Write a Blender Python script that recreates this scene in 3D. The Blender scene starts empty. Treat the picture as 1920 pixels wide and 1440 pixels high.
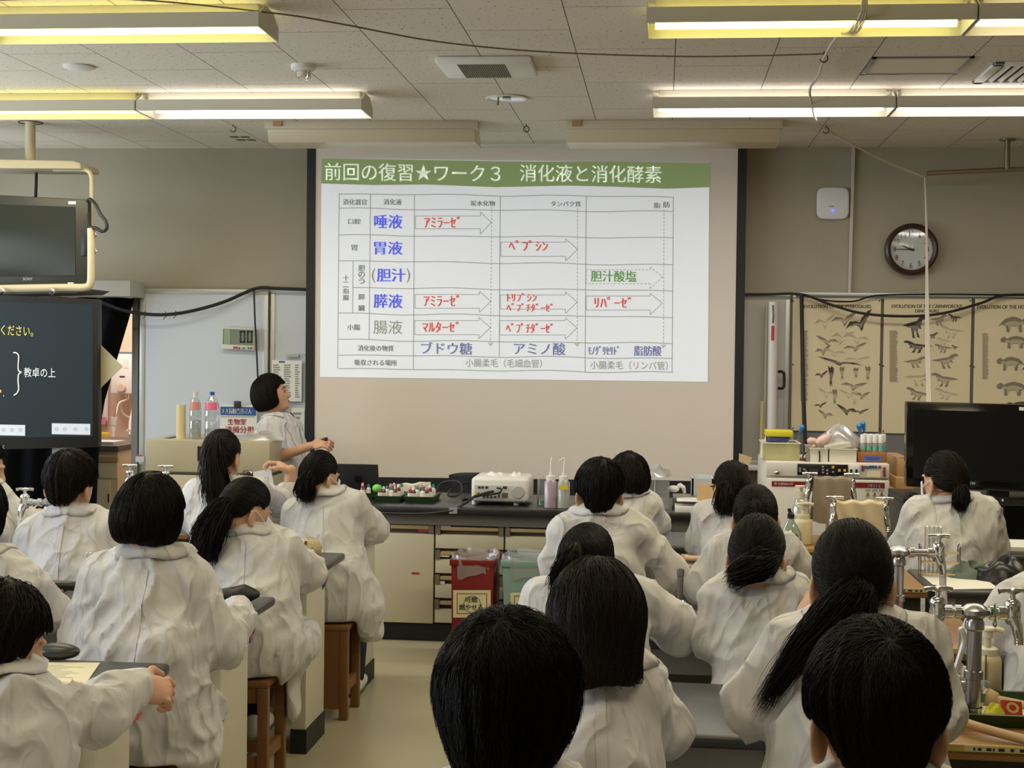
import bpy, bmesh, math, random
import numpy as np
from mathutils import Vector, Matrix

S = bpy.context.scene
COL = S.collection
PI = math.pi
random.seed(7)
RNG = np.random.default_rng(11)

# ---------------------------------------------------------------- camera
F = 2700.0
YAW, PITCH, ROLL = .1038, .0228, .0135
CAMZ = 1.68
CEIL, YW = 3.08, 9.90          # ceiling height, front wall distance
_f = Vector((-math.sin(YAW) * math.cos(PITCH), math.cos(YAW) * math.cos(PITCH), -math.sin(PITCH)))
_r0 = Vector((math.cos(YAW), math.sin(YAW), 0)); _u0 = _r0.cross(_f)
_R = _r0 * math.cos(ROLL) + _u0 * math.sin(ROLL); _U = _u0 * math.cos(ROLL) - _r0 * math.sin(ROLL)
cam = bpy.data.cameras.new('camera'); camo = bpy.data.objects.new('camera', cam); COL.objects.link(camo)
M = Matrix.Identity(4)
for i in range(3):
    M[i][0] = _R[i]; M[i][1] = _U[i]; M[i][2] = -_f[i]
M[2][3] = CAMZ
camo.matrix_world = M
cam.sensor_width = 36; cam.lens = F / 1920 * 36; cam.clip_start = .05
S.camera = camo

# ---------------------------------------------------------------- colour management, world, daylight
S.view_settings.view_transform = 'Standard'; S.view_settings.look = 'None'
S.view_settings.exposure = .35; S.view_settings.gamma = 1; S.view_settings.use_curve_mapping = False
S.cycles.use_denoising = True
S.cycles.max_bounces = 7; S.cycles.diffuse_bounces = 4; S.cycles.glossy_bounces = 3
S.cycles.transparent_max_bounces = 24; S.cycles.transmission_bounces = 4
S.cycles.sample_clamp_indirect = 4.0
S.cycles.caustics_reflective = False; S.cycles.caustics_refractive = False
W = bpy.data.worlds.new('sky'); S.world = W; W.use_nodes = True
_bg = W.node_tree.nodes['Background']; _bg.inputs[0].default_value = (.75, .87, 1, 1); _bg.inputs[1].default_value = 1.2

def area_light(name, loc, direction, sx, sy, power, color):
    l = bpy.data.lights.new(name, 'AREA'); l.shape = 'RECTANGLE'; l.size = sx; l.size_y = sy
    l.energy = power; l.color = color
    o = bpy.data.objects.new(name, l); COL.objects.link(o); o.location = loc
    o.rotation_euler = Vector(direction).to_track_quat('-Z', 'Y').to_euler()
    return o
# daylight coming through the windows of the left wall (one lamp in each window opening)
WIN = [(1.2, 3.6), (4.2, 6.6), (7.0, 9.2)]
for a, b in WIN:
    area_light('window_daylight', (-5.52, (a + b) / 2, 1.9), (1, 0, -.18), b - a, 1.5, 50, (.83, .92, 1))
# daylight in the preparation room behind the front wall
area_light('preparation_room_daylight', (-4.3, 11.0, 2.6), (0.35, .6, -.75), 1.0, 1.0, 26, (1, .95, .9))

# ---------------------------------------------------------------- pixel -> point of the room
def P(px, py, Y=None, Z=None, X=None):
    d = _f + _R * ((px - 960) / F) - _U * ((py - 720) / F)
    if Y is not None: t = Y / d.y
    elif Z is not None: t = (Z - CAMZ) / d.z
    else: t = X / d.x
    return Vector((0, 0, CAMZ)) + d * t

# ---------------------------------------------------------------- materials
def lin(c):
    return tuple(((v / 255) / 12.92 if v / 255 <= .04045 else ((v / 255 + .055) / 1.055) ** 2.4) for v in c[:3])
MATS = {}
def mat(name, rgb, rough=.6, metal=0., noise=None, bump=None, spec=.5, emit=None, sheen=0, coat=0):
    """rgb in 0-255 sRGB; noise=(scale, amount) mottles the colour; bump=(scale, strength)"""
    if name in MATS: return MATS[name]
    m = bpy.data.materials.new(name); m.use_nodes = True; nt = m.node_tree
    b = nt.nodes['Principled BSDF']; c = lin(rgb)
    b.inputs['Base Color'].default_value = (*c, 1); b.inputs['Roughness'].default_value = rough
    b.inputs['Metallic'].default_value = metal; b.inputs['Specular IOR Level'].default_value = spec
    if sheen: b.inputs['Sheen Weight'].default_value = sheen
    if coat: b.inputs['Coat Weight'].default_value = coat
    if emit:
        b.inputs['Emission Color'].default_value = (*lin(emit[0]), 1); b.inputs['Emission Strength'].default_value = emit[1]
    if noise or bump:
        tc = nt.nodes.new('ShaderNodeTexCoord')
    if noise:
        n = nt.nodes.new('ShaderNodeTexNoise'); n.inputs['Scale'].default_value = noise[0]; n.inputs['Detail'].default_value = 4
        nt.links.new(tc.outputs['Object'], n.inputs['Vector'])
        mx = nt.nodes.new('ShaderNodeMix'); mx.data_type = 'RGBA'
        mx.inputs['A'].default_value = (*[v * (1 - noise[1]) for v in c], 1)
        mx.inputs['B'].default_value = (*[min(1, v * (1 + noise[1])) for v in c], 1)
        nt.links.new(n.outputs['Fac'], mx.inputs['Factor']); nt.links.new(mx.outputs['Result'], b.inputs['Base Color'])
    if bump:
        n = nt.nodes.new('ShaderNodeTexNoise'); n.inputs['Scale'].default_value = bump[0]; n.inputs['Detail'].default_value = 3
        nt.links.new(tc.outputs['Object'], n.inputs['Vector'])
        bp = nt.nodes.new('ShaderNodeBump'); bp.inputs['Strength'].default_value = bump[1]; bp.inputs['Distance'].default_value = .01
        nt.links.new(n.outputs['Fac'], bp.inputs['Height']); nt.links.new(bp.outputs['Normal'], b.inputs['Normal'])
    MATS[name] = m
    return m
def clear(name, rgb=(235, 240, 240), gloss=.12, opacity=.08, rough=.08):
    """thin clear plastic or glass: see-through with a mirror-like sheen at its edges"""
    if name in MATS: return MATS[name]
    m = bpy.data.materials.new(name); m.use_nodes = True; nt = m.node_tree; nt.nodes.clear()
    out = nt.nodes.new('ShaderNodeOutputMaterial'); tr = nt.nodes.new('ShaderNodeBsdfTransparent'); gl = nt.nodes.new('ShaderNodeBsdfGlossy')
    df = nt.nodes.new('ShaderNodeBsdfDiffuse'); lw = nt.nodes.new('ShaderNodeLayerWeight'); lw.inputs['Blend'].default_value = .35
    c = lin(rgb); tr.inputs[0].default_value = (*[.55 + .45 * v for v in c], 1); gl.inputs[0].default_value = (1, 1, 1, 1)
    gl.inputs['Roughness'].default_value = rough; df.inputs[0].default_value = (*c, 1)
    m1 = nt.nodes.new('ShaderNodeMixShader'); m1.inputs[0].default_value = opacity
    m2 = nt.nodes.new('ShaderNodeMixShader'); ml = nt.nodes.new('ShaderNodeMath'); ml.operation = 'MULTIPLY_ADD'
    ml.inputs[1].default_value = .55; ml.inputs[2].default_value = gloss * .4
    nt.links.new(lw.outputs['Facing'], ml.inputs[0]); nt.links.new(ml.outputs[0], m2.inputs[0])
    nt.links.new(tr.outputs[0], m1.inputs[1]); nt.links.new(df.outputs[0], m1.inputs[2])
    nt.links.new(m1.outputs[0], m2.inputs[1]); nt.links.new(gl.outputs[0], m2.inputs[2]); nt.links.new(m2.outputs[0], out.inputs[0])
    MATS[name] = m
    return m
def lamp(name, rgb, strength):
    if name in MATS: return MATS[name]
    m = bpy.data.materials.new(name); m.use_nodes = True; nt = m.node_tree; nt.nodes.clear()
    out = nt.nodes.new('ShaderNodeOutputMaterial'); e = nt.nodes.new('ShaderNodeEmission')
    e.inputs[0].default_value = (*lin(rgb), 1); e.inputs[1].default_value = strength
    nt.links.new(e.outputs[0], out.inputs[0]); MATS[name] = m
    return m

# ---------------------------------------------------------------- mesh building
class MB:
    def __init__(s): s.v = []; s.f = []
    def add(s, vs, fs):
        o = len(s.v); s.v += [tuple(v) for v in vs]; s.f += [tuple(i + o for i in f) for f in fs]; return s
    def boxc(s, x0, x1, y0, y1, z0, z1):
        x0, x1 = min(x0, x1), max(x0, x1); y0, y1 = min(y0, y1), max(y0, y1); z0, z1 = min(z0, z1), max(z0, z1)
        return s.add([(x0, y0, z0), (x1, y0, z0), (x1, y1, z0), (x0, y1, z0), (x0, y0, z1), (x1, y0, z1), (x1, y1, z1), (x0, y1, z1)],
                     [(0, 3, 2, 1), (4, 5, 6, 7), (0, 1, 5, 4), (1, 2, 6, 5), (2, 3, 7, 6), (3, 0, 4, 7)])
    def box(s, c, size, R=None):
        c = Vector(c); h = Vector(size) / 2; vs = []
        for z in (-1, 1):
            for x, y in ((-1, -1), (1, -1), (1, 1), (-1, 1)):
                v = Vector((x * h.x, y * h.y, z * h.z)); vs.append(c + (R @ v if R else v))
        return s.add(vs, [(0, 3, 2, 1), (4, 5, 6, 7), (0, 1, 5, 4), (1, 2, 6, 5), (2, 3, 7, 6), (3, 0, 4, 7)])
    def px(s, x0, y0, x1, y1, Y, d):
        """box whose front face fills the given part of the view at distance Y, d deep"""
        a = P(x0, y1, Y=Y); b = P(x1, y0, Y=Y)
        return s.boxc(a.x, b.x, Y, Y + d, a.z, b.z)
    def prism(s, pts, vec):
        n = len(pts); v = Vector(vec)
        s.add([Vector(p) for p in pts] + [Vector(p) + v for p in pts],
              [tuple(range(n)), tuple(range(2 * n - 1, n - 1, -1))] + [(i, i + n, (i + 1) % n + n, (i + 1) % n) for i in range(n)])
        return s
    def poly(s, pts): return s.add(pts, [tuple(range(len(pts)))])
    def cyl(s, a, b, r, r2=None, n=16):
        a = Vector(a); b = Vector(b); r2 = r if r2 is None else r2
        w = (b - a).normalized(); u = w.orthogonal().normalized(); t = w.cross(u)
        vs = []
        for c, q in ((a, r), (b, r2)):
            for i in range(n):
                k = 2 * PI * i / n; vs.append(c + (u * math.cos(k) + t * math.sin(k)) * q)
        return s.add(vs, [(i, (i + 1) % n, (i + 1) % n + n, i + n) for i in range(n)] + [tuple(range(n - 1, -1, -1)), tuple(range(n, 2 * n))])
    def lathe(s, prof, c=(0, 0, 0), n=24, axis=(0, 0, 1)):
        c = Vector(c); w = Vector(axis).normalized(); u = w.orthogonal().normalized(); t = w.cross(u); vs = []; fs = []
        for r, z in prof:
            for i in range(n):
                k = 2 * PI * i / n; vs.append(c + w * z + (u * math.cos(k) + t * math.sin(k)) * max(r, 1e-4))
        for j in range(len(prof) - 1):
            for i in range(n):
                fs.append((j * n + i, j * n + (i + 1) % n, (j + 1) * n + (i + 1) % n, (j + 1) * n + i))
        return s.add(vs, fs)
    def tube(s, path, r, n=8, smooth=0, rs=None):
        p = [Vector(q) for q in path]
        if smooth:
            q = []
            for i in range(len(p) - 1):
                a, b, c, d = p[max(i - 1, 0)], p[i], p[i + 1], p[min(i + 2, len(p) - 1)]
                for k in range(smooth):
                    t = k / smooth
                    q.append(.5 * ((2 * b) + (c - a) * t + (2 * a - 5 * b + 4 * c - d) * t * t + (3 * b - a - 3 * c + d) * t ** 3))
            q.append(p[-1])
            if rs: rs = [np.interp(i / (len(q) - 1) * (len(rs) - 1), range(len(rs)), rs) for i in range(len(q))]
            p = q
        vs = []; u = None
        for i, c in enumerate(p):
            w = (p[min(i + 1, len(p) - 1)] - p[max(i - 1, 0)]).normalized()
            if u is None: u = w.orthogonal().normalized()
            u = (u - w * u.dot(w)).normalized(); t = w.cross(u); q = rs[i] if rs else r
            for k in range(n):
                a = 2 * PI * k / n; vs.append(c + (u * math.cos(a) + t * math.sin(a)) * q)
        m = len(p)
        fs = [(i * n + k, i * n + (k + 1) % n, (i + 1) * n + (k + 1) % n, (i + 1) * n + k) for i in range(m - 1) for k in range(n)]
        return s.add(vs, fs + [tuple(range(n - 1, -1, -1)), tuple(range((m - 1) * n, m * n))])
    def ell(s, c, r, nu=20, nv=12, R=None):
        c = Vector(c); vs = []; fs = []
        for j in range(nv + 1):
            th = PI * j / nv
            for i in range(nu):
                k = 2 * PI * i / nu
                v = Vector((r[0] * math.sin(th) * math.cos(k), r[1] * math.sin(th) * math.sin(k), r[2] * math.cos(th)))
                vs.append(c + (R @ v if R else v))
        for j in range(nv):
            for i in range(nu): fs.append((j * nu + i, (j + 1) * nu + i, (j + 1) * nu + (i + 1) % nu, j * nu + (i + 1) % nu))
        return s.add(vs, fs)
    def grid(s, fn, nu, nv):
        vs = [fn(i / nu, j / nv) for j in range(nv + 1) for i in range(nu + 1)]
        return s.add(vs, [(j * (nu + 1) + i, j * (nu + 1) + i + 1, (j + 1) * (nu + 1) + i + 1, (j + 1) * (nu + 1) + i) for j in range(nv) for i in range(nu)])
    def build(s, name, m, parent=None, bevel=0, seg=2, smooth=True, ang=38, solid=0):
        me = bpy.data.meshes.new(name); me.from_pydata([tuple(v) for v in s.v], [], s.f)
        bm = bmesh.new(); bm.from_mesh(me)
        if solid:
            bmesh.ops.solidify(bm, geom=bm.faces[:], thickness=solid)
        bmesh.ops.recalc_face_normals(bm, faces=bm.faces)
        if bevel:
            e = [e for e in bm.edges if len(e.link_faces) == 2 and e.calc_face_angle(0) > .5]
            bmesh.ops.bevel(bm, geom=e, offset=bevel, segments=seg, affect='EDGES', profile=.5, clamp_overlap=True)
        bm.to_mesh(me); bm.free()
        return link(name, me, m, parent, smooth, ang)
def link(name, me, m, parent=None, smooth=True, ang=38):
    if smooth and len(me.polygons):
        me.polygons.foreach_set('use_smooth', np.ones(len(me.polygons), bool))
        if ang: me.set_sharp_from_angle(angle=math.radians(ang))
    if m: me.materials.append(m)
    o = bpy.data.objects.new(name, me); COL.objects.link(o)
    if parent is not None:
        o.parent = parent; o.matrix_parent_inverse = wm(parent).inverted()
    else:
        n = len(me.vertices); co = np.empty(n * 3); me.vertices.foreach_get('co', co); co = co.reshape(-1, 3)
        c = (co.max(0) + co.min(0)) / 2; c[2] = co[:, 2].min()
        me.vertices.foreach_set('co', (co - c).ravel()); o.location = c
    return o
def wm(o):
    m = Matrix.LocRotScale(o.location, o.rotation_euler, o.scale)
    return (wm(o.parent) @ o.matrix_parent_inverse @ m) if o.parent else m
def tag(o, label=None, cat=None, group=None, kind=None):
    if label: o['label'] = label
    if cat: o['category'] = cat
    if group: o['group'] = group
    if kind: o['kind'] = kind
    return o
def thing(name, label, cat, loc=(0, 0, 0), group=None, rz=0):
    o = bpy.data.objects.new(name, None); COL.objects.link(o); o.location = loc; o.rotation_euler = (0, 0, rz); o.empty_display_size = .1
    return tag(o, label, cat, group)
def struct(o): o['kind'] = 'structure'; return o
def copy_tree(o, parent=None):
    c = o.copy(); COL.objects.link(c)
    if parent is not None: c.parent = parent
    for ch in list(o.children): copy_tree(ch, c)
    return c

_TX = {}
def glyphs(s, bold=0):
    """the outline of a line of writing as flat mesh data in the unit square of its own bounding box"""
    k = (s, bold)
    if k not in _TX:
        cu = bpy.data.curves.new('txt', 'FONT'); cu.body = s; cu.size = 1; cu.offset = bold; cu.resolution_u = 3
        o = bpy.data.objects.new('txt', cu); COL.objects.link(o)
        bpy.context.view_layer.update()
        me = bpy.data.meshes.new_from_object(o.evaluated_get(bpy.context.evaluated_depsgraph_get()))
        v = np.array([q.co[:2] for q in me.vertices]) if len(me.vertices) else np.zeros((1, 2)); fs = [tuple(p.vertices) for p in me.polygons]
        lo = v.min(0); hi = v.max(0); _TX[k] = ((v - lo) / np.maximum(hi - lo, 1e-6), fs)
        bpy.data.objects.remove(o); bpy.data.curves.remove(cu); bpy.data.meshes.remove(me)
    return _TX[k]
def text(mb, s, fn, bold=0):
    """adds writing to mb; fn maps (u, v) of the writing's box, v upwards, to a point of the room"""
    v, f = glyphs(s, bold)
    mb.add([fn(u, w) for u, w in v], f); return mb
def on_wall(x0, y0, x1, y1, Y, slope=0):
    def fn(u, v):
        x = x0 + (x1 - x0) * u
        return P(x, y1 + (y0 - y1) * v + slope * (x - x0), Y=Y)
    return fn
# ---------------------------------------------------------------- the room
def ceiling_mat():
    m = mat('ceiling_tile', (222, 214, 198), .9); nt = m.node_tree; b = nt.nodes['Principled BSDF']; L = nt.links.new
    tc = nt.nodes.new('ShaderNodeNewGeometry'); sx = nt.nodes.new('ShaderNodeSeparateXYZ'); L(tc.outputs['Position'], sx.inputs[0])
    cb = nt.nodes.new('ShaderNodeCombineXYZ')
    ay = nt.nodes.new('ShaderNodeMath'); ay.operation = 'ADD'; ay.inputs[1].default_value = 10 * .82 - 5.87 + .82
    ax = nt.nodes.new('ShaderNodeMath'); ax.operation = 'ADD'; ax.inputs[1].default_value = 20 * .459 + .8815
    L(sx.outputs['Y'], ay.inputs[0]); L(sx.outputs['X'], ax.inputs[0]); L(ay.outputs[0], cb.inputs[0]); L(ax.outputs[0], cb.inputs[1])
    br = nt.nodes.new('ShaderNodeTexBrick'); br.offset = .5; br.inputs['Scale'].default_value = 1
    br.inputs['Brick Width'].default_value = .82; br.inputs['Row Height'].default_value = .459; br.inputs['Mortar Size'].default_value = .0028
    br.inputs['Mortar Smooth'].default_value = .3
    c = lin((222, 214, 198)); br.inputs['Color1'].default_value = (*c, 1); br.inputs['Color2'].default_value = (*[v * .965 for v in c], 1)
    br.inputs['Mortar'].default_value = (*lin((95, 88, 78)), 1); L(cb.outputs[0], br.inputs['Vector'])
    mp = nt.nodes.new('ShaderNodeMapping'); mp.inputs['Scale'].default_value = (75, 38, 75); mp.inputs['Rotation'].default_value = (0, 0, .5); L(tc.outputs['Position'], mp.inputs[0])
    n = nt.nodes.new('ShaderNodeTexNoise'); n.inputs['Scale'].default_value = 1; n.inputs['Detail'].default_value = 1; L(mp.outputs[0], n.inputs['Vector'])
    rp = nt.nodes.new('ShaderNodeValToRGB'); rp.color_ramp.elements[0].position = .29; rp.color_ramp.elements[0].color = (.45, .43, .4, 1)
    rp.color_ramp.elements[1].position = .335; rp.color_ramp.elements[1].color = (1, 1, 1, 1); L(n.outputs['Fac'], rp.inputs[0])
    mx = nt.nodes.new('ShaderNodeMix'); mx.data_type = 'RGBA'; mx.blend_type = 'MULTIPLY'; mx.inputs['Factor'].default_value = 1
    L(br.outputs['Color'], mx.inputs['A']); L(rp.outputs[0], mx.inputs['B']); L(mx.outputs['Result'], b.inputs['Base Color'])
    return m
WALL = mat('wall_paint', (166, 158, 138), .85, noise=(3, .04), bump=(220, .12))
FLOOR = mat('floor_vinyl', (176, 168, 140), .28, noise=(2.2, .14), spec=.5)
BLACK = mat('black_plastic', (16, 16, 17), .42)
WHITE = mat('white_plastic', (226, 224, 218), .45)
CREAM = mat('cream_paint', (214, 206, 182), .45)
CHROME = mat('chrome', (225, 226, 228), .12, 1)
STEEL = mat('steel', (150, 150, 150), .3, 1)
DARK = mat('dark_grey', (50, 50, 52), .5)
PAPER = mat('paper', (232, 230, 222), .8)
INK = mat('ink', (45, 44, 44), .8)
XL, XR, YB = -5.5, 4.2, -1.6
xo = P(258, 700, Y=YW).x          # right edge of the opening to the preparation room
struct(MB().boxc(XL - .2, XR + .2, YB - .2, 13.2, -.1, 0).build('floor', FLOOR))
struct(MB().boxc(XL - .2, XR + .2, YB - .2, 13.2, CEIL, CEIL + .1).build('ceiling', ceiling_mat()))
ztop = P(150, 536, Y=YW).z
w = MB(); w.boxc(xo, XR, YW, YW + .12, 0, CEIL); w.boxc(XL, xo, YW, YW + .12, ztop, CEIL)
struct(w.build('wall_front', WALL, smooth=False))
struct(MB().boxc(XR, XR + .15, YB, YW, 0, CEIL).build('wall_right', WALL, smooth=False))
struct(MB().boxc(XL, XR, YB - .15, YB, 0, CEIL).build('wall_back', WALL, smooth=False))
w = MB(); w.boxc(XL - .15, XL, YB, YW, 0, 1.0); w.boxc(XL - .15, XL, YB, YW, 2.75, CEIL)
ys = [YB] + [q for p in WIN for q in p] + [YW]
for i in range(0, len(ys), 2): w.boxc(XL - .15, XL, ys[i], ys[i + 1], 1.0, 2.75)
struct(w.build('wall_left', WALL, smooth=False))
for i, (a, b) in enumerate(WIN):
    fr = MB()
    for z in (1.0, 2.71): fr.boxc(XL - .1, XL - .04, a, b, z, z + .04)
    for y in (a, (a + b) / 2 - .02, b - .04): fr.boxc(XL - .1, XL - .04, y, y + .04, 1.0, 2.75)
    struct(fr.build('window_%d' % (i + 1), mat('aluminium', (170, 170, 172), .35, .8)))
# preparation room behind the opening
PEACH = mat('peach_wall', (233, 204, 178), .8)
struct(MB().boxc(XL, xo + .6, 12.2, 12.3, 0, CEIL).build('wall_preparation_room', PEACH, smooth=False))
struct(MB().boxc(xo + .45, xo + .6, YW + .12, 12.2, 0, CEIL).build('wall_preparation_side', PEACH, smooth=False))
struct(MB().boxc(XL - .15, XL, YW + .12, 12.3, 0, CEIL).build('wall_preparation_left', PEACH, smooth=False))
# opening trim
struct(MB().boxc(xo - .035, xo + .01, YW - .02, YW + .13, 0, ztop).build('trim_1', mat('grey_metal', (120, 120, 118), .45)))
struct(MB().boxc(xo, XR, YW - .015, YW, 0, .1).build('baseboard_front', BLACK))
struct(MB().boxc(XR - .015, XR, YB, YW - .02, 0, .1).build('baseboard_right', BLACK))

# ---------------------------------------------------------------- fluorescent ceiling lights
LW = mat('lamp_housing', (205, 200, 182), .5); TUBES = {}
def fixture(x0, x1, y, tint, label):
    """twin tube light: spine under the ceiling, two tubes, two hanging side panels and end plates"""
    t = thing('fluorescent_light', label, 'ceiling light', ((x0 + x1) / 2, y, CEIL - .12), 'fluorescent ceiling lights')
    x0 += .006; x1 -= .006; hw = .145
    MB().boxc(x0 + .03, x1 - .03, y - .05, y + .05, CEIL - .05, CEIL).build('housing', LW, t, bevel=.004)
    for s in (-1, 1):
        m = MB(); m.boxc(x0, x1, y + s * hw - .003, y + s * hw + .003, CEIL - .115, CEIL - .055); m.build('side_panel', LW, t)
    for a in (x0, x1):
        m = MB(); m.prism([(a - .003, y - hw, CEIL - .115), (a - .003, y + hw, CEIL - .115), (a - .003, y + hw, CEIL - .06), (a - .003, y + .06, CEIL - .012), (a - .003, y - .06, CEIL - .012), (a - .003, y - hw, CEIL - .06)], (.006, 0, 0))
        m.build('end_plate', LW, t)
    for s in (-1, 1):
        MB().cyl((x0 + .03, y + s * .078, CEIL - .078), (x1 - .03, y + s * .078, CEIL - .078), .015, n=8).build('tube', TUBES[tint][0], t)
    l = area_light('tube_light', ((x0 + x1) / 2, y, CEIL - .112), (0, 0, -1), x1 - x0 - .06, .24, TUBES[tint][2], TUBES[tint][1])   # the light the two tubes give off
    l.parent = t; l.matrix_parent_inverse = wm(t).inverted()
    return t
EM = 4
TUBES['yellow'] = (lamp('tube_yellow', (255, 243, 138), EM), (1, .90, .58), 11); TUBES['white'] = (lamp('tube_white', (255, 246, 240), EM * 1.5), (1, .93, .85), 11.5)
TUBES['warm'] = (lamp('tube_warm', (255, 240, 190), EM), (1, .87, .60), 11)
YA, YBK = 5.80, 7.78
xl2 = P(690, 210, Y=YBK).x; xl1 = P(506, 60, Y=YA).x; xr2 = P(1222, 210, Y=YBK).x; xr1 = P(1211, 60, Y=YA).x
LL = 1.26
fixture(xl2 - LL, xl2, YBK, 'white', 'white glowing fluorescent ceiling light ending near the screen, left side')
fixture(xl2 - 2 * LL, xl2 - LL, YBK, 'yellow', 'yellowish fluorescent ceiling light above the hanging tube television')
fixture(xl1 - LL, xl1, YA, 'yellow', 'yellowish fluorescent ceiling light at the top left corner of the view')
fixture(xr2, xr2 + LL, YBK, 'white', 'white fluorescent ceiling light crossed by the hanging white cord')
fixture(xr2 + LL, xr2 + 2 * LL, YBK, 'white', 'white fluorescent ceiling light beside the slatted air vent')
fixture(xr1, xr1 + LL, YA, 'yellow', 'yellowish fluorescent ceiling light wrapped by a thin cable, top right')
fixture(xr1 + LL, xr1 + 2 * LL, YA, 'warm', 'warm fluorescent ceiling light at the top right corner of the view')
for y in (3.85, 1.9):
    for x in (xl1 - LL, xr1):
        fixture(x, x + LL, y, 'warm', 'fluorescent ceiling light over the rear %s benches, %s row' % ('left' if x < -1 else 'right', 'third' if y > 3 else 'fourth'))

# ---------------------------------------------------------------- things on the ceiling
t = thing('ceiling_exhaust_unit', 'white ceiling exhaust unit with a dusty grey grille', 'ventilation unit', P(912, 130, Z=3.05))
y0 = P(912, 118, Z=3.045).y; y1 = P(925, 147, Z=3.045).y; x0 = P(838, 147, Z=3.045).x; x1 = P(1009, 147, Z=3.045).x
MB().boxc(x0, x1, y0, y1, 3.045, CEIL).build('frame', WHITE, t, bevel=.012)
m = MB(); m.boxc(x0 + .1, x1 - .13, y0 + .035, y1 - .03, 3.043, 3.046); m.build('filter', mat('dusty_filter', (120, 113, 98), .9, noise=(5, .45)), t)
m = MB()
for i in range(22):
    x = x0 + .1 + (x1 - x0 - .23) * (i + .5) / 22; m.boxc(x - .002, x + .002, y0 + .035, y1 - .03, 3.040, 3.0435)
m.build('grille', mat('grille_beige', (150, 143, 126), .7), t)
c = P(950, 183, Z=3.08)
t = thing('downlight', 'round chrome recessed downlight with a small pull tag', 'ceiling light', c)
MB().lathe([(.112, 0), (.118, -.006), (.108, -.01), (.098, -.006), (.09, -.001)], c, 32).build('rim', WHITE, t)
MB().lathe([(.098, -.004), (.075, -.0015), (.02, -.001)], c, 32).build('reflector', CHROME, t)
MB().box(c + Vector((0, 0, -.006)), (.045, .045, .008)).build('lamp_cover', WHITE, t, bevel=.003)
MB().cyl(c + Vector((-.04, -.05, -.004)), c + Vector((-.043, -.05, -.05)), .004, .007, 8).build('pull_tag', mat('tan_wood', (150, 120, 80), .6), t)
c = P(148, 124, Z=3.08)
tag(MB().lathe([(.075, 0), (.078, -.008), (.06, -.016), (.02, -.02), (0, -.02)], c, 28).build('speaker_disc', WHITE), 'small round white disc on the ceiling between two light rows', 'smoke detector')
c = P(569, 122, Z=3.08)
t = thing('heat_detector', 'white round heat detector with a wire guard on the ceiling', 'smoke detector', c)
MB().lathe([(.06, 0), (.062, -.02), (.045, -.03), (.03, -.034)], c, 24).build('base', WHITE, t)
MB().lathe([(.034, -.034), (.03, -.06), (.012, -.064), (0, -.064)], c, 18).build('sensor', CREAM, t)
for i in range(4):
    k = PI / 4 + i * PI / 2; d = Vector((math.cos(k), math.sin(k), 0))
    MB().tube([c + d * .04 + Vector((0, 0, -.03)), c + d * .04 + Vector((0, 0, -.062)), c + d * .02 + Vector((0, 0, -.072))], .0025, 6).build('guard_wire', CHROME, t)
# access hatch, slatted vent, slots
y0 = P(1700, 108, Z=3.075).y; y1 = P(1720, 140, Z=3.075).y; x0 = P(1614, 140, Z=3.075).x; x1 = P(1793, 140, Z=3.075).x
t = thing('ceiling_hatch', 'square access hatch in the ceiling with a grey metal rim', 'hatch', ((x0 + x1) / 2, (y0 + y1) / 2, 3.075))
m = MB(); e = .02
for a in ((x0, x1, y0, y0 + e), (x0, x1, y1 - e, y1), (x0, x0 + e, y0, y1), (x1 - e, x1, y0, y1)): m.boxc(*a, 3.073, CEIL)
m.build('rim', mat('grey_metal', 0), t)
MB().boxc(x0 + e, x1 - e, y0 + e, y1 - e, 3.077, CEIL).build('panel', mat('hatch_panel', (222, 214, 198), .9), t)
y0 = P(1880, 119, Z=3.07).y; y1 = P(1880, 156, Z=3.07).y; x0 = P(1823, 156, Z=3.07).x; x1 = x0 + .62
t = thing('air_vent', 'slatted white air conditioning vent at the right edge of the ceiling', 'air vent', ((x0 + x1) / 2, (y0 + y1) / 2, 3.07))
m = MB(); e = .05
for a in ((x0, x1, y0, y0 + e), (x0, x1, y1 - e, y1), (x0, x0 + e, y0, y1), (x1 - e, x1, y0, y1)): m.boxc(*a, 3.065, CEIL)
m.build('frame', WHITE, t, bevel=.004)
MB().boxc(x0 + e, x1 - e, y0 + e, y1 - e, 3.0765, CEIL).build('duct', mat('duct_dark', (30, 27, 24), .9), t)
n = 11
for i in range(n):
    x = x0 + e + (x1 - x0 - 2 * e) * (i + .5) / n
    MB().box((x, (y0 + y1) / 2, 3.069), (.026, y1 - y0 - 2 * e, .003), Matrix.Rotation(.35, 3, 'Y')).build('slat', WHITE, t)
t = thing('slot_vent', 'two rows of short dark vent slots in the ceiling by the hook', 'air vent', P(455, 258, Z=CEIL))
for dx, py in ((0, 255.5), (12, 261)):
    for k in (0, 20):
        q = P(430 + dx + k, py, Z=CEIL); MB().boxc(q.x, q.x + .055, q.y, q.y + .05, CEIL - .003, CEIL).build('slot', mat('slot_dark', (96, 88, 76), .7), t)
def hook(px, py, label, closed=False):
    c = P(px, py - 7, Z=CEIL); r = .018
    pts = [c, c + Vector((0, 0, -.012))] + [c + Vector((r * math.sin(k), 0, -.03 - r * (1 - 0) * -math.cos(k) - 0)) for k in np.linspace(0, 2 * PI * (1 if closed else .72), 12)]
    return tag(MB().tube(pts, .0035, 6).build('ceiling_hook', mat('hook_metal', (90, 80, 66), .4, .6)), label, 'hook')
hook(437, 240, 'small metal hook in the ceiling left of the screen'); hook(987, 240, 'small metal ring hook in the ceiling above the screen centre', True)
hook(1545, 104, 'metal ceiling hook holding the thin wire and white cord'); hook(1549, 242, 'metal ceiling hook where the white cord turns towards the wall')
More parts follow.
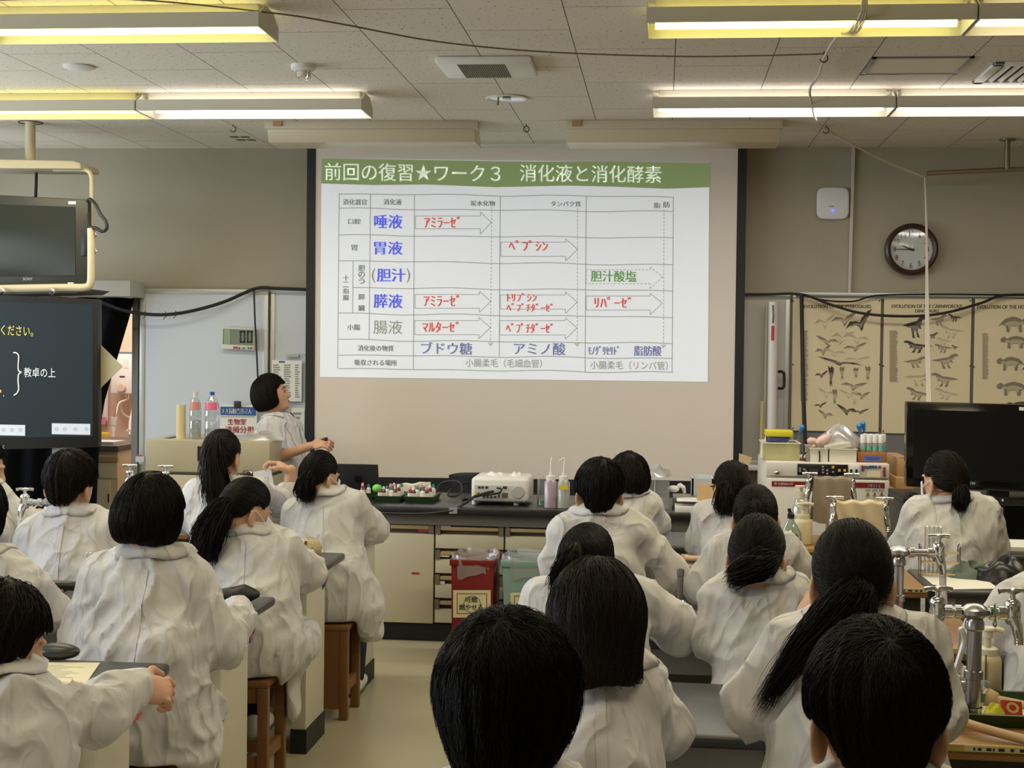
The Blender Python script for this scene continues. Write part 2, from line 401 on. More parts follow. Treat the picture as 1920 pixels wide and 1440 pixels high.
# wire from the left light to the hook on the right
z = CEIL - .05
pts = [P(-20, 0, Y=5.55), P(230, -2, Y=5.6), P(508, 24, Z=z), P(640, 45, Z=z), P(800, 75, Z=z), P(950, 92, Z=z), P(1100, 101, Z=z), P(1290, 106, Z=z), P(1440, 104, Z=z), P(1545, 101, Z=z)]
tag(MB().tube(pts, .0035, 6, smooth=6).build('ceiling_wire', mat('wire_brown', (110, 98, 78), .6)), 'thin brown wire slung across the ceiling from light to hook', 'wire')
CORD = mat('white_cord', (205, 196, 178), .7)
cz = CEIL - .03; yq = YA - .16
m = MB()
for j in range(3):
    e = (j - 1) * 5
    m.tube([P(1622 + e * .4, -6, Y=yq), P(1617 + e, 30, Y=yq - .02), P(1597 + e * 1.5, 61, Y=YA + .15), P(1572, 66, Y=YA + .2), P(1546, 106, Z=cz), P(1535, 140, Z=cz), P(1519, 166, Y=7.4), P(1521, 190, Y=7.6), P(1530, 225, Y=7.95), P(1549, 242, Y=8.9), P(1600, 272, Y=9.1), P(1670, 305 + j, Y=9.4), P(1734, 332, Y=9.55)], .006, 6, smooth=6)
for j in range(4):
    e = (j - 1.5) * 2.2
    m.tube([P(1734, 331, Y=9.55), P(1737 + e * .3, 420, Y=9.5), P(1738 + e * .5, 520, Y=9.4), P(1739 + e, 640, Y=9.2), P(1741 + e, 720, Y=9.0), P(1742 + e, 770, Y=8.9)], .0045, 6, smooth=5)
tag(m.build('string_bundle', CORD), 'bundle of white cords strung over the ceiling and hanging down behind the flat television', 'cord')
PIPE = mat('hung_pipe', (150, 138, 118), .3, .85)
t = thing('hanging_rail', 'metal rail hung from the ceiling on a vertical pipe', 'rail', P(1888, 240, Y=9.5))
MB().tube([P(1738, 325, Y=9.52), P(1820, 321, Y=9.52), P(1990, 314, Y=9.52)], .016, 10).build('rail', PIPE, t)
a = P(1888, 318, Y=9.52); MB().cyl(a, (a.x, a.y, CEIL), .018, n=12).build('drop_pipe', PIPE, t)
MB().lathe([(.05, 0), (.05, -.012), (.02, -.014)], (a.x, a.y, CEIL), 16).build('flange', PIPE, t)

# ---------------------------------------------------------------- board lights in front of the screen
BL = mat('board_light_paint', (196, 184, 160), .5)
def board_light(x0, x1, u0, u1, label):
    t = thing('board_light', label, 'light fixture', P((x0 + x1) / 2, 223, Y=8.8), 'switched off board lights')
    a = P(u0, 243, Y=8.75); b = P(u1, 224, Y=8.75)
    MB().boxc(a.x, b.x, 8.72, 8.84, a.z, CEIL).build('mounting_channel', BL, t, bevel=.004)
    a = P(x0, 270, Y=8.85); b = P(x1, 244, Y=8.85)
    MB().prism([(a.x, 8.74, b.z + .01), (a.x, 9.0, b.z + .01), (a.x, 9.06, a.z), (a.x, 8.78, a.z)], (b.x - a.x, 0, 0)).build('reflector', mat('board_light_reflector', (204, 190, 162), .35), t, bevel=.004)
    c = P(u0 + 22, 229, Y=8.715); MB().box(c, (.055, .006, .05)).build('tape', mat('tan_tape', (178, 140, 98), .7), t)
board_light(509, 894, 498, 897, 'long beige board light under the ceiling, left of the gap above the screen')
board_light(1063, 1461, 1059, 1467, 'long beige board light under the ceiling, right of the gap above the screen')

# ---------------------------------------------------------------- projection screen and its slide
SY = 9.72
t = thing('projection_screen', 'large pull-down projection screen with black borders showing a slide table in Japanese', 'projection screen', P(985, 900, Y=SY))
MB().prism([P(583, 264, Y=SY), P(1392, 264, Y=SY), P(1384, 905, Y=SY), P(580, 895, Y=SY)], (0, .004, 0)).build('fabric', mat('screen_fabric', (228, 217, 205), .85), t)
SB = mat('screen_border', (20, 20, 22), .6)
m = MB()
m.prism([P(576, 262, Y=SY - .004), P(592, 262, Y=SY - .004), P(589, 905, Y=SY - .004), P(571, 905, Y=SY - .004)], (0, .003, 0))
m.prism([P(1384, 262, Y=SY - .004), P(1401, 262, Y=SY - .004), P(1391, 912, Y=SY - .004), P(1374, 912, Y=SY - .004)], (0, .003, 0))
m.prism([P(571, 893, Y=SY - .005), P(1391, 903, Y=SY - .005), P(1391, 922, Y=SY - .005), P(571, 915, Y=SY - .005)], (0, .01, 0)); m.build('black_border', SB, t)
MB().boxc(P(575, 270, Y=SY).x, P(1402, 270, Y=SY).x, SY - .03, SY + .03, CEIL - .02, CEIL).build('case', WHITE, t)
def proj(name, rgb, k):
    return mat(name, rgb, .9, emit=(rgb, k))  # light of the projector is put into the slide colours as a glow
PE = .26
sl = MB()
def sp(x, y, d=.006): return P(x, y, Y=SY - d)
hdr = [(603, 297), (800, 300), (1000, 303), (1150, 303), (1330, 306)]; low = [(602, 344), (700, 347), (800, 346), (930, 351), (1060, 348), (1150, 350), (1250, 354), (1330, 351)]
MB().poly([sp(603, 297), sp(1330, 306), sp(1327, 716), sp(600, 707)]).build('slide', proj('slide_white', (228, 232, 238), PE), t)
MB().poly([sp(*p, .007) for p in hdr + low[::-1]]).build('slide_header', proj('slide_green', (140, 160, 108), PE * .8), t)
def wob(x, y): return y + 1.1 * math.sin(x * .035) + .7 * math.sin(x * .013 + y)
ln = MB()
def hl(x0, y0, x1, y1, w=.75, n=16):
    for i in range(n):
        a = x0 + (x1 - x0) * i / n; b = x0 + (x1 - x0) * (i + 1) / n
        ya = wob(a, y0 + (y1 - y0) * i / n); yb = wob(b, y0 + (y1 - y0) * (i + 1) / n)
        ln.poly([sp(a, ya - w, .008), sp(b, yb - w, .008), sp(b, yb + w, .008), sp(a, ya + w, .008)])
def seg(a, b, w=.7, d=.008, dash=0):
    a = Vector((*a, 0)); b = Vector((*b, 0)); L = (b - a).length; u = (b - a) / L; q = Vector((-u.y, u.x, 0)) * w
    k = 0
    while k < L:
        e = min(L, k + (dash if dash else L)); p0 = a + u * k; p1 = a + u * e
        ln.poly([sp(*(p0 - q)[:2], d), sp(*(p1 - q)[:2], d), sp(*(p1 + q)[:2], d), sp(*(p0 + q)[:2], d)]); k += (dash * 1.75 if dash else L)
H = [(363.7, 369), (391, 397), (441, 446), (489, 497), (539, 545), (587.6, 595), (637, 644), (665.5, 672), (691, 698.5)]
for i, (a, b) in enumerate(H):
    if i == 4: hl(661, 539.3, 1261, b)
    else: hl(635, a, 1261.5, b)
for a in (((636, 363), (633, 691)), ((694.6, 364), (692, 637)), ((662, 489), (661, 588)), ((777, 365), (775, 692)), ((938, 367), (936, 668)), ((1099, 368), (1097, 697)), ((1262.5, 369), (1260, 698))): seg(*a)
for a, b in (((922, 388), (919.6, 646)), ((1083, 390), (1082, 647)), ((1245, 393), (1244, 650))):
    seg(a, b, .6, dash=4); seg((b[0] - 4, b[1] - 4), (b[0], b[1] + 2)); seg((b[0] + 4, b[1] - 4), (b[0], b[1] + 2))
def arrow(x0, xb, xt, y0, y1, h0, h1, dash=0):
    ym = (y0 + y1) / 2; p = [(x0, y0), (xb, y0), (xb, h0), (xt, ym), (xb, h1), (xb, y1), (x0, y1), (x0, y0)]
    for i in range(7): seg(p[i], p[i + 1], .6, dash=dash)
arrow(779, 900.5, 921, 405, 429, 398, 439); arrow(778, 899, 920, 552, 578, 546, 586); arrow(777.5, 898, 919.5, 601, 627.5, 595, 635)
arrow(939, 1060.5, 1083, 454, 480.5, 448, 489); arrow(938, 1060, 1082, 553, 579.5, 547, 588); arrow(937, 1060, 1081.5, 601, 628, 596, 636)
arrow(1099, 1219, 1242, 506, 532, 500, 541, 4); arrow(1099, 1219, 1242, 555, 581.5, 550, 590)
ln.build('slide_lines', proj('slide_line', (166, 170, 165), PE * .6), t)
def wr(name, col, items, bold=0, k=.6):
    m_ = proj('slide_' + name, col, PE * k)
    for s, x0, y0, x1, y1 in items:
        m = MB()
        for dx in ((-bold, 0, bold) if bold else (0,)): text(m, s, on_wall(x0 + dx, y0, x1 + dx, y1, SY - .009, .012))
        m.build(name, m_, t, smooth=False)
wr('title_lettering', (232, 240, 226), [('前回の復習★ワーク３', 609, 305, 938, 338), ('消化液と消化酵素', 975, 308, 1240, 340)], .35, 1)
g = [('消化器官', 643, 373, 688, 384), ('消化液', 719, 373, 753, 384), ('炭水化物', 882, 376, 928, 386), ('タンパク質', 1033, 377, 1089, 387), ('脂', 1226, 380, 1238, 390), ('肪', 1243, 378, 1256, 389),
     ('口腔', 653, 410, 676, 420), ('胃', 659, 459, 670, 470), ('小腸', 651, 608, 675, 619), ('消化後の物質', 671, 647, 738, 658), ('吸収される場所', 665, 674, 744, 685)]
for i, ch in enumerate('十二指腸'): g.append((ch, 643, 516 + i * 12.3, 654, 526 + i * 12.3))
for i, ch in enumerate('胆のう'): g.append((ch, 672, 497 + i * 12, 684, 508 + i * 12))
for i, ch in enumerate('膵臓'): g.append((ch, 672, 551 + i * 21, 684, 562 + i * 21))
wr('small_lettering', (138, 140, 134), g, .25, .45)
wr('grey_lettering', (152, 154, 144), [('腸液', 700, 600, 754, 626), ('小腸柔毛（毛細血管）', 873, 672, 1016, 688), ('小腸柔毛（リンパ管）', 1107, 676, 1252, 692), ('(', 697, 503, 704, 530), (')', 762, 503, 769, 530)], 0, .5)
wr('blue_lettering', (112, 120, 226), [('唾液', 702, 402, 754, 428), ('胃液', 702, 452, 754, 477), ('胆汁', 707, 503, 760, 528), ('膵液', 701, 551, 754, 577)], .8, .9)
wr('red_lettering', (214, 104, 94), [('ｱﾐﾗｰｾﾞ', 796, 405, 862, 427), ('ｱﾐﾗｰｾﾞ', 795, 552, 861, 574), ('ﾏﾙﾀｰｾﾞ', 792, 602, 860, 623), ('ﾍﾟﾌﾟｼﾝ', 954, 450, 1027, 470), ('ﾄﾘﾌﾟｼﾝ', 951, 549, 1006, 565), ('ﾍﾟﾌﾟﾁﾀﾞｰｾﾞ', 950, 568, 1036, 584), ('ﾍﾟﾌﾟﾁﾀﾞｰｾﾞ', 949, 605, 1036, 624), ('ﾘﾊﾟｰｾﾞ', 1115, 556, 1183, 577)], .5, .8)
wr('green_lettering', (118, 164, 92), [('胆汁酸塩', 1108, 507, 1193, 528)], .4, .8)
wr('slate_lettering', (138, 144, 178), [('ブドウ糖', 790, 641, 885, 664), ('アミノ酸', 964, 642, 1060, 665), ('ﾓﾉｸﾞﾘｾﾘﾄﾞ', 1103, 648, 1160, 665), ('脂肪酸', 1189, 648, 1240, 667)], .6, .8)
# ---------------------------------------------------------------- left end of the front wall
c0 = P(0, 560, Y=YW - .25); a = P(258, 556, Y=9.55); b = P(-120, 526, Y=9.55)
t = thing('curtain_box', 'white curtain box across the top of the opening on the left', 'curtain box', (a.x - .7, 9.7, a.z))
MB().boxc(b.x, P(244, 540, Y=9.55).x, 9.55, 9.835, a.z, P(244, 526, Y=9.55).z).build('box', mat('curtain_box_paint', (190, 188, 180), .6), t, bevel=.004)
CUR = mat('blackout_cloth', (9, 9, 13), .9, spec=.1)
def curtain(name, label, edge_px, x_left, ztop_, zbot):
    """a pleated sheet whose free edge follows edge_px, from its top at the rail down"""
    def fn(u, v):
        zz = ztop_ + (zbot - ztop_) * v; xe = P(np.interp(v, [e[0] for e in edge_px], [e[1] for e in edge_px]), 700, Y=9.72).x
        x = x_left + (xe - x_left) * u
        return (x, 9.74 + .035 * math.sin(u * 46 + v * .6) + .012 * math.sin(u * 19 + v * 2), zz)
    return tag(MB().grid(fn, 110, 14).build(name, CUR, ang=0, solid=.004), label, 'curtain')
curtain('blackout_curtain', 'black blackout curtain drawn aside in front of the opening', [(0, 246), (.06, 238), (.155, 223), (.27, 205), (.38, 188), (.51, 181), (.8, 176), (1, 176)], P(-150, 700, Y=9.72).x, a.z - .003, .01)
# prep room: water heater, pipes, sink and cabinet
HY = 11.95
t = thing('water_heater', 'white gas water heater with a round dial on the pinkish wall', 'water heater', P(230, 735, Y=HY))
MB().px(207, 664, 252, 738, HY, .2).build('casing', mat('heater_white', (240, 232, 222), .4), t, bevel=.012)
c = P(229, 727, Y=HY - .005)
MB().lathe([(0, -.03), (.032, -.03), (.036, 0)], c, 20, (0, 1, 0)).build('dial', mat('dial_peach', (226, 190, 165), .4), t)
MB().px(224, 705, 234, 707.5, HY - .003, .01).build('mark', DARK, t)
MB().px(232, 673, 241, 690, HY - .003, .01).build('sticker', PAPER, t)
MB().px(221, 660, 249, 664, HY + .03, .1).build('flue', mat('grey_metal', 0), t)
for pts, r, n in (([P(238, 738, Y=12), P(238, 748, Y=12), P(222, 756, Y=11.95), P(217, 775, Y=11.9), P(214, 790, Y=11.9)], .014, 'supply_pipe'), ([P(250, 738, Y=12.05), P(250, 760, Y=12.05), P(244, 790, Y=12.0), P(243, 815, Y=11.95)], .012, 'drain_hose'), ([P(227, 740, Y=12.1), P(228, 770, Y=12.1), P(240, 782, Y=12.1), P(256, 786, Y=12.1)], .01, 'gas_hose')):
    MB().tube(pts, r, 8, smooth=5).build(n, CHROME if n == 'supply_pipe' else WHITE, t)
m = MB(); m.cyl(P(214, 782, Y=11.9), P(213, 797, Y=11.9), .032, .024, 12); m.cyl(P(213, 797, Y=11.9), P(212, 826, Y=11.9), .02, .014, 12); m.build('hand_shower', WHITE, t)
t = thing('prep_sink', 'pale metal sink below the water heater in the side room', 'sink', P(230, 1000, Y=11.6))
a = P(196, 845, Y=11.5); b = P(253, 829, Y=11.5); SINKZ = b.z
MB().boxc(a.x, b.x, 11.5, 12.1, 0, b.z - .05).build('cabinet', mat('sink_cabinet', (180, 172, 152), .5), t, bevel=.01)
m = MB(); m.boxc(a.x - .02, b.x + .02, 11.48, 12.12, b.z - .05, b.z); m.build('basin_rim', mat('sink_steel', (196, 196, 192), .3, .6), t, bevel=.01)
m = MB(); m.tube([P(244, 829, Y=11.8), P(243, 812, Y=11.8), P(240, 806, Y=11.75), P(236, 810, Y=11.7)], .012, 8, smooth=4); m.build('tap', CHROME, t)
t = thing('prep_cabinet', 'grey topped beige drawer cabinet standing beside the sink in the side room', 'cabinet', P(195, 1000, Y=10.6))
a = P(150, 848, Y=10.3); b = P(222, 836, Y=10.3); CABX = b
MB().boxc(a.x - .6, b.x, 10.3, 11.3, b.z - .045, b.z).build('worktop', mat('prep_worktop', (88, 90, 92), .4), t, bevel=.006)
MB().boxc(a.x - .58, b.x - .02, 10.34, 11.28, 0, b.z - .045).build('body', CREAM, t, bevel=.004)
for j, (p0, p1) in enumerate(((176, 184), (185, 220))):
    q = MB().px(p0, 867, p1, 896, 10.325, .02).build('drawer', mat('drawer_cream', (222, 214, 190), .45), t, bevel=.003)
    MB().px(p0, 858, p1, 866, 10.31, .035).build('grip', mat('drawer_grip', (176, 152, 110), .5), q)
m = MB(); m.px(178, 900, 206, 1030, 10.325, .02); q = m.build('door', mat('drawer_cream', 0), t, bevel=.003); MB().px(202, 926, 204, 942, 10.315, .02).build('handle', DARK, q)
tag(MB().boxc(b.x - .3, b.x - .08, 10.4, 10.65, b.z + .001, b.z + .02).build('paper_stack', PAPER), 'white papers lying on the cabinet in the side room', 'papers')
m = MB(); q = P(192, 829, Y=11.52); m.boxc(q.x - .035, q.x + .035, 11.5, 11.6, SINKZ + .001, SINKZ + .07); tag(m.build('yellow_box', mat('yellow_card', (222, 186, 60), .6), bevel=.004), 'small yellow box standing on the sink edge in the side room', 'box')
def towel(u, v):
    p = P(186 + 18 * u, 668 + 130 * v, Y=12.15); return p + Vector((0, .02 * math.sin(u * 9 + v * 2), 0))
t = thing('pink_towel', 'white towel with a pink patch hanging beyond the black curtain', 'towel', P(195, 798, Y=12.15))
MB().grid(towel, 8, 10).build('cloth', mat('towel_white', (238, 220, 214), .9), t, ang=0, solid=.006)
m = MB().px(187, 782, 198, 796, 12.11, .005); m.build('patch', mat('towel_pink', (222, 130, 150), .9), t)
tag(MB().cyl(P(253, 815, Y=11.6), P(253, 796, Y=11.6), .02, n=14).build('orange_bottle', mat('orange_plastic', (230, 140, 40), .5)), 'orange bottle standing behind the sink at the door edge', 'bottle')

# ---------------------------------------------------------------- white boards
BOARD = mat('board_white', (206, 210, 216), .22, spec=.5)
ALU = mat('board_frame', (196, 196, 192), .4, .3)
def framed(name, label, x0, y0, x1, y1, Y, fw, inner=BOARD, cat='whiteboard'):
    a = P(x0, y1, Y=Y); b = P(x1, y0, Y=Y)
    t = thing(name, label, cat, ((a.x + b.x) / 2, Y + .01, a.z))
    m = MB()
    for q in ((a.x, b.x, b.z - fw, b.z), (a.x, b.x, a.z, a.z + fw)): m.boxc(q[0], q[1], Y, Y + .03, q[2], q[3])
    for q in ((a.x, a.x + fw), (b.x - fw, b.x)): m.boxc(q[0], q[1], Y, Y + .03, a.z + fw, b.z - fw)
    m.build('frame', ALU, t, bevel=.003)
    MB().boxc(a.x + fw, b.x - fw, Y + .008, YW - .002, a.z + fw, b.z - fw).build('panel', inner, t)
    return t
t = framed('whiteboard', 'large whiteboard behind the beige cabinet, a timer stuck to it', 260, 543, 503, 870, 9.84, .035)
MB().px(254, 856, 270, 866, 9.78, .07).build('tray', ALU, t)
framed('side_whiteboard', 'narrow whiteboard panel between the timer board and the screen, papers stuck on it', 504, 543, 640, 920, 9.86, .03)
tag(MB().cyl(P(255, 855, Y=9.79), P(266, 855, Y=9.79), .009, n=10).build('red_marker', mat('red_plastic', (190, 60, 60), .5)), 'red marker lying on the end of the whiteboard tray', 'marker pen')
RWB = t = framed('right_whiteboard', 'grey whiteboard panel between the screen and the dinosaur posters', 1330, 553, 1482, 870, 9.86, .03, mat('board_grey', (184, 182, 176), .35))
MB().px(1404, 874, 1480, 882, 9.66, .2).build('tray', ALU, t, bevel=.004)
framed('poster_board', 'wide board on the right wall carrying three dinosaur posters', 1481, 553, 2080, 872, 9.865, .022, mat('board_slate', (118, 116, 114), .7), 'board')
# timer
t = thing('digital_timer', 'white magnetic timer with large grey display digits on the whiteboard', 'timer', P(447, 657, Y=9.8))
def tilt_box(x0, y0, x1, y1, Y, d, sl):
    pts = [P(x0, y0, Y=Y), P(x1, y0 + sl, Y=Y), P(x1 - 1, y1 + sl, Y=Y), P(x0 - 1, y1, Y=Y)]
    return MB().prism(pts, (0, d, 0))
tilt_box(416, 613, 478, 654, 9.79, .045, 3).build('case', mat('timer_case', (214, 210, 196), .45), t, bevel=.006)
tilt_box(418, 616, 475, 645, 9.786, .006, 2.5).build('display', mat('lcd', (128, 140, 124), .15), t)
LCD = mat('lcd_digit', (24, 27, 26), .5)
def digit(x, y, w, h, Y, sl=0):
    for (u0, v0, u1, v1) in ((0, 0, 1, .14), (0, .86, 1, 1), (0, 0, .26, .5), (0, .5, .26, 1), (.74, 0, 1, .5), (.74, .5, 1, 1)):
        yield MB().px(x + u0 * w, y + v0 * h + .4, x + u1 * w, y + v1 * h - .4, Y, .002)
for x in (449.5, 463):
    m = MB()
    for q in digit(x, 620, 10, 23, 9.783): m.add(q.v, q.f)
    m.build('digit', LCD, t, smooth=False)
m = MB(); m.px(437, 650, 445, 653.5, 9.784, .004); m.build('button', mat('red_plastic', 0), t)
m = MB()
for x in (447, 455, 464, 469): m.px(x, 651.5, x + 3, 654, 9.784, .004)
m.build('button_row', DARK, t)
MB().px(420, 616.5, 432, 645, 9.7835, .001).build('painted_reflection', mat('lcd_reflection', (150, 168, 142), .15), t)  # paler strip: a reflection on the display, painted in as colour
# duty sign
t = thing('duty_sign', 'cleaning duty notice with a blue header and red Japanese writing', 'notice', P(446, 820, Y=9.8))
MB().px(412, 760, 482, 830, 9.81, .006).build('sheet', PAPER, t)
MB().px(413, 763.5, 480, 778, 9.806, .003).build('header', mat('sign_blue', (52, 88, 150), .7), t)
m = MB()
for d in (0, .4): text(m, '２Ａ掃除当番さん', on_wall(416 + d, 765.5, 472 + d, 776, 9.804))
m.build('header_lettering', WHITE, t, smooth=False)
RED = mat('sign_red', (186, 52, 60), .7)
for s, r in (('生物室', (427, 785, 461, 796.5)), ('清掃分担', (422, 799, 476, 812))):
    m = MB()
    for d in (-.3, .3): text(m, s, on_wall(r[0] + d, r[1], r[2] + d, r[3], 9.806))
    m.build('lettering', RED, t, smooth=False)
m = MB()
for i in range(14): m.px(414 + i * 4.6, 780.5, 417 + i * 4.6, 782, 9.807, .001)
m.build('dashes', mat('grey_print', (150, 148, 146), .8), t)
tag(MB().px(438, 752, 451, 764, 9.79, .02).build('magnet_clip', DARK, bevel=.004), 'dark magnet clip holding the cleaning duty notice', 'clip')
# schedule sheets
def sheet(name, label, x0, y0, x1, y1, cols, rows, Y=9.835, title=None):
    t = thing(name, label, 'paper', P((x0 + x1) / 2, y1, Y=Y))
    MB().px(x0, y0, x1, y1, Y, .003).build('sheet', PAPER, t)
    m = MB()
    for c in cols:
        for i in range(rows):
            y = y0 + (y1 - y0) * (.1 + .84 * i / rows); w = c[1] * RNG.uniform(.6, 1)
            m.px(c[0], y, c[0] + w, y + max(.9, (y1 - y0) / rows * .42), Y - .002, .001)
    m.build('print', mat('grey_print', 0), t)
    return t
t = sheet('schedule_sheet', 'printed timetable sheet on the panel above the teacher', 509, 676, 566, 752, [(512, 16), (532, 14), (553, 9)], 15)
MB().px(523, 677, 534, 680, 9.833, .001).build('title_mark', mat('sign_blue', 0), t)
sheet('lower_sheet', 'white printed sheet on the panel behind the teacher', 546, 765, 571, 850, [(549, 18)], 9)
tag(MB().px(536, 664, 560, 669, 9.83, .02).build('magnet_bar', mat('beige_bar', (186, 182, 168), .5)), 'pale magnet bar above the printed timetable', 'magnet')
tag(MB().px(522, 758, 536, 768, 9.82, .02).build('card_magnet', mat('sign_blue', 0)), 'small dark blue magnet beside the teacher\'s neck', 'magnet')
CABLE = mat('black_cable', (24, 24, 26), .55)
m = MB().tube([P(575, 543, Y=9.8), P(520, 541, Y=9.8), P(480, 541, Y=9.79), P(420, 566, Y=9.75), P(360, 583, Y=9.72), P(310, 590, Y=9.7), P(265, 588, Y=9.7), P(225, 580, Y=9.65), P(180, 562, Y=9.6)], .012, 8, smooth=6)
m.tube([P(476, 541, Y=9.79), P(478, 600, Y=9.78), P(481, 660, Y=9.78), P(484, 720, Y=9.78)], .007, 6, smooth=4)
for x, y in ((272, 588), (310, 590), (329, 588)): m.tube([P(x, y - 6, Y=9.69), P(x + 2, y + 2, Y=9.69), P(x - 4, y + 9, Y=9.69)], .003, 5)
tag(m.build('wall_cable', CABLE), 'black cable sagging across the top of the whiteboard', 'cable')

# ---------------------------------------------------------------- right part of the front wall
WA = mat('conduit_paint', (196, 190, 176), .5)
tag(MB().prism([P(1598, 274, Y=9.87), P(1604, 274, Y=9.87), P(1596, 552, Y=9.87), P(1590, 552, Y=9.87)], (0, .028, 0)).build('wall_conduit', WA, bevel=.003), 'thin pale conduit running down the wall beside the access point', 'conduit')
t = thing('wireless_access_point', 'white rounded square wireless box with a blue light on the wall', 'access point', P(1562, 410, Y=9.86))
c = P(1562, 381, Y=9.86)
pts = []
for i in range(40):
    k = 2 * PI * i / 40; s_ = lambda q: math.copysign(abs(q) ** .42, q)
    pts.append(c + Vector((.108 * s_(math.cos(k)), 0, .108 * s_(math.sin(k)))))
MB().prism(pts, (0, .038, 0)).build('case', mat('ap_white', (222, 220, 222), .35), t, bevel=.012, seg=3)
MB().cyl(P(1562, 395, Y=9.858), P(1562, 395, Y=9.853), .008, n=12).build('indicator', lamp('blue_led', (70, 90, 255), 3), t)
m = MB(); m.px(1554, 386, 1563, 388, 9.8585, .001); m.build('mark', mat('grey_print', 0), t)
# clock
c = P(1709, 467.5, Y=9.84)
t = thing('wall_clock', 'round wall clock with a dark brown rim showing quarter to ten', 'clock', c)
k = 9.84 / F
MB().lathe([(37.5 * k, -.006), (38.5 * k, -.022), (43 * k, -.03), (47 * k, -.02), (47 * k, .055)], c, 48, (0, 1, 0)).build('rim', mat('clock_wood', (58, 34, 30), .35), t)
MB().cyl(c + Vector((0, .012, 0)), c + Vector((0, .02, 0)), 38.5 * k, n=40).build('dial', mat('clock_dial', (222, 220, 216), .6), t)
for i in range(1, 13):
    an = PI / 2 - i * PI / 6; q = c + Vector((math.cos(an) * 29.5 * k, .010, math.sin(an) * 29.5 * k)); w = (.017 if i < 10 else .03); h = .034
    m = MB(); text(m, str(i), lambda u, v: q + Vector(((u - .5) * w * (.6 if i == 1 else 1), 0, (v - .5) * h))); m.build('numeral', INK, t, smooth=False)
def hand(an, L, w, nm):
    d = Vector((math.cos(an), 0, math.sin(an))); n = Vector((-d.z, 0, d.x)); o = c + Vector((0, .004, 0))
    MB().prism([o - d * .02 + n * w, o - d * .02 - n * w, o + d * L - n * w * .4, o + d * L + n * w * .4], (0, .003, 0)).build(nm, INK, t)
hand(PI / 2 - 2 * PI * 9.75 / 12, 17 * k, .006, 'hour_hand'); hand(PI / 2 - 2 * PI * .75, 29 * k, .004, 'minute_hand')
MB().cyl(c + Vector((0, .006, 0)), c + Vector((0, -.002, 0)), .008, n=12).build('hub', INK, t)
MB().lathe([(38 * k, -.004), (20 * k, -.010), (0, -.012)], c, 32, (0, 1, 0)).build('glass', clear('clock_glass', opacity=.02, gloss=.1), t)
# posters
PB = mat('poster_paper', (222, 208, 172), .75, noise=(4, .05)); PG = mat('poster_grey', (136, 126, 106), .8); PD = mat('poster_dark', (72, 65, 56), .8); PL = mat('poster_light', (186, 173, 143), .8)
def shp(pts, cx, cy, w, h, flip=False, rot=0):
    out = []
    for x, y in pts:
        x = (-x if flip else x) * w; y = y * h; out.append((cx + x * math.cos(rot) - y * math.sin(rot), cy + x * math.sin(rot) + y * math.cos(rot)))
    return out
BIPED = [(-.5, -.02), (-.3, -.1), (-.08, -.16), (.12, -.2), (.24, -.34), (.4, -.42), (.5, -.34), (.48, -.26), (.36, -.24), (.3, -.12), (.26, 0), (.31, .06), (.27, .1), (.2, .03), (.14, .08), (.16, .22), (.24, .4), (.14, .4), (.08, .2), (.02, .12), (-.02, .24), (.04, .42), (-.06, .42), (-.1, .2), (-.14, .03), (-.3, .0)]
QUAD = [(-.5, .16), (-.38, -.04), (-.26, -.2), (-.02, -.3), (.18, -.24), (.28, -.14), (.38, -.26), (.5, -.14), (.5, .02), (.4, .08), (.3, .04), (.27, .14), (.28, .4), (.18, .4), (.17, .16), (.02, .14), (-.1, .14), (-.12, .4), (-.22, .4), (-.24, .14), (-.36, .06)]
WING = [(-.5, .1), (-.3, -.18), (-.08, -.12), (.0, -.02), (.1, -.2), (.34, -.42), (.5, -.46), (.3, -.16), (.12, .1), (.06, .26), (-.02, .36), (-.04, .16), (-.14, .04), (-.3, .0)]
PERCH = [(-.3, -.5), (-.05, -.4), (.08, -.5), (.3, -.38), (.24, -.1), (.1, .12), (.14, .5), (.02, .3), (-.06, .5), (-.14, .3), (-.12, 0), (-.22, -.2)]
def poster(x0, y0, x1, y1, titles, label, creatures, block=None):
    Y = 9.855
    t = thing('dinosaur_poster', label, 'poster', P((x0 + x1) / 2, y1, Y=Y), 'dinosaur evolution posters')
    m = MB().px(x0, y0, x1, y1, Y, .003); m.build('sheet', PB, t)
    for s, a, b, c_, d in titles:
        m = MB(); text(m, s, on_wall(a, b, c_, d, Y - .0016)); text(m, s, on_wall(a + .4, b, c_ + .4, d, Y - .0016)); m.build('title', PD, t, smooth=False)
    j = 0
    for kind, cx, cy, w, h, fl, tone, ro in creatures:
        j += 1; o = shp(kind, cx, cy, w, h, fl, ro); d = Y - .0012 - .00002 * j
        m = MB(); m.poly([P(x, y, Y=d) for x, y in o]); m.build('creature_print', (PG, PD, PL)[tone], t, smooth=False)
        i_ = shp([(a * .7, b * .5 + .04) for a, b in kind], cx, cy, w, h, fl, ro)
        m = MB(); m.poly([P(x, y, Y=d - .0004) for x, y in i_]); m.build('creature_print', (PL, PG, PB)[tone], t, smooth=False)
    if block:
        bx0, by0, bx1, by1 = block; m = MB(); n = int((by1 - by0) / 1.7)
        for i in range(n):
            m.px(bx0, by0 + i * 1.7, bx0 + (bx1 - bx0) * RNG.uniform(.75, 1), by0 + i * 1.7 + .8, Y - .0015, .001)
        m.build('text_block', PG, t)
    for x, y in ((x0 + 3, y0 + 4), (x1 - 3, y0 + 4), (x0 + 3, y1 - 4), (x1 - 3, y1 - 4), (x1 - 3, (y0 + y1) / 2), (x0 + 3, (y0 + y1) / 2)):
        MB().cyl(P(x, y, Y=Y + .001), P(x, y, Y=Y - .006), .005, n=8).build('pin', INK, t)
cr = []
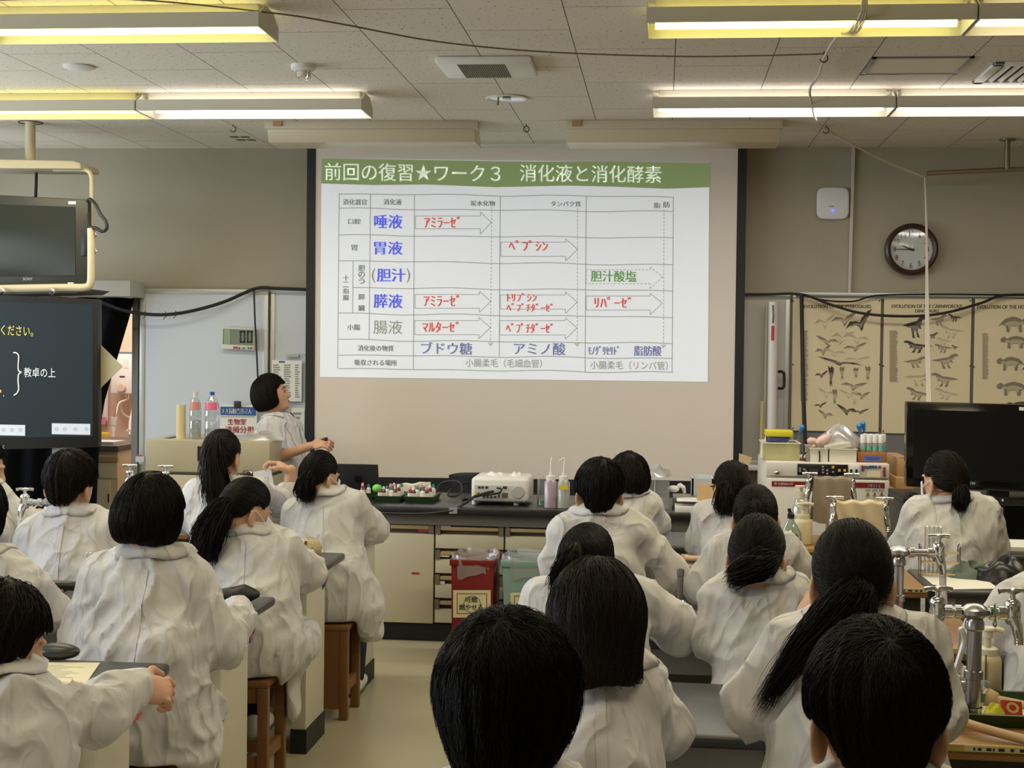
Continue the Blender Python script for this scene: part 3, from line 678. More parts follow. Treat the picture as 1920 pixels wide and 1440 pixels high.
for q in ((1546, 605, 40, 34, 0, 2, 0), (1583, 600, 52, 36, 0, 0, 0), (1612, 606, 58, 44, 0, 1, -.25), (1552, 640, 46, 24, 1, 0, 0), (1578, 634, 40, 40, 0, 2, .3), (1608, 636, 48, 28, 1, 2, 0), (1543, 658, 32, 26, 0, 0, 0), (1565, 662, 44, 22, 1, 2, 0), (1603, 652, 46, 22, 0, 0, 0),
          (1575, 680, 88, 16, 1, 1, .1), (1607, 675, 50, 20, 0, 2, .1), (1540, 703, 26, 18, 0, 1, 0), (1600, 724, 50, 24, 0, 0, .2), (1592, 740, 40, 22, 1, 2, 0), (1550, 738, 34, 24, 1, 2, 0), (1616, 742, 26, 24, 0, 0, .3), (1538, 760, 26, 14, 0, 1, 0), (1548, 778, 30, 22, 1, 0, 0), (1588, 770, 40, 26, 1, 1, 0), (1613, 772, 34, 12, 0, 1, 0)):
    cr.append((WING, *q[:4], bool(q[4]), q[5], q[6]))
for q in ((1558, 706, 18, 40, 0, 1, 0), (1579, 700, 16, 26, 1, 0, 0), (1627, 700, 18, 28, 0, 0, 0), (1605, 699, 18, 20, 1, 0, 0), (1565, 744, 16, 30, 0, 0, 0), (1602, 746, 18, 26, 1, 2, 0)): cr.append((PERCH, *q[:4], bool(q[4]), q[5], q[6]))
poster(1484, 560, 1652, 807, [('EVOLUTION OF THE PTEROSAURS', 1507, 571.5, 1633, 578)], 'pterosaur poster, the one nearest the screen, behind the black cable', cr, (1501, 620, 1516, 753))
cr = []
for q in ((1714, 612, 44, 52, 0, 1, 0), (1759, 600, 32, 26, 0, 0, 0), (1791, 596, 28, 18, 1, 1, 0), (1786, 622, 46, 30, 1, 2, 0), (1722, 650, 56, 28, 1, 1, 0), (1770, 640, 28, 18, 1, 2, 0), (1770, 653, 36, 20, 1, 0, 0), (1791, 651, 14, 10, 1, 1, 0), (1748, 629, 22, 14, 0, 1, 0),
          (1714, 679, 44, 26, 0, 0, 0), (1771, 677, 52, 34, 0, 0, 0), (1721, 710, 56, 34, 0, 2, .1), (1773, 712, 52, 32, 1, 0, 0), (1722, 739, 48, 28, 1, 0, .1), (1775, 739, 46, 26, 1, 2, .1)):
    cr.append((BIPED, *q[:4], bool(q[4]), q[5], q[6]))
poster(1653, 560, 1822, 812, [('EVOLUTION OF THE CARNIVOROUS', 1672, 571, 1804, 577.5), ('DINOSAURS', 1716, 580, 1760, 586)], 'carnivorous dinosaur poster partly hidden by the hanging white cord', cr, (1668, 620, 1684, 718))
cr = [(QUAD, *q[:4], bool(q[4]), q[5], 0) for q in ((1900, 606, 58, 42, 0, 0), (1905, 640, 58, 34, 1, 0), (1945, 650, 40, 30, 0, 2), (1896, 680, 54, 38, 1, 0), (1935, 690, 40, 30, 0, 1), (1900, 727, 62, 38, 1, 0), (1915, 760, 56, 24, 1, 1), (1960, 615, 50, 36, 1, 0), (1970, 720, 50, 36, 1, 0))]
poster(1823, 561, 1992, 815, [('EVOLUTION OF THE HORNED', 1832, 572, 1942, 579)], 'horned dinosaur poster cut off by the right edge of the view', cr, (1842, 625, 1854, 712))
# white tube, level and cable by the posters
t = thing('map_tube', 'tall white tube with a red label leaning on the grey board', 'tube', P(1446, 862, Y=9.75))
a = P(1450, 566, Y=9.75); b = P(1446, 873.5, Y=9.75)
MB().cyl(b, a, .032, n=20).build('tube', mat('white_tube', (214, 210, 204), .35), t)
MB().px(1446, 611, 1452, 638, 9.712, .004).build('label', mat('sign_red', 0), t)
m = MB(); m.tube([P(1449, 572, Y=9.71), P(1450, 590, Y=9.71), P(1449, 605, Y=9.71)], .006, 6); m.build('clip', CHROME, t)
MB().tube([P(1460, 697, Y=9.8), P(1467, 697, Y=9.78), P(1470, 702, Y=9.78), P(1470, 722, Y=9.78), P(1467, 728, Y=9.78), P(1460, 728, Y=9.8)], .010, 8, smooth=3).build('handle', BLACK, RWB)
tag(MB().prism([P(1436, 568, Y=9.8), P(1440, 568, Y=9.8), P(1434, 873, Y=9.8), P(1429, 873, Y=9.8)], (0, .02, 0)).build('long_ruler', mat('ruler_wood', (186, 176, 146), .6)), 'long thin wooden ruler standing against the grey board', 'ruler')
tag(MB().prism([P(1427, 752, Y=9.74), P(1431, 752, Y=9.74), P(1428, 873.5, Y=9.74), P(1423, 873.5, Y=9.74)], (0, .02, 0)).build('short_stick', mat('stick_wood', (190, 172, 110), .6)), 'short wooden stick leaning beside the long ruler', 'stick')
m = MB()
m.tube([P(1395, 552, Y=9.82), P(1440, 552, Y=9.82), P(1503, 552, Y=9.8), P(1560, 572, Y=9.78), P(1620, 588, Y=9.76), P(1700, 593, Y=9.75), P(1770, 587, Y=9.76), P(1840, 568, Y=9.78), P(1880, 554, Y=9.8), P(1960, 553, Y=9.82)], .009, 8, smooth=6)
m.tube([P(1503, 552, Y=9.79), P(1545, 563, Y=9.8), P(1600, 565, Y=9.8), P(1645, 554, Y=9.8), P(1750, 552, Y=9.8), P(1880, 553, Y=9.8)], .006, 6, smooth=5)
m.tube([P(1503, 552, Y=9.78), P(1504, 620, Y=9.7), P(1506, 720, Y=9.6), P(1508, 790, Y=9.5), P(1511, 850, Y=9.3)], .014, 8, smooth=5)
tag(m.build('poster_cable', CABLE), 'black cable looping over the dinosaur posters and dropping to the incubator', 'cable')
# ---------------------------------------------------------------- teacher's counter
TOP = mat('bench_top', (34, 34, 37), .3, noise=(9, .15)); PANEL = mat('panel_cream', (212, 204, 182), .45, noise=(4, .04))
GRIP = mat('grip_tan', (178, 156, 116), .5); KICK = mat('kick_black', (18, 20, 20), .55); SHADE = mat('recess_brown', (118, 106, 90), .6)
CZ = P(780, 950, Y=8.08).z; CY0, CY1 = 8.16, 8.93
x0 = P(574, 1000, Y=CY0).x; x1 = P(1400, 1000, Y=CY0).x
t = thing('teacher_counter', 'long black topped teacher\'s counter with cream drawers under the screen', 'counter', ((x0 + x1) / 2, 8.5, 0))
MB().boxc(x0 - .06, x1 + .06, CY0 - .08, CY1, CZ - .045, CZ).build('worktop', TOP, t, bevel=.008)
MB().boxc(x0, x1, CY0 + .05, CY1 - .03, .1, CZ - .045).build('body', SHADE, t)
MB().boxc(x0 + .01, x1 - .01, CY0 + .03, CY1 - .05, 0, .1).build('kickboard', KICK, t)
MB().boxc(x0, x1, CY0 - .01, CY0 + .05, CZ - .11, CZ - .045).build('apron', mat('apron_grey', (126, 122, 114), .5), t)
def pz(y, Y=CY0): return P(900, y, Y=Y).z
cols = [(575, 700), (701, 813), (816, 944), (947, 1075), (1078, 1206), (1209, 1337), (1340, 1400)]
zt = CZ - .11; zb = .105
for i, (p0, p1) in enumerate(cols):
    a = P(p0, 1000, Y=CY0).x; b = P(p1, 1000, Y=CY0).x
    if i < 2:
        q = MB().boxc(a, b, CY0 + .01, CY0 + .05, zb, zt - .055).build('door', PANEL, t, bevel=.004)
        MB().boxc(a + .004, b - .03, CY0 + .005, CY0 + .05, zt - .03, zt - .006).build('grip', GRIP, q, bevel=.003)
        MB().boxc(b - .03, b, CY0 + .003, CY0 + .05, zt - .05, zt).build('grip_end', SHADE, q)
    else:
        n = 4; h = (zt - zb) / n
        for k in range(n):
            top = zt - k * h
            q = MB().boxc(a, b, CY0 + .012, CY0 + .05, top - h + .006, top - .056).build('drawer', PANEL, t, bevel=.004)
            MB().boxc(a + .03, b - .03, CY0 + .004, CY0 + .05, top - .032, top - .010).build('grip', GRIP, q, bevel=.004)
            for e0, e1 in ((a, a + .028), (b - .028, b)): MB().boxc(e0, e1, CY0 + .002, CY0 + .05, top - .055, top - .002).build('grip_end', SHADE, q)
STK = mat('red_sticker', (176, 52, 48), .6)
for r in ((784, 989, 802, 993), (784, 994, 803, 997), (772, 1073.5, 786, 1076.5)): MB().px(*r, CY0 + .006, .004).build('sticker', STK, t)
for r in ((823, 986, 845, 993), (825, 1037, 842, 1044), (825, 1090, 834, 1096)):
    q = MB().px(*r, CY0 + .008, .004).build('drawer_label', PAPER, t)
    m = MB()
    for j in range(3): m.px(r[0] + 2 + j * (r[2] - r[0]) / 3, r[1] + 1.5, r[0] + (j + .75) * (r[2] - r[0]) / 3, r[3] - 2, CY0 + .007, .001)
    m.build('label_print', STK, q)
# chair behind the counter
t = thing('chair', 'black backed chair standing behind the counter by the projector', 'chair', P(890, 1100, Y=9.25))
def cb(u, v):
    p = P(845 + 92 * u, 930 - 44 * v * (1 - .12 * abs(2 * u - 1) ** 4), Y=9.25); return p + Vector((0, .05 * (2 * u - 1) ** 2, 0))
MB().grid(cb, 18, 8).build('backrest', mat('chair_black', (20, 20, 22), .6), t, ang=0, solid=-.03)
a = P(890, 930, Y=9.28); MB().boxc(a.x - .21, a.x + .21, 9.0, 9.25, .44, .5).build('seat', mat('chair_black', 0), t, bevel=.02)
for sx in (-.19, .19):
    for yy in (9.02, 9.27): MB().cyl((a.x + sx, yy, 0), (a.x + sx, yy, .44 if yy < 9.2 else a.z), .012, n=10).build('leg', CHROME, t)
# laptop
t = thing('laptop', 'dark grey open laptop seen from behind with a four square logo', 'laptop', P(670, 925, Y=8.5))
a = P(612, 925, Y=8.55); b = P(714, 869, Y=8.55)
LAP = mat('laptop_grey', (66, 66, 68), .35, .6)
MB().prism([(a.x, 8.52, CZ + .016), (b.x, 8.52, CZ + .016), (b.x, 8.46, b.z), (a.x, 8.46, b.z)], (0, .008, 0)).build('lid', LAP, t, bevel=.003)
MB().boxc(a.x, b.x, 8.52, 8.76, CZ, CZ + .016).build('base', LAP, t, bevel=.004)
m = MB(); c = P(671, 898, Y=8.48)
for dx in (-1, 1):
    for dz in (-1, 1): m.boxc(c.x + dx * .0115 - .0095, c.x + dx * .0115 + .0095, 8.474, 8.49, c.z + dz * .0115 - .0095, c.z + dz * .0115 + .0095)
m.build('logo', mat('logo_dark', (40, 40, 42), .2, .8), t)
# trays with little bottles
GREEN = mat('tray_green', (36, 62, 30), .45); GLASS = clear('glass', (235, 242, 240), .2, .06); PINK = mat('pink_rubber', (232, 150, 160), .55); AMBER = mat('amber_glass', (110, 50, 36), .2); TEAL = mat('teal_label', (40, 130, 112), .6); CLOTH = mat('tray_paper', (226, 220, 196), .8)
def tray(name, label, x0, x1, y0, y1, z, grp=None, h=.03):
    t = thing(name, label, 'tray', ((x0 + x1) / 2, (y0 + y1) / 2, z), grp)
    m = MB(); e = .014
    o = [(x0, y0), (x1, y0), (x1, y1), (x0, y1)]; i = [(x0 + e, y0 + e), (x1 - e, y0 + e), (x1 - e, y1 - e), (x0 + e, y1 - e)]
    v = [(*p, z) for p in i] + [(*p, z + h) for p in o] + [(*p, z + h) for p in i] + [(x + (.006 if k in (0, 3) else -.006), y + (.006 if k < 2 else -.006), z + .005) for k, (x, y) in enumerate(i)]
    fs = [(3, 2, 1, 0), (12, 13, 14, 15)]
    for k in range(4):
        j = (k + 1) % 4; fs += [(k, j, j + 4, k + 4), (k + 4, j + 4, j + 8, k + 8), (k + 8, j + 8, j + 12, k + 12)]
    m.add(v, fs).build('tray', GREEN, t); MB().boxc(x0 + .022, x1 - .022, y0 + .022, y1 - .022, z + .006, z + .009).build('liner', CLOTH, t)
    return t
def vial(c, r, h, body, capm, label, grp, capn='cap', name='reagent_bottle'):
    c = Vector(c); t = thing(name, label, 'bottle', c, grp)
    MB().lathe([(0, 0), (r, 0), (r, h * .62), (r * .55, h * .72), (r * .55, h * .78), (0, h * .78)], c, 14).build('body', body, t)
    MB().lathe([(r * .62, h * .76), (r * .62, h * .86), (r * .42, h * .96), (0, h)], c, 12).build(capn, capm, t)
    MB().lathe([(r * 1.02, h * .15), (r * 1.02, h * .5)], c, 14).build('label', PAPER, t)
    return t
def beaker(c, r, h, label, name='beaker', cat='beaker', m=None, liquid=None, lab=None, grp=None):
    c = Vector(c); t = thing(name, label, cat, c, grp)
    MB().lathe([(0, .001), (r, .001), (r, h), (r * 1.08, h + .002), (r * .97, h), (r * .97, .004), (0, .004)], c, 24).build('glass', m or GLASS, t)
    if liquid: MB().lathe([(0, .005), (r * .95, .005), (r * .95, liquid[0]), (0, liquid[0])], c, 20).build('liquid', liquid[1], t)
    if lab: MB().lathe([(r * 1.015, h * lab[0]), (r * 1.015, h * lab[1])], c, 20).build('label', lab[2], t)
    return t
trs = [(686, 702, 8.47, 'left'), (703, 752, 8.32, 'middle'), (757, 812, 8.32, 'right')]
NM = ['beside the laptop', 'between two others on the counter', 'nearest the projector']
for i, (p0, p1, Y, nm) in enumerate(((668, 701, 8.42, 0), (700, 752, 8.28, 1), (756, 813, 8.28, 2))):
    a = P(p0, 945, Y=Y).x; b = P(p1, 945, Y=Y).x
    tray('sample_tray', 'dark green tray of small bottles %s' % NM[i], a, b, Y, Y + .3, CZ, 'green sample trays on the counter', .035)
    for k in range(9):
        cx = a + .025 + (b - a - .05) * ((k * 2) % 9 + .4) / 9; cy = Y + .05 + .19 * ((k * 4) % 9) / 9
        bm, cm, d = ((AMBER, PINK, 'amber bottle with pink rubber top'), (mat('bottle_white', (225, 222, 214), .4), TEAL, 'white bottle with green cap'), (AMBER, WHITE, 'amber bottle with white cap'))[k % 3]
        vial((cx, cy, CZ + .0095), .014, .085 - .01 * (k % 2), bm, cm, 'small %s in the tray %s' % (d, NM[i].replace(' on the counter', '')), 'reagent bottles in the tray ' + NM[i])
    beaker(((a + b) / 2 + (.02 if i == 1 else -.03), Y + .2, CZ + .0095), .03 if i else .026, .075, 'small glass beaker in the green tray %s' % NM[i])
c = P(705, 925, Y=8.3); tag(MB().ell((c.x, 8.33, CZ + .075), (.028, .024, .024)).build('green_ball', mat('lime_plastic', (120, 210, 90), .5)), 'small bright green ball on the corner of the middle tray', 'ball')
def cloth_fn(u, v): 
    p = P(745 + 62 * u, 930 - 22 * v - 5 * u, Y=8.6); return p + Vector((0, .05 * math.sin(u * 8) * .3, .004 * math.sin(u * 13 + v * 5)))
tag(MB().grid(cloth_fn, 14, 6).build('crumpled_paper', CLOTH, ang=0, solid=.003), 'crumpled printed paper standing behind the right sample tray', 'paper')
# projector
t = thing('projector', 'white projector with ports and a round speaker grille facing the class', 'projector', P(937, 940, Y=8.35))
a = P(883, 938, Y=8.25); b = P(991, 897, Y=8.25)
MB().boxc(a.x, b.x, 8.25, 8.60, CZ + .018, b.z).build('housing', mat('projector_white', (226, 224, 218), .35), t, bevel=.022, seg=3)
MB().px(890, 911, 970, 934, 8.247, .006).build('port_panel', mat('projector_grey', (206, 204, 198), .4), t)
c = P(971, 923, Y=8.246); MB().lathe([(0, -.004), (.034, -.004), (.038, 0)], c, 24, (0, 1, 0)).build('speaker_grille', mat('grille_grey', (178, 176, 172), .6), t)
for r in ((891, 923, 898, 931), (896, 912, 901, 916), (903, 912, 907, 916), (910, 912, 915, 916), (943, 912, 950, 916), (905, 924, 909, 934), (934, 924, 937, 934), (912, 930, 916, 934), (919, 930, 923, 934), (926, 930, 930, 934)): MB().px(*r, 8.243, .006).build('port', DARK, t)
m = MB()
for i in range(4): m.px(941 + i * 3, 924, 942.6 + i * 3, 934, 8.243, .005)
m.build('slots', DARK, t)
for x in (890, 968):
    q = P(x, 938, Y=8.3); MB().cyl((q.x, 8.3, CZ), (q.x, 8.3, CZ + .02), .016, n=12).build('foot', WHITE, t)
q = P(903, 915, Y=8.244); m = MB().px(890, 922, 896, 932, 8.242, .004); m.build('yellow_label', mat('yellow_card', 0), t)
def towel_lump(px0, px1, pyt, Y, name, label):
    a = P(px0, 897, Y=Y); b = P(px1, pyt, Y=Y); c = (a + b) / 2; c.z = a.z + .002
    m = MB().grid(lambda u, v: Vector((c.x + (u - .5) * (b.x - a.x), Y + (v - .5) * .16, a.z + .003 + (b.z - a.z) * max(0, math.sin(PI * u)) ** .4 * max(0, math.sin(PI * v)) ** .35 * (.85 + .15 * math.sin(u * 14 + v * 6)))), 18, 10)
    return tag(m.build(name, mat('white_rag', (232, 230, 222), .85), ang=0), label, 'cloth')
towel_lump(906, 950, 885, 8.45, 'white_rag', 'white folded cloth on top of the projector, the wider one'); towel_lump(955, 981, 885, 8.45, 'white_rag', 'small white cloth lump on the right end of the projector')
m = MB()
m.tube([P(925, 921, Y=8.24), P(905, 926, Y=8.2), P(890, 931, Y=8.16), P(876, 941, Y=8.13), P(868, 946, Y=8.12), P(858, 953, Y=8.1)], .008, 8, smooth=5)
m.tube([P(932, 915, Y=8.24), P(940, 917, Y=8.22), P(936, 924, Y=8.2), P(915, 928, Y=8.2), P(897, 930, Y=8.18), P(870, 938, Y=8.15)], .006, 6, smooth=5)
m.cyl(P(866, 938, Y=8.15), P(874, 933, Y=8.15), .012, n=8)
m.tube([P(850, 957, Y=8.06), P(800, 963, Y=8.06), P(740, 963, Y=8.06), P(700, 961, Y=8.06)], .007, 6, smooth=4)
tag(m.build('projector_cable', CABLE), 'black cables running from the projector over the counter edge', 'cable')
tag(MB().px(842, 953, 857, 963, 8.055, .02).build('cable_adapter', mat('adapter_grey', (150, 150, 150), .3)), 'grey adapter block on the projector cable at the counter edge', 'adapter')
m = MB()
pts = [P(880, 905, Y=8.7), P(862, 908, Y=8.66), P(845, 918, Y=8.6), P(840, 928, Y=8.5), P(852, 931, Y=8.45), P(865, 922, Y=8.5), P(862, 905, Y=8.6), P(843, 902, Y=8.7), P(825, 908, Y=8.75), P(818, 924, Y=8.7)]
tag(MB().tube(pts, .006, 6, smooth=5).build('coiled_cable', CABLE), 'thin black cable looping on the counter left of the projector', 'cable')
# wash bottles, jar, bin with cloths, papers
def wash(px, tint, label, spout, lab=None):
    c = P(px, 944, Y=8.2); c.z = CZ; r = .037
    t = thing('wash_bottle', label, 'bottle', c)
    MB().lathe([(0, 0), (r, .002), (r, .145), (r * .7, .16), (0, .16)], c, 24).build('body', clear('wash_' + tint[0], tint[1], .08, .45, .3), t)
    MB().lathe([(r * .72, .158), (r * .72, .182), (.01, .186), (.01, .2), (0, .2)], c, 20).build('cap', WHITE, t)
    MB().tube([c + Vector((0, 0, .19))] + [c + Vector(v) for v in spout], .0055, 8, smooth=4, rs=[.007, .006, .005, .003]).build('spout', WHITE, t)
    MB().lathe([(0, .006), (r * .95, .006), (r * .95, .07), (0, .07)], c, 20).build('liquid', clear('wash_liquid_' + tint[0], tint[2], .02, .35), t)
    if lab: MB().px(px - 8, 910, px + 9, 918, 8.162, .002).build('label', mat('yellow_tape', (226, 196, 40), .6), t)
wash(1032, ('pink', (214, 190, 206), (205, 178, 196)), 'pinkish wash bottle with an upright white spout on the counter', [(0, 0, .24), (.004, 0, .275), (.004, 0, .29)])
wash(1056, ('clear', (214, 216, 208), (200, 205, 196)), 'clear wash bottle with a yellow tape label and bent spout', [(.004, 0, .25), (.003, 0, .285), (-.03, 0, .265)], 1)
c = P(1016, 938, Y=8.3); beaker((c.x, 8.33, CZ), .03, .15, 'tall clear glass jar behind the pinkish wash bottle', 'glass_jar', 'jar', liquid=(.03, clear('jar_green', (120, 190, 160), .05, .5)))
t = thing('clear_bin', 'clear plastic tub with cloths standing on the counter behind students', 'tub', P(1230, 945, Y=8.25))
a = P(1206, 948, Y=8.25); b = P(1256, 896, Y=8.25)
CP = clear('clear_plastic', (230, 232, 232), .15, .16)
m = MB()
for q in ((a.x, b.x, 8.25, 8.254), (a.x, b.x, 8.5, 8.504), (a.x, a.x + .004, 8.25, 8.5), (b.x - .004, b.x, 8.25, 8.5)): m.boxc(*q, CZ, b.z)
m.boxc(a.x, b.x, 8.25, 8.5, CZ, CZ + .004); m.build('walls', CP, t)
m = MB()
for q in ((a.x - .01, b.x + .01, 8.24, 8.252), (a.x - .01, b.x + .01, 8.502, 8.514)): m.boxc(*q, b.z - .012, b.z)
m.boxc(P(1227, 900, Y=8.25).x, P(1228.5, 900, Y=8.25).x, 8.246, 8.25, CZ, b.z); m.build('rim', mat('tub_white', (214, 214, 212), .4), t)
def lump(name, label, cat, cx, cy, z, rx, ry, h, m_, seed=0, flat=.6, pos=None):
    r_ = random.Random(seed); ph = [r_.uniform(0, 6) for _ in range(6)]
    mb = MB().grid(lambda u, v: Vector((cx + rx * v * math.cos(2 * PI * u), cy + ry * v * math.sin(2 * PI * u), z + h * max(0, 1 - v ** 2.2) ** flat * (1 + .22 * math.sin(2 * PI * u * 2 + ph[0] + v * 3) + .16 * math.sin(2 * PI * u * 5 + ph[1] - v * 6)))), 36, 10)
    return tag(mb.build(name, m_, ang=0), label, cat)
lump('blue_cloth', 'bundle of greyish blue cloth inside the clear tub', 'cloth', (a.x + b.x) / 2 - .02, 8.37, CZ + .006, .055, .1, .1, mat('blue_grey_cloth', (86, 92, 104), .9), 3)
lump('plastic_bags', 'crumpled clear plastic bags heaped on top of the clear tub', 'plastic bag', (a.x + b.x) / 2, 8.37, b.z + .002, .09, .12, .05, clear('bag_clear', (222, 220, 218), .12, .34, .25), 5)
c = P(1266, 915, Y=8.3)
GL = mat('glove_white', (224, 222, 216), .6)
t = thing('rubber_glove', 'white rubber glove lying beside the clear tub', 'glove', c)
MB().ell(c + Vector((-.01, 0, -.005)), (.035, .03, .02)).build('palm', GL, t)
for i in range(4): MB().tube([c + Vector((.01, 0, 0)), c + Vector((.03, -.01 + .01 * i, .012 + .008 * (i % 2))), c + Vector((.055, -.02 + .02 * i, .006 - .012 * i))], .009, 8, smooth=3).build('finger', GL, t)
t = thing('document_tray', 'grey document tray with papers on the counter beside the cardboard sheet', 'tray', P(1290, 945, Y=8.25))
a = P(1262, 950, Y=8.2); b = P(1310, 920, Y=8.5)
MB().boxc(a.x, b.x, 8.3, 8.6, CZ, CZ + .06).build('tray', mat('grey_plastic', (128, 128, 126), .4), t, bevel=.004)
MB().boxc(a.x + .02, b.x, 8.12, 8.34, CZ + .061, CZ + .064).build('sheet', PAPER, t)
tag(MB().boxc(a.x + .01, b.x, 8.12, 8.28, CZ, CZ + .035).build('paper_pile', PAPER, bevel=.002), 'thick white paper pile lying at the counter\'s front edge', 'papers')
tag(MB().prism([P(1307, 975, Y=8.12), P(1338, 975, Y=8.12), P(1338, 908, Y=8.2), P(1307, 907, Y=8.2)], (0, .012, 0)).build('cardboard_sheet', mat('cardboard', (190, 156, 112), .8)), 'upright brown cardboard sheet beside the spectacled girl', 'cardboard')
t = thing('white_box', 'pale blue grey open box standing behind the cardboard sheet', 'box', P(1318, 930, Y=8.5))
a = P(1297, 925, Y=8.5); b = P(1338, 898, Y=8.5)
m = MB()
for q in ((a.x, b.x, 8.5, 8.51), (a.x, b.x, 8.78, 8.79), (a.x, a.x + .01, 8.5, 8.79), (b.x - .01, b.x, 8.5, 8.79)): m.boxc(*q, CZ, b.z)
m.boxc(a.x, b.x, 8.5, 8.79, CZ, CZ + .01); m.build('walls', mat('pale_blue_card', (196, 202, 208), .6), t)
MB().boxc(a.x + .012, b.x - .012, 8.512, 8.778, CZ + .012, b.z - .03).build('papers', PAPER, t)
tag(MB().prism([P(1386, 850, Y=8.6), P(1410, 858, Y=8.6), P(1404, 874, Y=8.6), P(1392, 866, Y=8.6), P(1388, 944, Y=8.6), P(1383, 944, Y=8.6)], (0, .015, 0)).build('wooden_bracket', mat('pale_wood', (196, 172, 132), .6)), 'small tan wooden piece sticking up behind the spectacled girl\'s head', 'wooden tool')
# waste bins
def bin_(name, label, px0, px1, pt, pb, pw, Y, color, sticker, word):
    a = P(px0, pt, Y=Y); b = P(px1, pt, Y=Y); w = b.x - a.x; cx = (a.x + b.x) / 2; z = a.z; k = pw
    t = thing(name, label, 'waste bin', (cx, Y + .16, 0))
    d = .32; o = [(cx - w / 2, Y), (cx + w / 2, Y), (cx + w / 2, Y + d), (cx - w / 2, Y + d)]
    lo = [(cx + (x - cx) * k, Y + d / 2 + (y - Y - d / 2) * k) for x, y in o]; i = [(cx + (x - cx) * .95, Y + d / 2 + (y - Y - d / 2) * .95) for x, y in o]; li = [(cx + (x - cx) * .93, Y + d / 2 + (y - Y - d / 2) * .93) for x, y in lo]
    v = [(*p, .002) for p in lo] + [(*p, z) for p in o] + [(*p, z) for p in i] + [(*p, .02) for p in li]
    fs = [(3, 2, 1, 0), (12, 13, 14, 15)]
    for q in range(4):
        j = (q + 1) % 4; fs += [(q, j, j + 4, q + 4), (q + 4, j + 4, j + 8, q + 8), (q + 8, j + 8, j + 12, q + 12)]
    MB().add(v, fs).build('body', color, t, bevel=.008)
    m = MB()
    for q, s_ in ((0, 1), (.01, .99)):
        pass
    vs = [(cx + (x - cx) * 1.03, Y + d / 2 + (y - Y - d / 2) * 1.03) for x, y in o]
    m = MB()
    for q in range(4):
        j = (q + 1) % 4; p0 = Vector((*vs[q], z)); p1 = Vector((*vs[j], z))
        m.boxc(min(p0.x, p1.x) - .004, max(p0.x, p1.x) + .004, min(p0.y, p1.y) - .004, max(p0.y, p1.y) + .004, z - .03, z + .004)
    m.build('rim', color, t, bevel=.004)
    r_ = random.Random(len(name)); 
    def bag(u, v):
        an = 2 * PI * u; sq = lambda q: math.copysign(abs(q) ** .5, q)
        wob_ = 1 + .018 * math.sin(u * 44 + v * 7) + .012 * math.sin(u * 81 + 2)
        if v < .45: zz = z + .015 - (.10 + .02 * math.sin(u * 38)) * (1 - v / .45); s_ = 1.06 * wob_
        elif v < .6: zz = z + .022 + .006 * math.sin(u * 50); s_ = 1.03 * wob_
        else: zz = z + .03 - .22 * (v - .6) / .4; s_ = .9 * wob_
        return (cx + w / 2 * s_ * sq(math.cos(an)), Y + d / 2 + d / 2 * s_ * sq(math.sin(an)), zz)
    MB().grid(bag, 90, 12).build('bag_liner', clear('bag_liner', (226, 226, 230), .15, .24, .3), t, ang=0)
    (sx0, sy0, sx1, sy1) = sticker
    Ys = lambda py: Y + d / 2 - d / 2 * (k + (1 - k) * P(900, py, Y=Y).z / z) - .006
    def sp_(x, y, e=0): return P(x, y, Y=Ys(y) - e)
    q = MB().poly([sp_(sx0, sy0), sp_(sx1, sy0), sp_(sx1, sy1), sp_(sx0, sy1)]).build('sign', mat('sign_cream', (226, 216, 182), .7), t)
    m = MB(); e = 1.3; b0 = (sx0 + 7, sy0 + 6, sx1 - 7, sy1 - 7)
    for r in ((b0[0], b0[1], b0[2], b0[1] + e), (b0[0], b0[3] - e, b0[2], b0[3]), (b0[0], b0[1], b0[0] + e, b0[3]), (b0[2] - e, b0[1], b0[2], b0[3])): m.poly([sp_(r[0], r[1], .002), sp_(r[2], r[1], .002), sp_(r[2], r[3], .002), sp_(r[0], r[3], .002)])
    m.build('sign_border', mat('sign_brown', (150, 76, 56), .7) if word else mat('sign_green', (60, 110, 80), .7), q)
    gi = mat('sign_ink', (40, 84, 56), .7)
    if word:
        m = MB(); c_ = ((sx0 + sx1) / 2 + .5, (sy0 + sy1) / 2 + 1)
        n = 40
        for j in range(n):
            a0 = 2 * PI * j / n; a1 = 2 * PI * (j + 1) / n
            m.poly([sp_(c_[0] + r * math.cos(g), c_[1] + r * math.sin(g), .002) for r, g in ((16, a0), (16, a1), (15, a1), (15, a0))])
        m.build('sign_ring', gi, q)
        for s, r in (('可燃', (872, 1119, 895, 1130)), ('燃やせる', (861, 1133, 905, 1144))):
            m = MB()
            for dx in (-.3, .3): text(m, s, lambda u, v: sp_(r[0] + dx + (r[2] - r[0]) * u, r[3] + (r[1] - r[3]) * v, .003))
            m.build('sign_lettering', mat('sign_ink2', (46, 60, 50), .7), q, smooth=False)
    else:
        m = MB()
        for (p0, p1) in (((976, 1120), (983, 1128)), ((1000, 1118), (992, 1128)), ((985, 1127), (984, 1140))):
            d_ = Vector((p1[0] - p0[0], p1[1] - p0[1])).normalized(); n_ = (-d_.y * 1.2, d_.x * 1.2)
            m.poly([sp_(p0[0] + n_[0], p0[1] + n_[1], .002), sp_(p0[0] - n_[0], p0[1] - n_[1], .002), sp_(p1[0] - n_[0], p1[1] - n_[1], .002), sp_(p1[0] + n_[0], p1[1] + n_[1], .002)])
        m.build('sign_lettering', gi, q)
    return t
bin_('waste_bin', 'red waste bin with a clear bag and a burnable rubbish sign', 846, 926, 1050, 1290, .93, 7.62, mat('bin_red', (122, 18, 24), .45), (849.5, 1106.5, 920, 1158), True)
bin_('waste_bin', 'pale teal waste bin with a clear bag, partly behind a boy', 941, 1040, 1052, 1290, .82, 7.62, mat('bin_teal', (128, 164, 164), .45), (957, 1111, 1022, 1160), False)

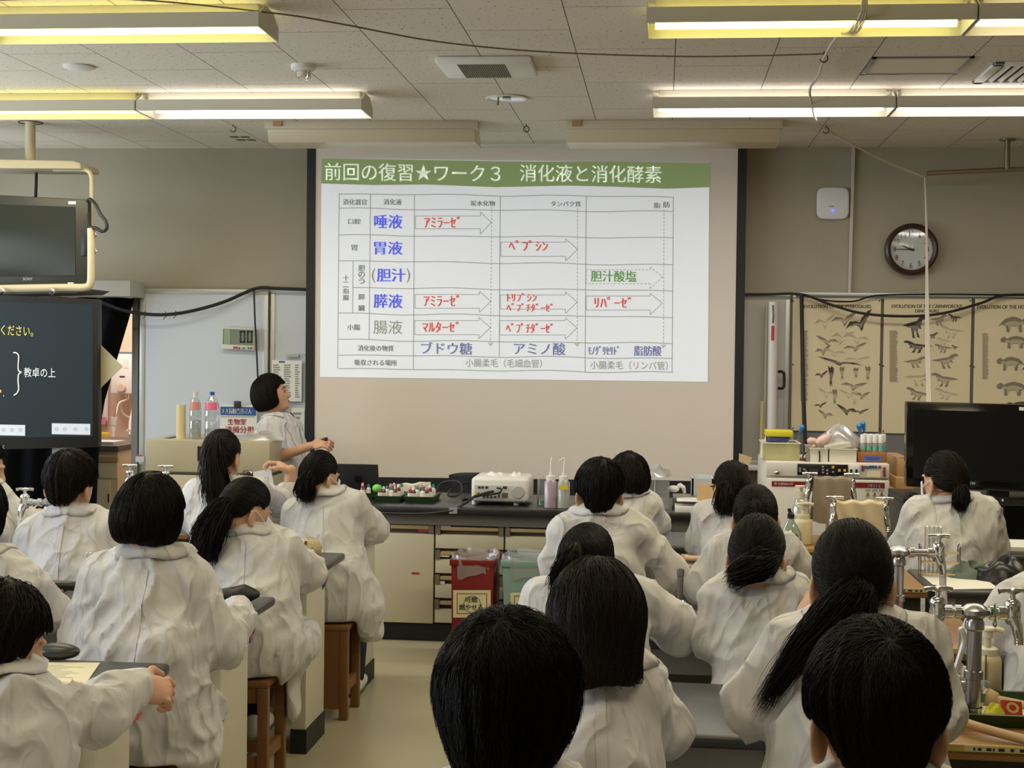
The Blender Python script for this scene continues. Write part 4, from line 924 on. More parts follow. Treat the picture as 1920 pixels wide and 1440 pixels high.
# ---------------------------------------------------------------- beige cabinet with bottles, left of the teacher
Y = 8.75; BE = mat('cabinet_beige', (182, 172, 146), .45, noise=(5, .03))
t = thing('beige_cabinet', 'large beige machine cabinet beside the teacher with bottles on top', 'cabinet', P(400, 1100, Y=Y))
a = P(272, 886, Y=Y); b = P(551, 829, Y=Y); ZB = b.z + .0
xr_ = P(506, 870, Y=Y).x
MB().boxc(a.x, xr_ + .0, Y, Y + .62, P(300, 886, Y=Y).z + .004, ZB).build('upper_body', BE, t, bevel=.01)
MB().boxc(a.x, xr_, Y, Y + .62, 0.08, P(300, 888, Y=Y).z - .004).build('lower_body', BE, t, bevel=.008)
MB().boxc(a.x + .04, xr_ - .04, Y + .03, Y + .6, 0, .08).build('plinth', DARK, t)
MB().px(370, 837, 384, 864, Y - .004, .006).build('dark_window', mat('dark_window', (46, 40, 32), .15), t)
m = MB(); q = P(300, 886, Y=Y); m.boxc(a.x + .002, xr_ - .002, Y + .004, Y + .61, q.z - .006, q.z + .006); m.build('seam', mat('seam_dark', (70, 66, 56), .7), t)
m = MB(); m.px(484, 887, 486, 910, Y - .002, .004); m.px(462, 886, 486, 888, Y - .002, .004); m.build('door_gap', mat('seam_dark', 0), t)
m = MB(); c = P(463, 890, Y=Y - .01); m.tube([c + Vector((.03 * math.cos(k), 0, .03 * math.sin(k))) for k in np.linspace(0, PI, 12)], .004, 6); m.build('wire_handle', CHROME, t)
tag(MB().prism([P(272, 828, Y=Y + .1), P(330, 828, Y=Y + .1), P(330, 825, Y=Y + .1), P(320, 822, Y=Y + .1), P(300, 822, Y=Y + .1), P(280, 825, Y=Y + .1)], (0, .25, 0)).build('black_folder', mat('folder_black', (46, 44, 44), .6)), 'flat black folder lying on the left end of the beige cabinet', 'folder')
c = P(339, 825, Y=Y + .12); c.z = ZB; h = P(339, 759, Y=Y + .12).z - ZB
t = thing('paper_tube', 'tan cardboard tube standing upright on the beige cabinet', 'tube', c)
MB().lathe([(.029, 0), (.029, h), (.024, h), (.024, .01)], c, 24).build('tube', mat('tube_tan', (222, 204, 160), .7), t)
def pet(px, top, label, capm, lab, water, r):
    c = P(px, 828, Y=Y + .12); c.z = ZB + .001; h = P(px, top, Y=Y + .12).z - ZB; t = thing('water_bottle', label, 'bottle', c)
    MB().lathe([(0, .004), (r * .85, 0), (r, .015), (r, h * .36), (r * .94, h * .38), (r, h * .4), (r, h * .55), (r * .95, h * .58), (r, h * .62), (r * .93, h * .74), (r * .5, h * .87), (.014, h * .91), (.013, h * .95)], c, 26).build('bottle', clear('pet', (230, 236, 238), .22, .10), t)
    MB().lathe([(.0155, h * .93), (.0155, h), (0, h)], c, 16).build('cap', capm, t)
    m = MB().grid(lambda u, v: c + Vector((r * 1.01 * (1 - .1 * v) * math.sin((u - .5) * 2.2), -r * 1.01 * (1 - .1 * v) * math.cos((u - .5) * 2.2), h * (lab[1] + lab[2] * v))), 10, 3); m.build('label', lab[0], t, ang=0)
    MB().lathe([(0, .006), (r * .95, .008), (r * .95, h * water), (0, h * water)], c, 24).build('water', clear('pet_water', (205, 208, 196), .1, .22), t)
pet(366, 735, 'clear plastic bottle with a cream cap, half full, by the paper tube', CREAM, (mat('label_salmon', (206, 140, 130), .6), .62, .17), .40, .037)
pet(397, 735, 'clear plastic bottle with a blue cap and pink label', mat('cap_blue', (42, 82, 168), .4), (mat('label_pink', (226, 110, 150), .6), .62, .16), .22, .046)
lump('plastic_wrap', 'crumpled clear plastic wrap on the beige cabinet by the teacher\'s arm', 'plastic', P(487, 826, Y=Y + .15).x, Y + .16, ZB + .002, .16, .12, .045, clear('bag_clear', 0), 8)

# ---------------------------------------------------------------- hanging tube television
Y = 8.55
t = thing('tube_television', 'silver grey tube television hanging from the ceiling frame', 'television', P(60, 535, Y=Y))
TVG = mat('tv_grey', (62, 60, 56), .4, .2)
m = MB(); m.prism([P(-170, 357, Y=Y), P(165, 374, Y=Y), P(165, 534, Y=Y), P(-170, 541, Y=Y)], (0, .06, 0)); m.build('bezel', TVG, t, bevel=.008)
m = MB(); a = P(-150, 380, Y=Y + .06); b = P(152, 525, Y=Y + .06); m.add([(a.x, Y + .06, b.z), (b.x, Y + .06, b.z), (b.x, Y + .06, a.z), (a.x, Y + .06, a.z), (a.x + .25, Y + .55, b.z + .1), (b.x - .25, Y + .55, b.z + .1), (b.x - .25, Y + .55, a.z - .1), (a.x + .25, Y + .55, a.z - .1)], [(0, 1, 5, 4), (1, 2, 6, 5), (2, 3, 7, 6), (3, 0, 4, 7), (4, 5, 6, 7)]).build('rear_shell', TVG, t)
q0, q1, q2, q3 = P(-150, 378, Y=Y - .004), P(141, 388, Y=Y - .004), P(141, 516, Y=Y - .004), P(-150, 521, Y=Y - .004)
def crt(u, v):
    p = q3.lerp(q2, u).lerp(q0.lerp(q1, u), v); return p + Vector((0, -.02 * (1 - (2 * u - 1) ** 2) * (1 - (2 * v - 1) ** 2), 0))
MB().grid(crt, 20, 12).build('screen', mat('crt_glass', (48, 50, 43), .25, spec=.22), t, ang=0)
m = MB(); text(m, 'SONY', on_wall(43, 520.5, 61, 525.5, Y - .003)); m.build('brand_lettering', mat('silver_print', (190, 188, 184), .4), t, smooth=False)
MB().px(127, 529.5, 138, 532.5, Y - .003, .004).build('button', STEEL, t); MB().px(128, 377.5, 142, 383, Y - .004, .004).build('sticker', PAPER, t)
MB().px(152, 430, 164, 480, Y - .006, .03).build('side_speaker', BLACK, t, bevel=.004)
t = thing('television_hanger', 'cream metal ceiling frame carrying the tube television', 'bracket', P(57, 232, Y=8.75))
HB = mat('hanger_cream', (206, 192, 160), .45)
c = P(57, 229, Z=CEIL); zb_ = P(57, 292, Y=c.y).z
MB().cyl((c.x, c.y, zb_ - .07), c, .032, n=16).build('post', HB, t); MB().lathe([(.075, -.006), (.075, 0)], c, 20).build('flange', DARK, t)
a = P(-200, 318, Y=8.6); m = MB(); m.prism([P(-200, 294, Y=8.6), P(135, 301, Y=8.6), P(150, 305, Y=8.6), P(152, 317, Y=8.6), P(-200, 314, Y=8.6)], (0, .3, 0)); m.build('top_beam', HB, t, bevel=.01)
m = MB(); m.tube([P(100, 318, Y=8.66), P(150, 318, Y=8.66), P(164, 320, Y=8.66), P(171, 330, Y=8.66), P(172, 350, Y=8.66), P(171, 430, Y=8.66)], .014, 10, smooth=4); m.build('side_tube', HB, t)
m = MB(); m.tube([P(171, 428, Y=8.5), P(171, 510, Y=8.5), P(169, 532, Y=8.5), P(158, 539, Y=8.5), P(100, 539.5, Y=8.5), P(-190, 545, Y=8.5)], .024, 10, smooth=5); m.build('lower_frame', HB, t)
MB().prism([P(-190, 546, Y=8.5), P(160, 541, Y=8.5), P(145, 549, Y=8.5), P(-190, 556, Y=8.5)], (0, .4, 0)).build('support_plate', mat('plate_dark', (62, 58, 54), .5), t)
m = MB(); m.tube([P(68, 318, Y=8.8), P(68, 340, Y=8.8), P(67, 368, Y=8.75)], .010, 6); m.build('power_cord', CABLE, t)
for x, y in ((177, 441), (177, 471)): m = MB(); c = P(x, y, Y=8.5); m.tube([c + Vector((.012 * math.cos(k), 0, .016 * math.sin(k))) for k in np.linspace(0, 2 * PI, 12)], .004, 6); m.build('ring', CHROME, t)
m = MB()
for x in (5, 98): m.tube([P(x, 540, Y=8.47), P(x + 3, 546, Y=8.46), P(x - 4, 552, Y=8.46)], .008, 6, smooth=3)
m.build('hook', CHROME, t)
m = MB().tube([P(164, 376, Y=8.55), P(170, 374, Y=8.5), P(180, 385, Y=8.46), P(187, 400, Y=8.45), P(198, 415, Y=8.45), P(200, 428, Y=8.45), P(192, 434, Y=8.46), P(180, 428, Y=8.48), P(168, 424, Y=8.5), P(166, 400, Y=8.53)], .011, 6, smooth=5)
tag(m.build('television_strap', CABLE), 'black cable looping beside the hanging tube television', 'cable')

# ---------------------------------------------------------------- interactive display on its stand
Y = 7.75
t = thing('interactive_display', 'large black touch display with handwritten Japanese notes and a dark slate page', 'display', P(40, 1000, Y=Y))
K = lambda x, y, d=0: P(x, y, Y=Y - d)
MB().prism([K(-320, 540), K(183, 561), K(182, 838), K(-320, 850)], (0, .07, 0)).build('housing', BLACK, t, bevel=.006)
MB().poly([K(-300, 557, .002), K(174, 571, .002), K(174, 818, .002), K(-300, 826, .002)]).build('screen', mat('slate_page', (26, 37, 40), .5, spec=.25, emit=((34, 46, 50), .2)), t)
YW_ = mat('chalk_yellow', (224, 206, 96), .6, emit=((224, 206, 96), .4)); WH_ = mat('chalk_white', (226, 230, 226), .6, emit=((226, 230, 226), .4))
m = MB(); text(m, 'ください。', on_wall(2, 609, 62, 628, Y - .006, .05)); m.build('lettering', YW_, t, smooth=False)
m = MB(); text(m, '教卓の上', on_wall(45, 689, 104, 707, Y - .006, .02)); m.build('lettering', WH_, t, smooth=False)
m = MB(); m.tube([K(25, 661, .006), K(31, 662, .006), K(35, 668, .006), K(34, 685, .006), K(35, 695, .006), K(40, 698, .006), K(35, 702, .006), K(34, 715, .006), K(35, 730, .006), K(31, 738, .006), K(26, 741, .006)], .0034, 6, smooth=5); m.build('brace_mark', WH_, t)
m = MB(); m.px(0, 731, 2, 736, Y - .006, .002); m.px(6, 741, 7.5, 743, Y - .006, .002); m.build('pen_mark', YW_, t)
TB = mat('toolbar_white', (206, 210, 220), .4, emit=((206, 212, 224), .28)); IC = mat('icon_grey', (140, 158, 160), .5, emit=((140, 158, 160), .4))
for r, ics in (((-60, 797, 47, 815), (6, 22, 38)), ((97, 795, 169, 814), (106, 121, 141, 162))):
    q = MB().px(*r, Y - .006, .003).build('toolbar', TB, t)
    for x in ics:
        c = P(x, (r[1] + r[3]) / 2, Y=Y - .008); m = MB(); m.lathe([(.006, 0), (.0095, 0)], c, 16, (0, 1, 0)); m.build('icon', IC, q)
m = MB(); text(m, 'C', on_wall(5, 835, 8, 841, Y - .004)); m.build('badge', WHITE, t, smooth=False)
a = P(-60, 900, Y=Y + .05)
for px in (-230, 108):
    q = P(px, 900, Y=Y + .1); MB().boxc(q.x - .025, q.x + .025, Y + .08, Y + .14, .1, K(0, 800).z).build('stand_post', mat('stand_grey', (150, 150, 150), .4, .5), t)
    MB().boxc(q.x - .04, q.x + .04, Y - .25, Y + .5, .06, .11).build('stand_foot', BLACK, t, bevel=.01)
    for yy in (Y - .22, Y + .46): MB().cyl((q.x - .015, yy, .03), (q.x + .015, yy, .03), .03, n=14).build('caster', BLACK, t)
tag(MB().prism([K(184, 643, -.05), K(230, 687, -.05), K(186, 730, -.05)], (0, .006, 0)).build('paper_card', mat('aged_paper', (206, 194, 158), .8, noise=(14, .08))), 'cream paper card stuck out cornerwise from the right side of the touch display', 'paper')
# ---------------------------------------------------------------- incubator and what stands on it
Y = 8.12; IW = mat('incubator_white', (214, 208, 196), .4, noise=(3, .03))
a = P(1434, 900, Y=Y); b = P(1669, 869, Y=Y); ZI = P(1550, 867, Y=Y).z
t = thing('incubator', 'white laboratory incubator with a red stripe and a black control panel', 'incubator', ((a.x + b.x) / 2, Y + .3, 0))
zs = P(1550, 896, Y=Y).z
MB().boxc(a.x, b.x, Y + .02, Y + .62, .06, ZI).build('cabinet', IW, t, bevel=.012)
MB().boxc(a.x + .008, b.x - .004, Y - .012, Y + .02, zs + .006, ZI - .004).build('control_housing', IW, t, bevel=.006)
MB().boxc(a.x + .008, b.x - .004, Y - .03, Y + .02, .1, zs - .006).build('door', IW, t, bevel=.008)
for sx in (a.x + .06, b.x - .06):
    for yy in (Y + .08, Y + .55): MB().cyl((sx, yy, 0), (sx, yy, .06), .025, n=12).build('foot', BLACK, t)
q = MB().px(1495, 871.5, 1590, 891, Y - .02, .01).build('control_panel', mat('panel_black', (26, 24, 26), .3), t, bevel=.002)
MB().px(1517, 879, 1535, 887, Y - .023, .005).build('display', mat('lcd_purple', (70, 50, 66), .2), q)
GB = mat('button_grey', (150, 146, 140), .5); OB = mat('button_amber', (226, 176, 60), .5)
for x, y in [(1543, 875), (1543, 880.5), (1543, 886), (1551, 882), (1551, 888), (1562, 885), (1508, 880), (1511, 884), (1500, 878.5), (1500, 883)]: MB().px(x - 2, y - 1.7, x + 2.2, y + 1.5, Y - .024, .006).build('button', GB, q)
for x, y in [(1562, 876), (1574, 882), (1584, 882)]: MB().px(x - 2.4, y - 2.4, x + 2.4, y + 2.4, Y - .024, .006).build('button', OB, q)
q = MB().px(1591, 873, 1612, 892, Y - .02, .01).build('switch_plate', WHITE, t, bevel=.002)
for x in (1596, 1606): MB().px(x - 2.2, 880, x + 2.2, 887, Y - .024, .006).build('rocker_switch', mat('switch_green', (26, 56, 44), .4), q)
c = P(1456, 886, Y=Y - .012); MB().lathe([(.013, 0), (.012, -.012), (.006, -.016), (0, -.016)], c, 14, (0, 1, 0)).build('lock', CHROME, t)
q = MB().prism([P(1447, 902, Y=Y - .031), P(1659, 905.5, Y=Y - .031), P(1659, 915.5, Y=Y - .031), P(1447, 912, Y=Y - .031)], (0, .004, 0)).build('stripe', mat('stripe_red', (132, 24, 36), .4), t)
for s, r in (('BITEC', (1628, 907.5, 1654, 913.5)), ('SHIMADZU', (1459, 904.8, 1486, 909.5))):
    m = MB()
    for d in (0, .4): text(m, s, on_wall(r[0] + d, r[1], r[2] + d, r[3], Y - .0335, .015))
    m.build('stripe_lettering', mat('stripe_print', (222, 210, 206), .5), q, smooth=False)
m = MB()
for r in ((1452, 904.5, 1456.5, 905.4), (1452, 908.3, 1456.5, 909.2), (1452, 904.5, 1453, 909.2), (1455.6, 904.5, 1456.5, 909.2), (1452, 906.4, 1456.5, 907.2)): m.px(*r, Y - .0335, .001)
m.build('stripe_logo', mat('stripe_print', 0), q)
TRI = mat('warning_yellow', (182, 164, 72), .6)
for i, x in enumerate((1627, 1640, 1653)):
    m = MB(); m.poly([P(x - 4.6, 930.5, Y=Y - .032), P(x + 4.6, 930.5, Y=Y - .032), P(x, 922, Y=Y - .032)]); q = m.build('warning_sign', TRI if i < 2 else mat('warning_grey', (150, 142, 128), .6), t)
    m = MB(); m.poly([P(x - .6, 924.5, Y=Y - .033), P(x + .6, 924.5, Y=Y - .033), P(x + .6, 929.5, Y=Y - .033), P(x - .6, 929.5, Y=Y - .033)]); m.build('warning_mark', INK, q)
    m = MB()
    for j in range(3): m.px(x - 4.5 + j * 3.3, 917.5, x - 2.4 + j * 3.3, 920.5, Y - .032, .001)
    m.build('warning_caption', mat('grey_print', 0), t)
SC = [mat('dot_red', (150, 60, 70), .5), mat('dot_blue', (52, 84, 140), .5), mat('dot_teal', (50, 110, 110), .5)]
for i, (x, y) in enumerate(((1617, 875.5), (1622, 876), (1627, 876.5), (1632, 875.5), (1637, 875.5), (1642.5, 876), (1649.5, 876), (1617.5, 881), (1658, 878.5), (1658, 883.5), (1658, 888), (1658.5, 892))):
    c = P(x, y, Y=Y - .014); MB().cyl(c, c + Vector((0, -.002, 0)), .0085, n=12).build('dot_sticker', SC[(0, 0, 2, 1, 1, 1, 0, 1, 0, 0, 0, 0)[i]], t)
MB().px(1626, 883, 1651, 894, Y - .014, .003).build('note', mat('sign_cream', 0), t)
# items on the incubator
YI = Y + .06; SOFT = clear('pale_yellow_plastic', (226, 222, 170), .12, .45)
def openbox(name, label, cat, x0, x1, y0, y1, z, h, m_, rim=None, grp=None):
    t = thing(name, label, cat, ((x0 + x1) / 2, (y0 + y1) / 2, z), grp); m = MB(); e = .005
    for q in ((x0, x1, y0, y0 + e), (x0, x1, y1 - e, y1), (x0, x0 + e, y0 + e, y1 - e), (x1 - e, x1, y0 + e, y1 - e)): m.boxc(*q, z, z + h)
    m.boxc(x0 + e, x1 - e, y0 + e, y1 - e, z, z + e); m.build('walls', m_, t)
    m = MB(); e2 = .009
    for q in ((x0 - .006, x1 + .006, y0 - .006, y0 + e2), (x0 - .006, x1 + .006, y1 - e2, y1 + .006), (x0 - .006, x0 + e2, y0, y1), (x1 - e2, x1 + .006, y0, y1)): m.boxc(*q, z + h - .006, z + h)
    m.build('rim', rim or m_, t); return t
a = P(1424, 866, Y=YI); b = P(1499, 866, Y=YI)
openbox('clear_basket', 'pale yellow translucent basket with bottles and boxes, left end of the incubator top', 'basket', a.x + .02, b.x, YI, YI + .28, ZI + .001, .1, SOFT, WHITE)
for i, px in enumerate((1440, 1458, 1474)):
    c = P(px, 860, Y=YI + .12); lump('folded_bag', 'pale plastic packet inside the yellow basket, %s' % ('left', 'middle', 'right')[i], 'packet', c.x, YI + .13, ZI + .008, .045, .08, .1 - .015 * i, mat('packet_pale', (226, 222, 196), .6), 20 + i, .4)
c = P(1462, 829, Y=YI + .1)
MBt = MB().px(1440, 819, 1479, 828, YI + .05, .14); tag(MBt.build('blue_box', mat('box_blue', (84, 92, 150), .6), bevel=.003), 'flat blue and white box lying across the yellow basket', 'box')
tag(MB().px(1437, 808.5, 1487, 818.5, YI + .03, .18).build('yellow_carton', mat('carton_yellow', (214, 204, 40), .55), bevel=.003), 'bright yellow carton on top of the basket pile', 'box')
def dropper(px, py, bx, by, label, Yd):
    a = P(bx, by, Y=Yd); b = P(px, py, Y=Yd); d = (b - a).normalized(); t = thing('dropper', label, 'dropper', a, 'blue topped droppers')
    m = MB(); m.tube([a, a + (b - a) * .5, b], .004, 8); m.build('tube', GLASS, t)
    m = MB(); m.tube([b - d * .01, b + d * .012, b + d * .035, b + d * .05], .01, 10, smooth=3, rs=[.006, .011, .017, .008]); m.build('bulb', mat('bulb_blue', (44, 126, 190), .4), t)
dropper(1500, 812, 1492, 838, 'blue topped dropper leaning in the yellow basket', YI + .15)
dropper(1620, 806, 1627, 845, 'blue topped dropper in the bottle rack, the upper right one', YI + .22); dropper(1613, 810, 1621, 845, 'blue topped dropper in the bottle rack, the lower left one', YI + .2)
a = P(1519, 866, Y=YI); b = P(1552, 866, Y=YI); c = P(1605, 866, Y=YI); BIN = mat('bin_white', (222, 218, 200), .45)
openbox('white_bin', 'white plastic bin on the incubator, the left one of the pair', 'storage bin', a.x, b.x - .002, YI - .02, YI + .3, ZI + .001, .075, BIN)
openbox('white_bin', 'white plastic bin on the incubator next to the brown rack', 'storage bin', b.x + .006, c.x, YI - .02, YI + .3, ZI + .001, .075, BIN)
lump('plastic_bag', 'big crumpled clear plastic bag heaped over the white bins', 'plastic bag', P(1580, 840, Y=YI).x, YI + .16, ZI + .078, .15, .12, .095, clear('bag_clear', 0), 9)
t = thing('pink_item', 'pale pink soft packages lying on the left white bin', 'package', P(1540, 840, Y=YI))
PKM = mat('pale_pink', (222, 190, 180), .6)
for (x0, y0, x1, y1, r) in ((1514, 826, 1532, 829, .022), (1530, 832, 1556, 817, .024), (1521, 838, 1530, 836, .018)):
    m = MB(); p0 = P(x0, y0, Y=YI + .05); p1 = P(x1, y1, Y=YI + .08); m.tube([p0, p0.lerp(p1, .3), p0.lerp(p1, .7), p1], r, 12, smooth=3, rs=[.008, r, r, .01]); m.build('packet', PKM, t, ang=0)
a = P(1546, 844, Y=YI); b = P(1596, 834, Y=YI)
t = thing('paper_packets', 'cream paper packets stacked slanting on the right white bin', 'packets', P(1570, 845, Y=YI))
for k in range(3): MB().prism([P(1546, 845 - 3 * k, Y=YI + .02), P(1596, 838 - 3 * k, Y=YI + .02), P(1595, 835.5 - 3 * k, Y=YI + .02), P(1546, 842.5 - 3 * k, Y=YI + .02)], (0, .16, 0)).build('packet', CLOTH, t)
t = thing('bottle_rack', 'brown wooden rack with a blue label, right end of the incubator top', 'rack', P(1635, 868, Y=YI))
a = P(1608, 871, Y=YI); b = P(1663, 850, Y=YI)
MB().boxc(a.x, b.x, YI, YI + .24, ZI + .001, b.z).build('box', mat('rack_wood', (158, 98, 48), .55, noise=(12, .12)), t, bevel=.004)
q = MB().px(1619, 856, 1653, 863.5, YI - .003, .004).build('label', mat('rack_label', (84, 108, 190), .5), t)
m = MB(); m.px(1622, 857.5, 1650, 859, YI - .0045, .001); m.px(1626, 860.5, 1646, 862, YI - .0045, .001); m.build('label_print', mat('sign_blue', 0), q, smooth=False)
m = MB(); m.px(1603, 832, 1612, 850, YI + .08, .1); tag(m.build('brown_block', mat('rack_wood', 0), bevel=.003), 'small brown wooden block beside the white capped bottles', 'block')
for i in range(8):
    c = P(1618 + 11 * (i % 4), 850, Y=YI + .06 + .1 * (i // 4)); c.z = b.z + .001; c.x += .012 * (i // 4)
    t = thing('white_cap_bottle', 'clear bottle with a tall white cap on the brown rack', 'bottle', c, 'white capped bottles on the rack')
    MB().lathe([(0, 0), (.0155, 0), (.0155, .05), (.012, .055), (0, .055)], c, 14).build('body', clear('vial_glass', (215, 228, 222), .15, .2), t)
    MB().lathe([(.0158, .012), (.0158, .032)], c, 14).build('label', mat('label_mint', (110, 184, 160), .6), t)
    MB().lathe([(.0165, .052), (.0165, .092), (.014, .098), (0, .098)], c, 14).build('cap', mat('cap_white', (226, 224, 220), .45), t)
m = MB(); m.tube([P(1536, 845, Y=YI - .03), P(1537, 860, Y=YI - .03), P(1535, 868, Y=YI - .03), P(1528, 868, Y=YI - .03), P(1510, 864, Y=YI - .02), P(1505, 856, Y=YI), P(1512, 848, Y=YI)], .004, 6, smooth=5)
tag(m.build('thin_cable', CABLE), 'thin black wire hanging over the left white bin', 'cable')
tag(MB().px(1501, 860, 1512, 866, YI, .05).build('red_clip', mat('dot_red', 0)), 'small red clip between the basket and the white bins', 'clip')

# ---------------------------------------------------------------- boxes, television rack and flat television on the right
CB = mat('cardboard', 0)
for nm, r, Yb, d, lb in (('cardboard_box', (1682, 858, 1705, 895), 8.3, .4, 'upper small cardboard box stacked behind the flat television'), ('cardboard_box', (1679, 896, 1730, 916), 8.25, .45, 'middle cardboard box of the stack behind the flat television'), ('cardboard_box', (1671, 918, 1716, 985), 8.2, .5, 'lower cardboard box of the stack beside the incubator'), ('cardboard_box', (1671, 986, 1730, 1080), 8.15, .5, 'lowest cardboard box on the floor beside the incubator')):
    m = MB(); q0 = P(r[0], r[3], Y=Yb); q1 = P(r[2], r[1], Y=Yb); z0 = 0 if 'lowest' in lb else q0.z
    m.boxc(q0.x, q1.x, Yb, Yb + d, z0, q1.z); t = thing(nm, lb, 'box', ((q0.x + q1.x) / 2, Yb + d / 2, z0)); m.build('carton', CB, t, bevel=.004)
    m = MB(); m.boxc((q0.x + q1.x) / 2 - .025, (q0.x + q1.x) / 2 + .025, Yb - .001, Yb + d, q1.z - .0005, q1.z + .001); m.build('tape', mat('tan_tape', 0), t)
Y = 7.42
RK = mat('rack_black', (22, 22, 24), .45)
a = P(1694, 935, Y=Y); b = P(2060, 935, Y=Y)
t = thing('television_rack', 'black low audio rack with open shelves under the flat television', 'television stand', ((a.x + b.x) / 2, Y + .25, 0))
zt = P(1800, 924, Y=Y).z - .03
for z0, z1 in ((zt - .03, zt), (.46, .48), (.1, .13)): MB().boxc(a.x, b.x, Y, Y + .5, z0, z1).build('shelf', RK, t, bevel=.003)
for sx in (a.x, b.x - .025, (a.x + b.x) / 2): MB().boxc(sx, sx + .025, Y + .01, Y + .5, 0, zt - .03).build('side_panel', RK, t, bevel=.003)
MB().boxc(a.x, b.x, Y + .48, Y + .5, .1, zt - .03).build('back_panel', RK, t)
q = P(1885, 965, Y=Y); tag(MB().px(1868, 963, 1883, 1024, Y + .1, .02).build('grey_board', mat('grey_board', (110, 108, 106), .6)), 'upright grey board standing in the black television rack', 'board')
tag(MB().boxc(a.x + .03, (a.x + b.x) / 2 - .02, Y + .06, Y + .4, .481, .56).build('video_deck', mat('deck_black', (30, 30, 32), .35), bevel=.004), 'flat black video deck on the middle shelf of the television rack', 'video player')
tag(MB().boxc(a.x + .06, (a.x + b.x) / 2 - .02, Y + .06, Y + .4, .131, .24).build('audio_deck', mat('deck_grey', (44, 44, 46), .4), bevel=.004), 'black audio deck on the lowest shelf of the television rack', 'amplifier')
t = thing('flat_television', 'large black flat television with a glossy bezel at the right edge', 'television', P(1850, 930, Y=Y))
K = lambda x, y, d=0: P(x, y, Y=Y - (x - 1700) / 360 * .1 - d + .08)
MB().prism([K(1700, 753), K(2060, 762), K(2060, 930), K(1699, 912)], (0, .07, 0)).build('bezel', mat('gloss_black', (10, 10, 11), .12), t, bevel=.006)
MB().prism([K(1713, 768, .003), K(2045, 777, .003), K(2045, 911, .003), K(1712, 897, .003)], (0, .004, 0)).build('screen', mat('tv_screen', (15, 15, 17), .3, spec=.3), t)
m = MB(); text(m, 'ORION', lambda u, v: K(1809 + 19 * u, 908 - 5 * v + .8 * u, .004)); text(m, 'ORION', lambda u, v: K(1809.4 + 19 * u, 908 - 5 * v + .8 * u, .004)); m.build('brand_lettering', mat('silver_print', 0), t, smooth=False)
MB().prism([K(1911, 763, .004), K(1920, 763.5, .004), K(1920, 770, .004), K(1911, 769.5, .004)], (0, .004, 0)).build('sticker', PAPER, t)
c = P(1870, 922, Y=Y + .1)
MB().boxc(c.x - .05, c.x + .05, Y + .06, Y + .12, zt, c.z + .12).build('neck', RK, t)
MB().lathe([(.22, 0), (.22, .012), (.05, .02), (0, .02)], (c.x, Y + .22, zt + .001), 28).build('foot', RK, t)
for x, y in ((1815, 923), (1832, 922), (1836, 922), (1879, 936)): MB().px(x, y, x + 2.5, y + 4, Y - .012, .012).build('connector', WHITE, t)
tag(MB().px(1703, 925, 1722, 935, Y + .02, .1).build('small_black_box', BLACK, bevel=.006), 'small black box on the left end of the television rack', 'box')

# ---------------------------------------------------------------- student laboratory benches
TZ = .766; ROWS = [(3.46, 4.02), (4.60, 5.16), (5.77, 6.33), (6.86, 7.42)]
BT = mat('bench_black', (58, 59, 60), .34, noise=(14, .10), spec=.5); WOOD = mat('sink_wood', (150, 112, 62), .45, noise=(7, .22)); EDGE = mat('edge_yellow', (190, 168, 92), .5); PL_ = mat('bench_panel', (206, 200, 182), .5, noise=(5, .03)); APR = mat('bench_apron', (150, 146, 138), .5)
LX, RX = -1.40, -.28; SXL, SXR = -2.42, .84
WD = ['front', 'second', 'third', 'fourth']
def bench(xa, xb, k, aisle, label, wood=None):
    y0, y1 = ROWS[k]
    t = thing('lab_bench', label, 'table', ((xa + xb) / 2, (y0 + y1) / 2, 0), 'student lab benches')
    MB().boxc(xa, xb, y0, y1, TZ - .034, TZ).build('worktop', BT, t, bevel=.012, seg=3)
    ins = .045
    for s, x in ((1, xa + ins), (-1, xb - ins - .06)):
        MB().boxc(x, x + .06, y0 + .04, y1 - .2, .1, TZ - .034).build('end_panel', PL_, t, bevel=.003)
        MB().boxc(x - .004, x + .064, y0 + .036, y1 - .196, 0, .1).build('kickboard', KICK, t)
    MB().boxc(xa + ins + .06, xb - ins - .06, y0 + .05, y0 + .07, TZ - .12, TZ - .034).build('apron', APR, t)
    MB().boxc(xa + ins + .06, xb - ins - .06, y1 - .26, y1 - .24, .12, TZ - .034).build('modesty_panel', mat('modesty_panel', (168, 158, 140), .55), t)
    return t
def sinkunit(cx, k, label):
    y0, y1 = ROWS[k]; w = .21
    t = thing('tap_unit', label, 'counter', (cx, (y0 + y1) / 2, 0), 'wooden tap units between the benches')
    MB().boxc(cx - w, cx + w, y0, y1, TZ - .034, TZ + .002).build('wooden_top', WOOD, t, bevel=.004)
    MB().boxc(cx - w, cx + w, y0 - .004, y0 + .004, TZ - .012, TZ + .004).build('edge_strip', EDGE, t)
    MB().boxc(cx - w + .02, cx + w - .02, y0 + .04, y1 - .04, .02, TZ - .034).build('cabinet', mat('sink_dark', (58, 50, 44), .6), t)
    return t
for k in range(4):
    bench(-2.20, LX, k, LX, 'black topped lab bench left of the aisle, %s row from the camera' % WD[k])
    bench(-3.5, -2.64, k, -3.5, 'black topped lab bench by the window side, left of the sink, %s row' % WD[k])
    bench(RX, SXR - .22, k, RX, 'black topped lab bench right of the aisle, %s row from the camera' % WD[k])
    bench(SXR + .22, 2.0, k, 2.0, 'black topped lab bench right of the sink, %s row from the camera' % WD[k])
    sinkunit(SXL, k, 'wooden topped tap unit between the left benches, %s row' % WD[k]); sinkunit(SXR, k, 'wooden topped tap unit between the right benches, %s row' % WD[k])
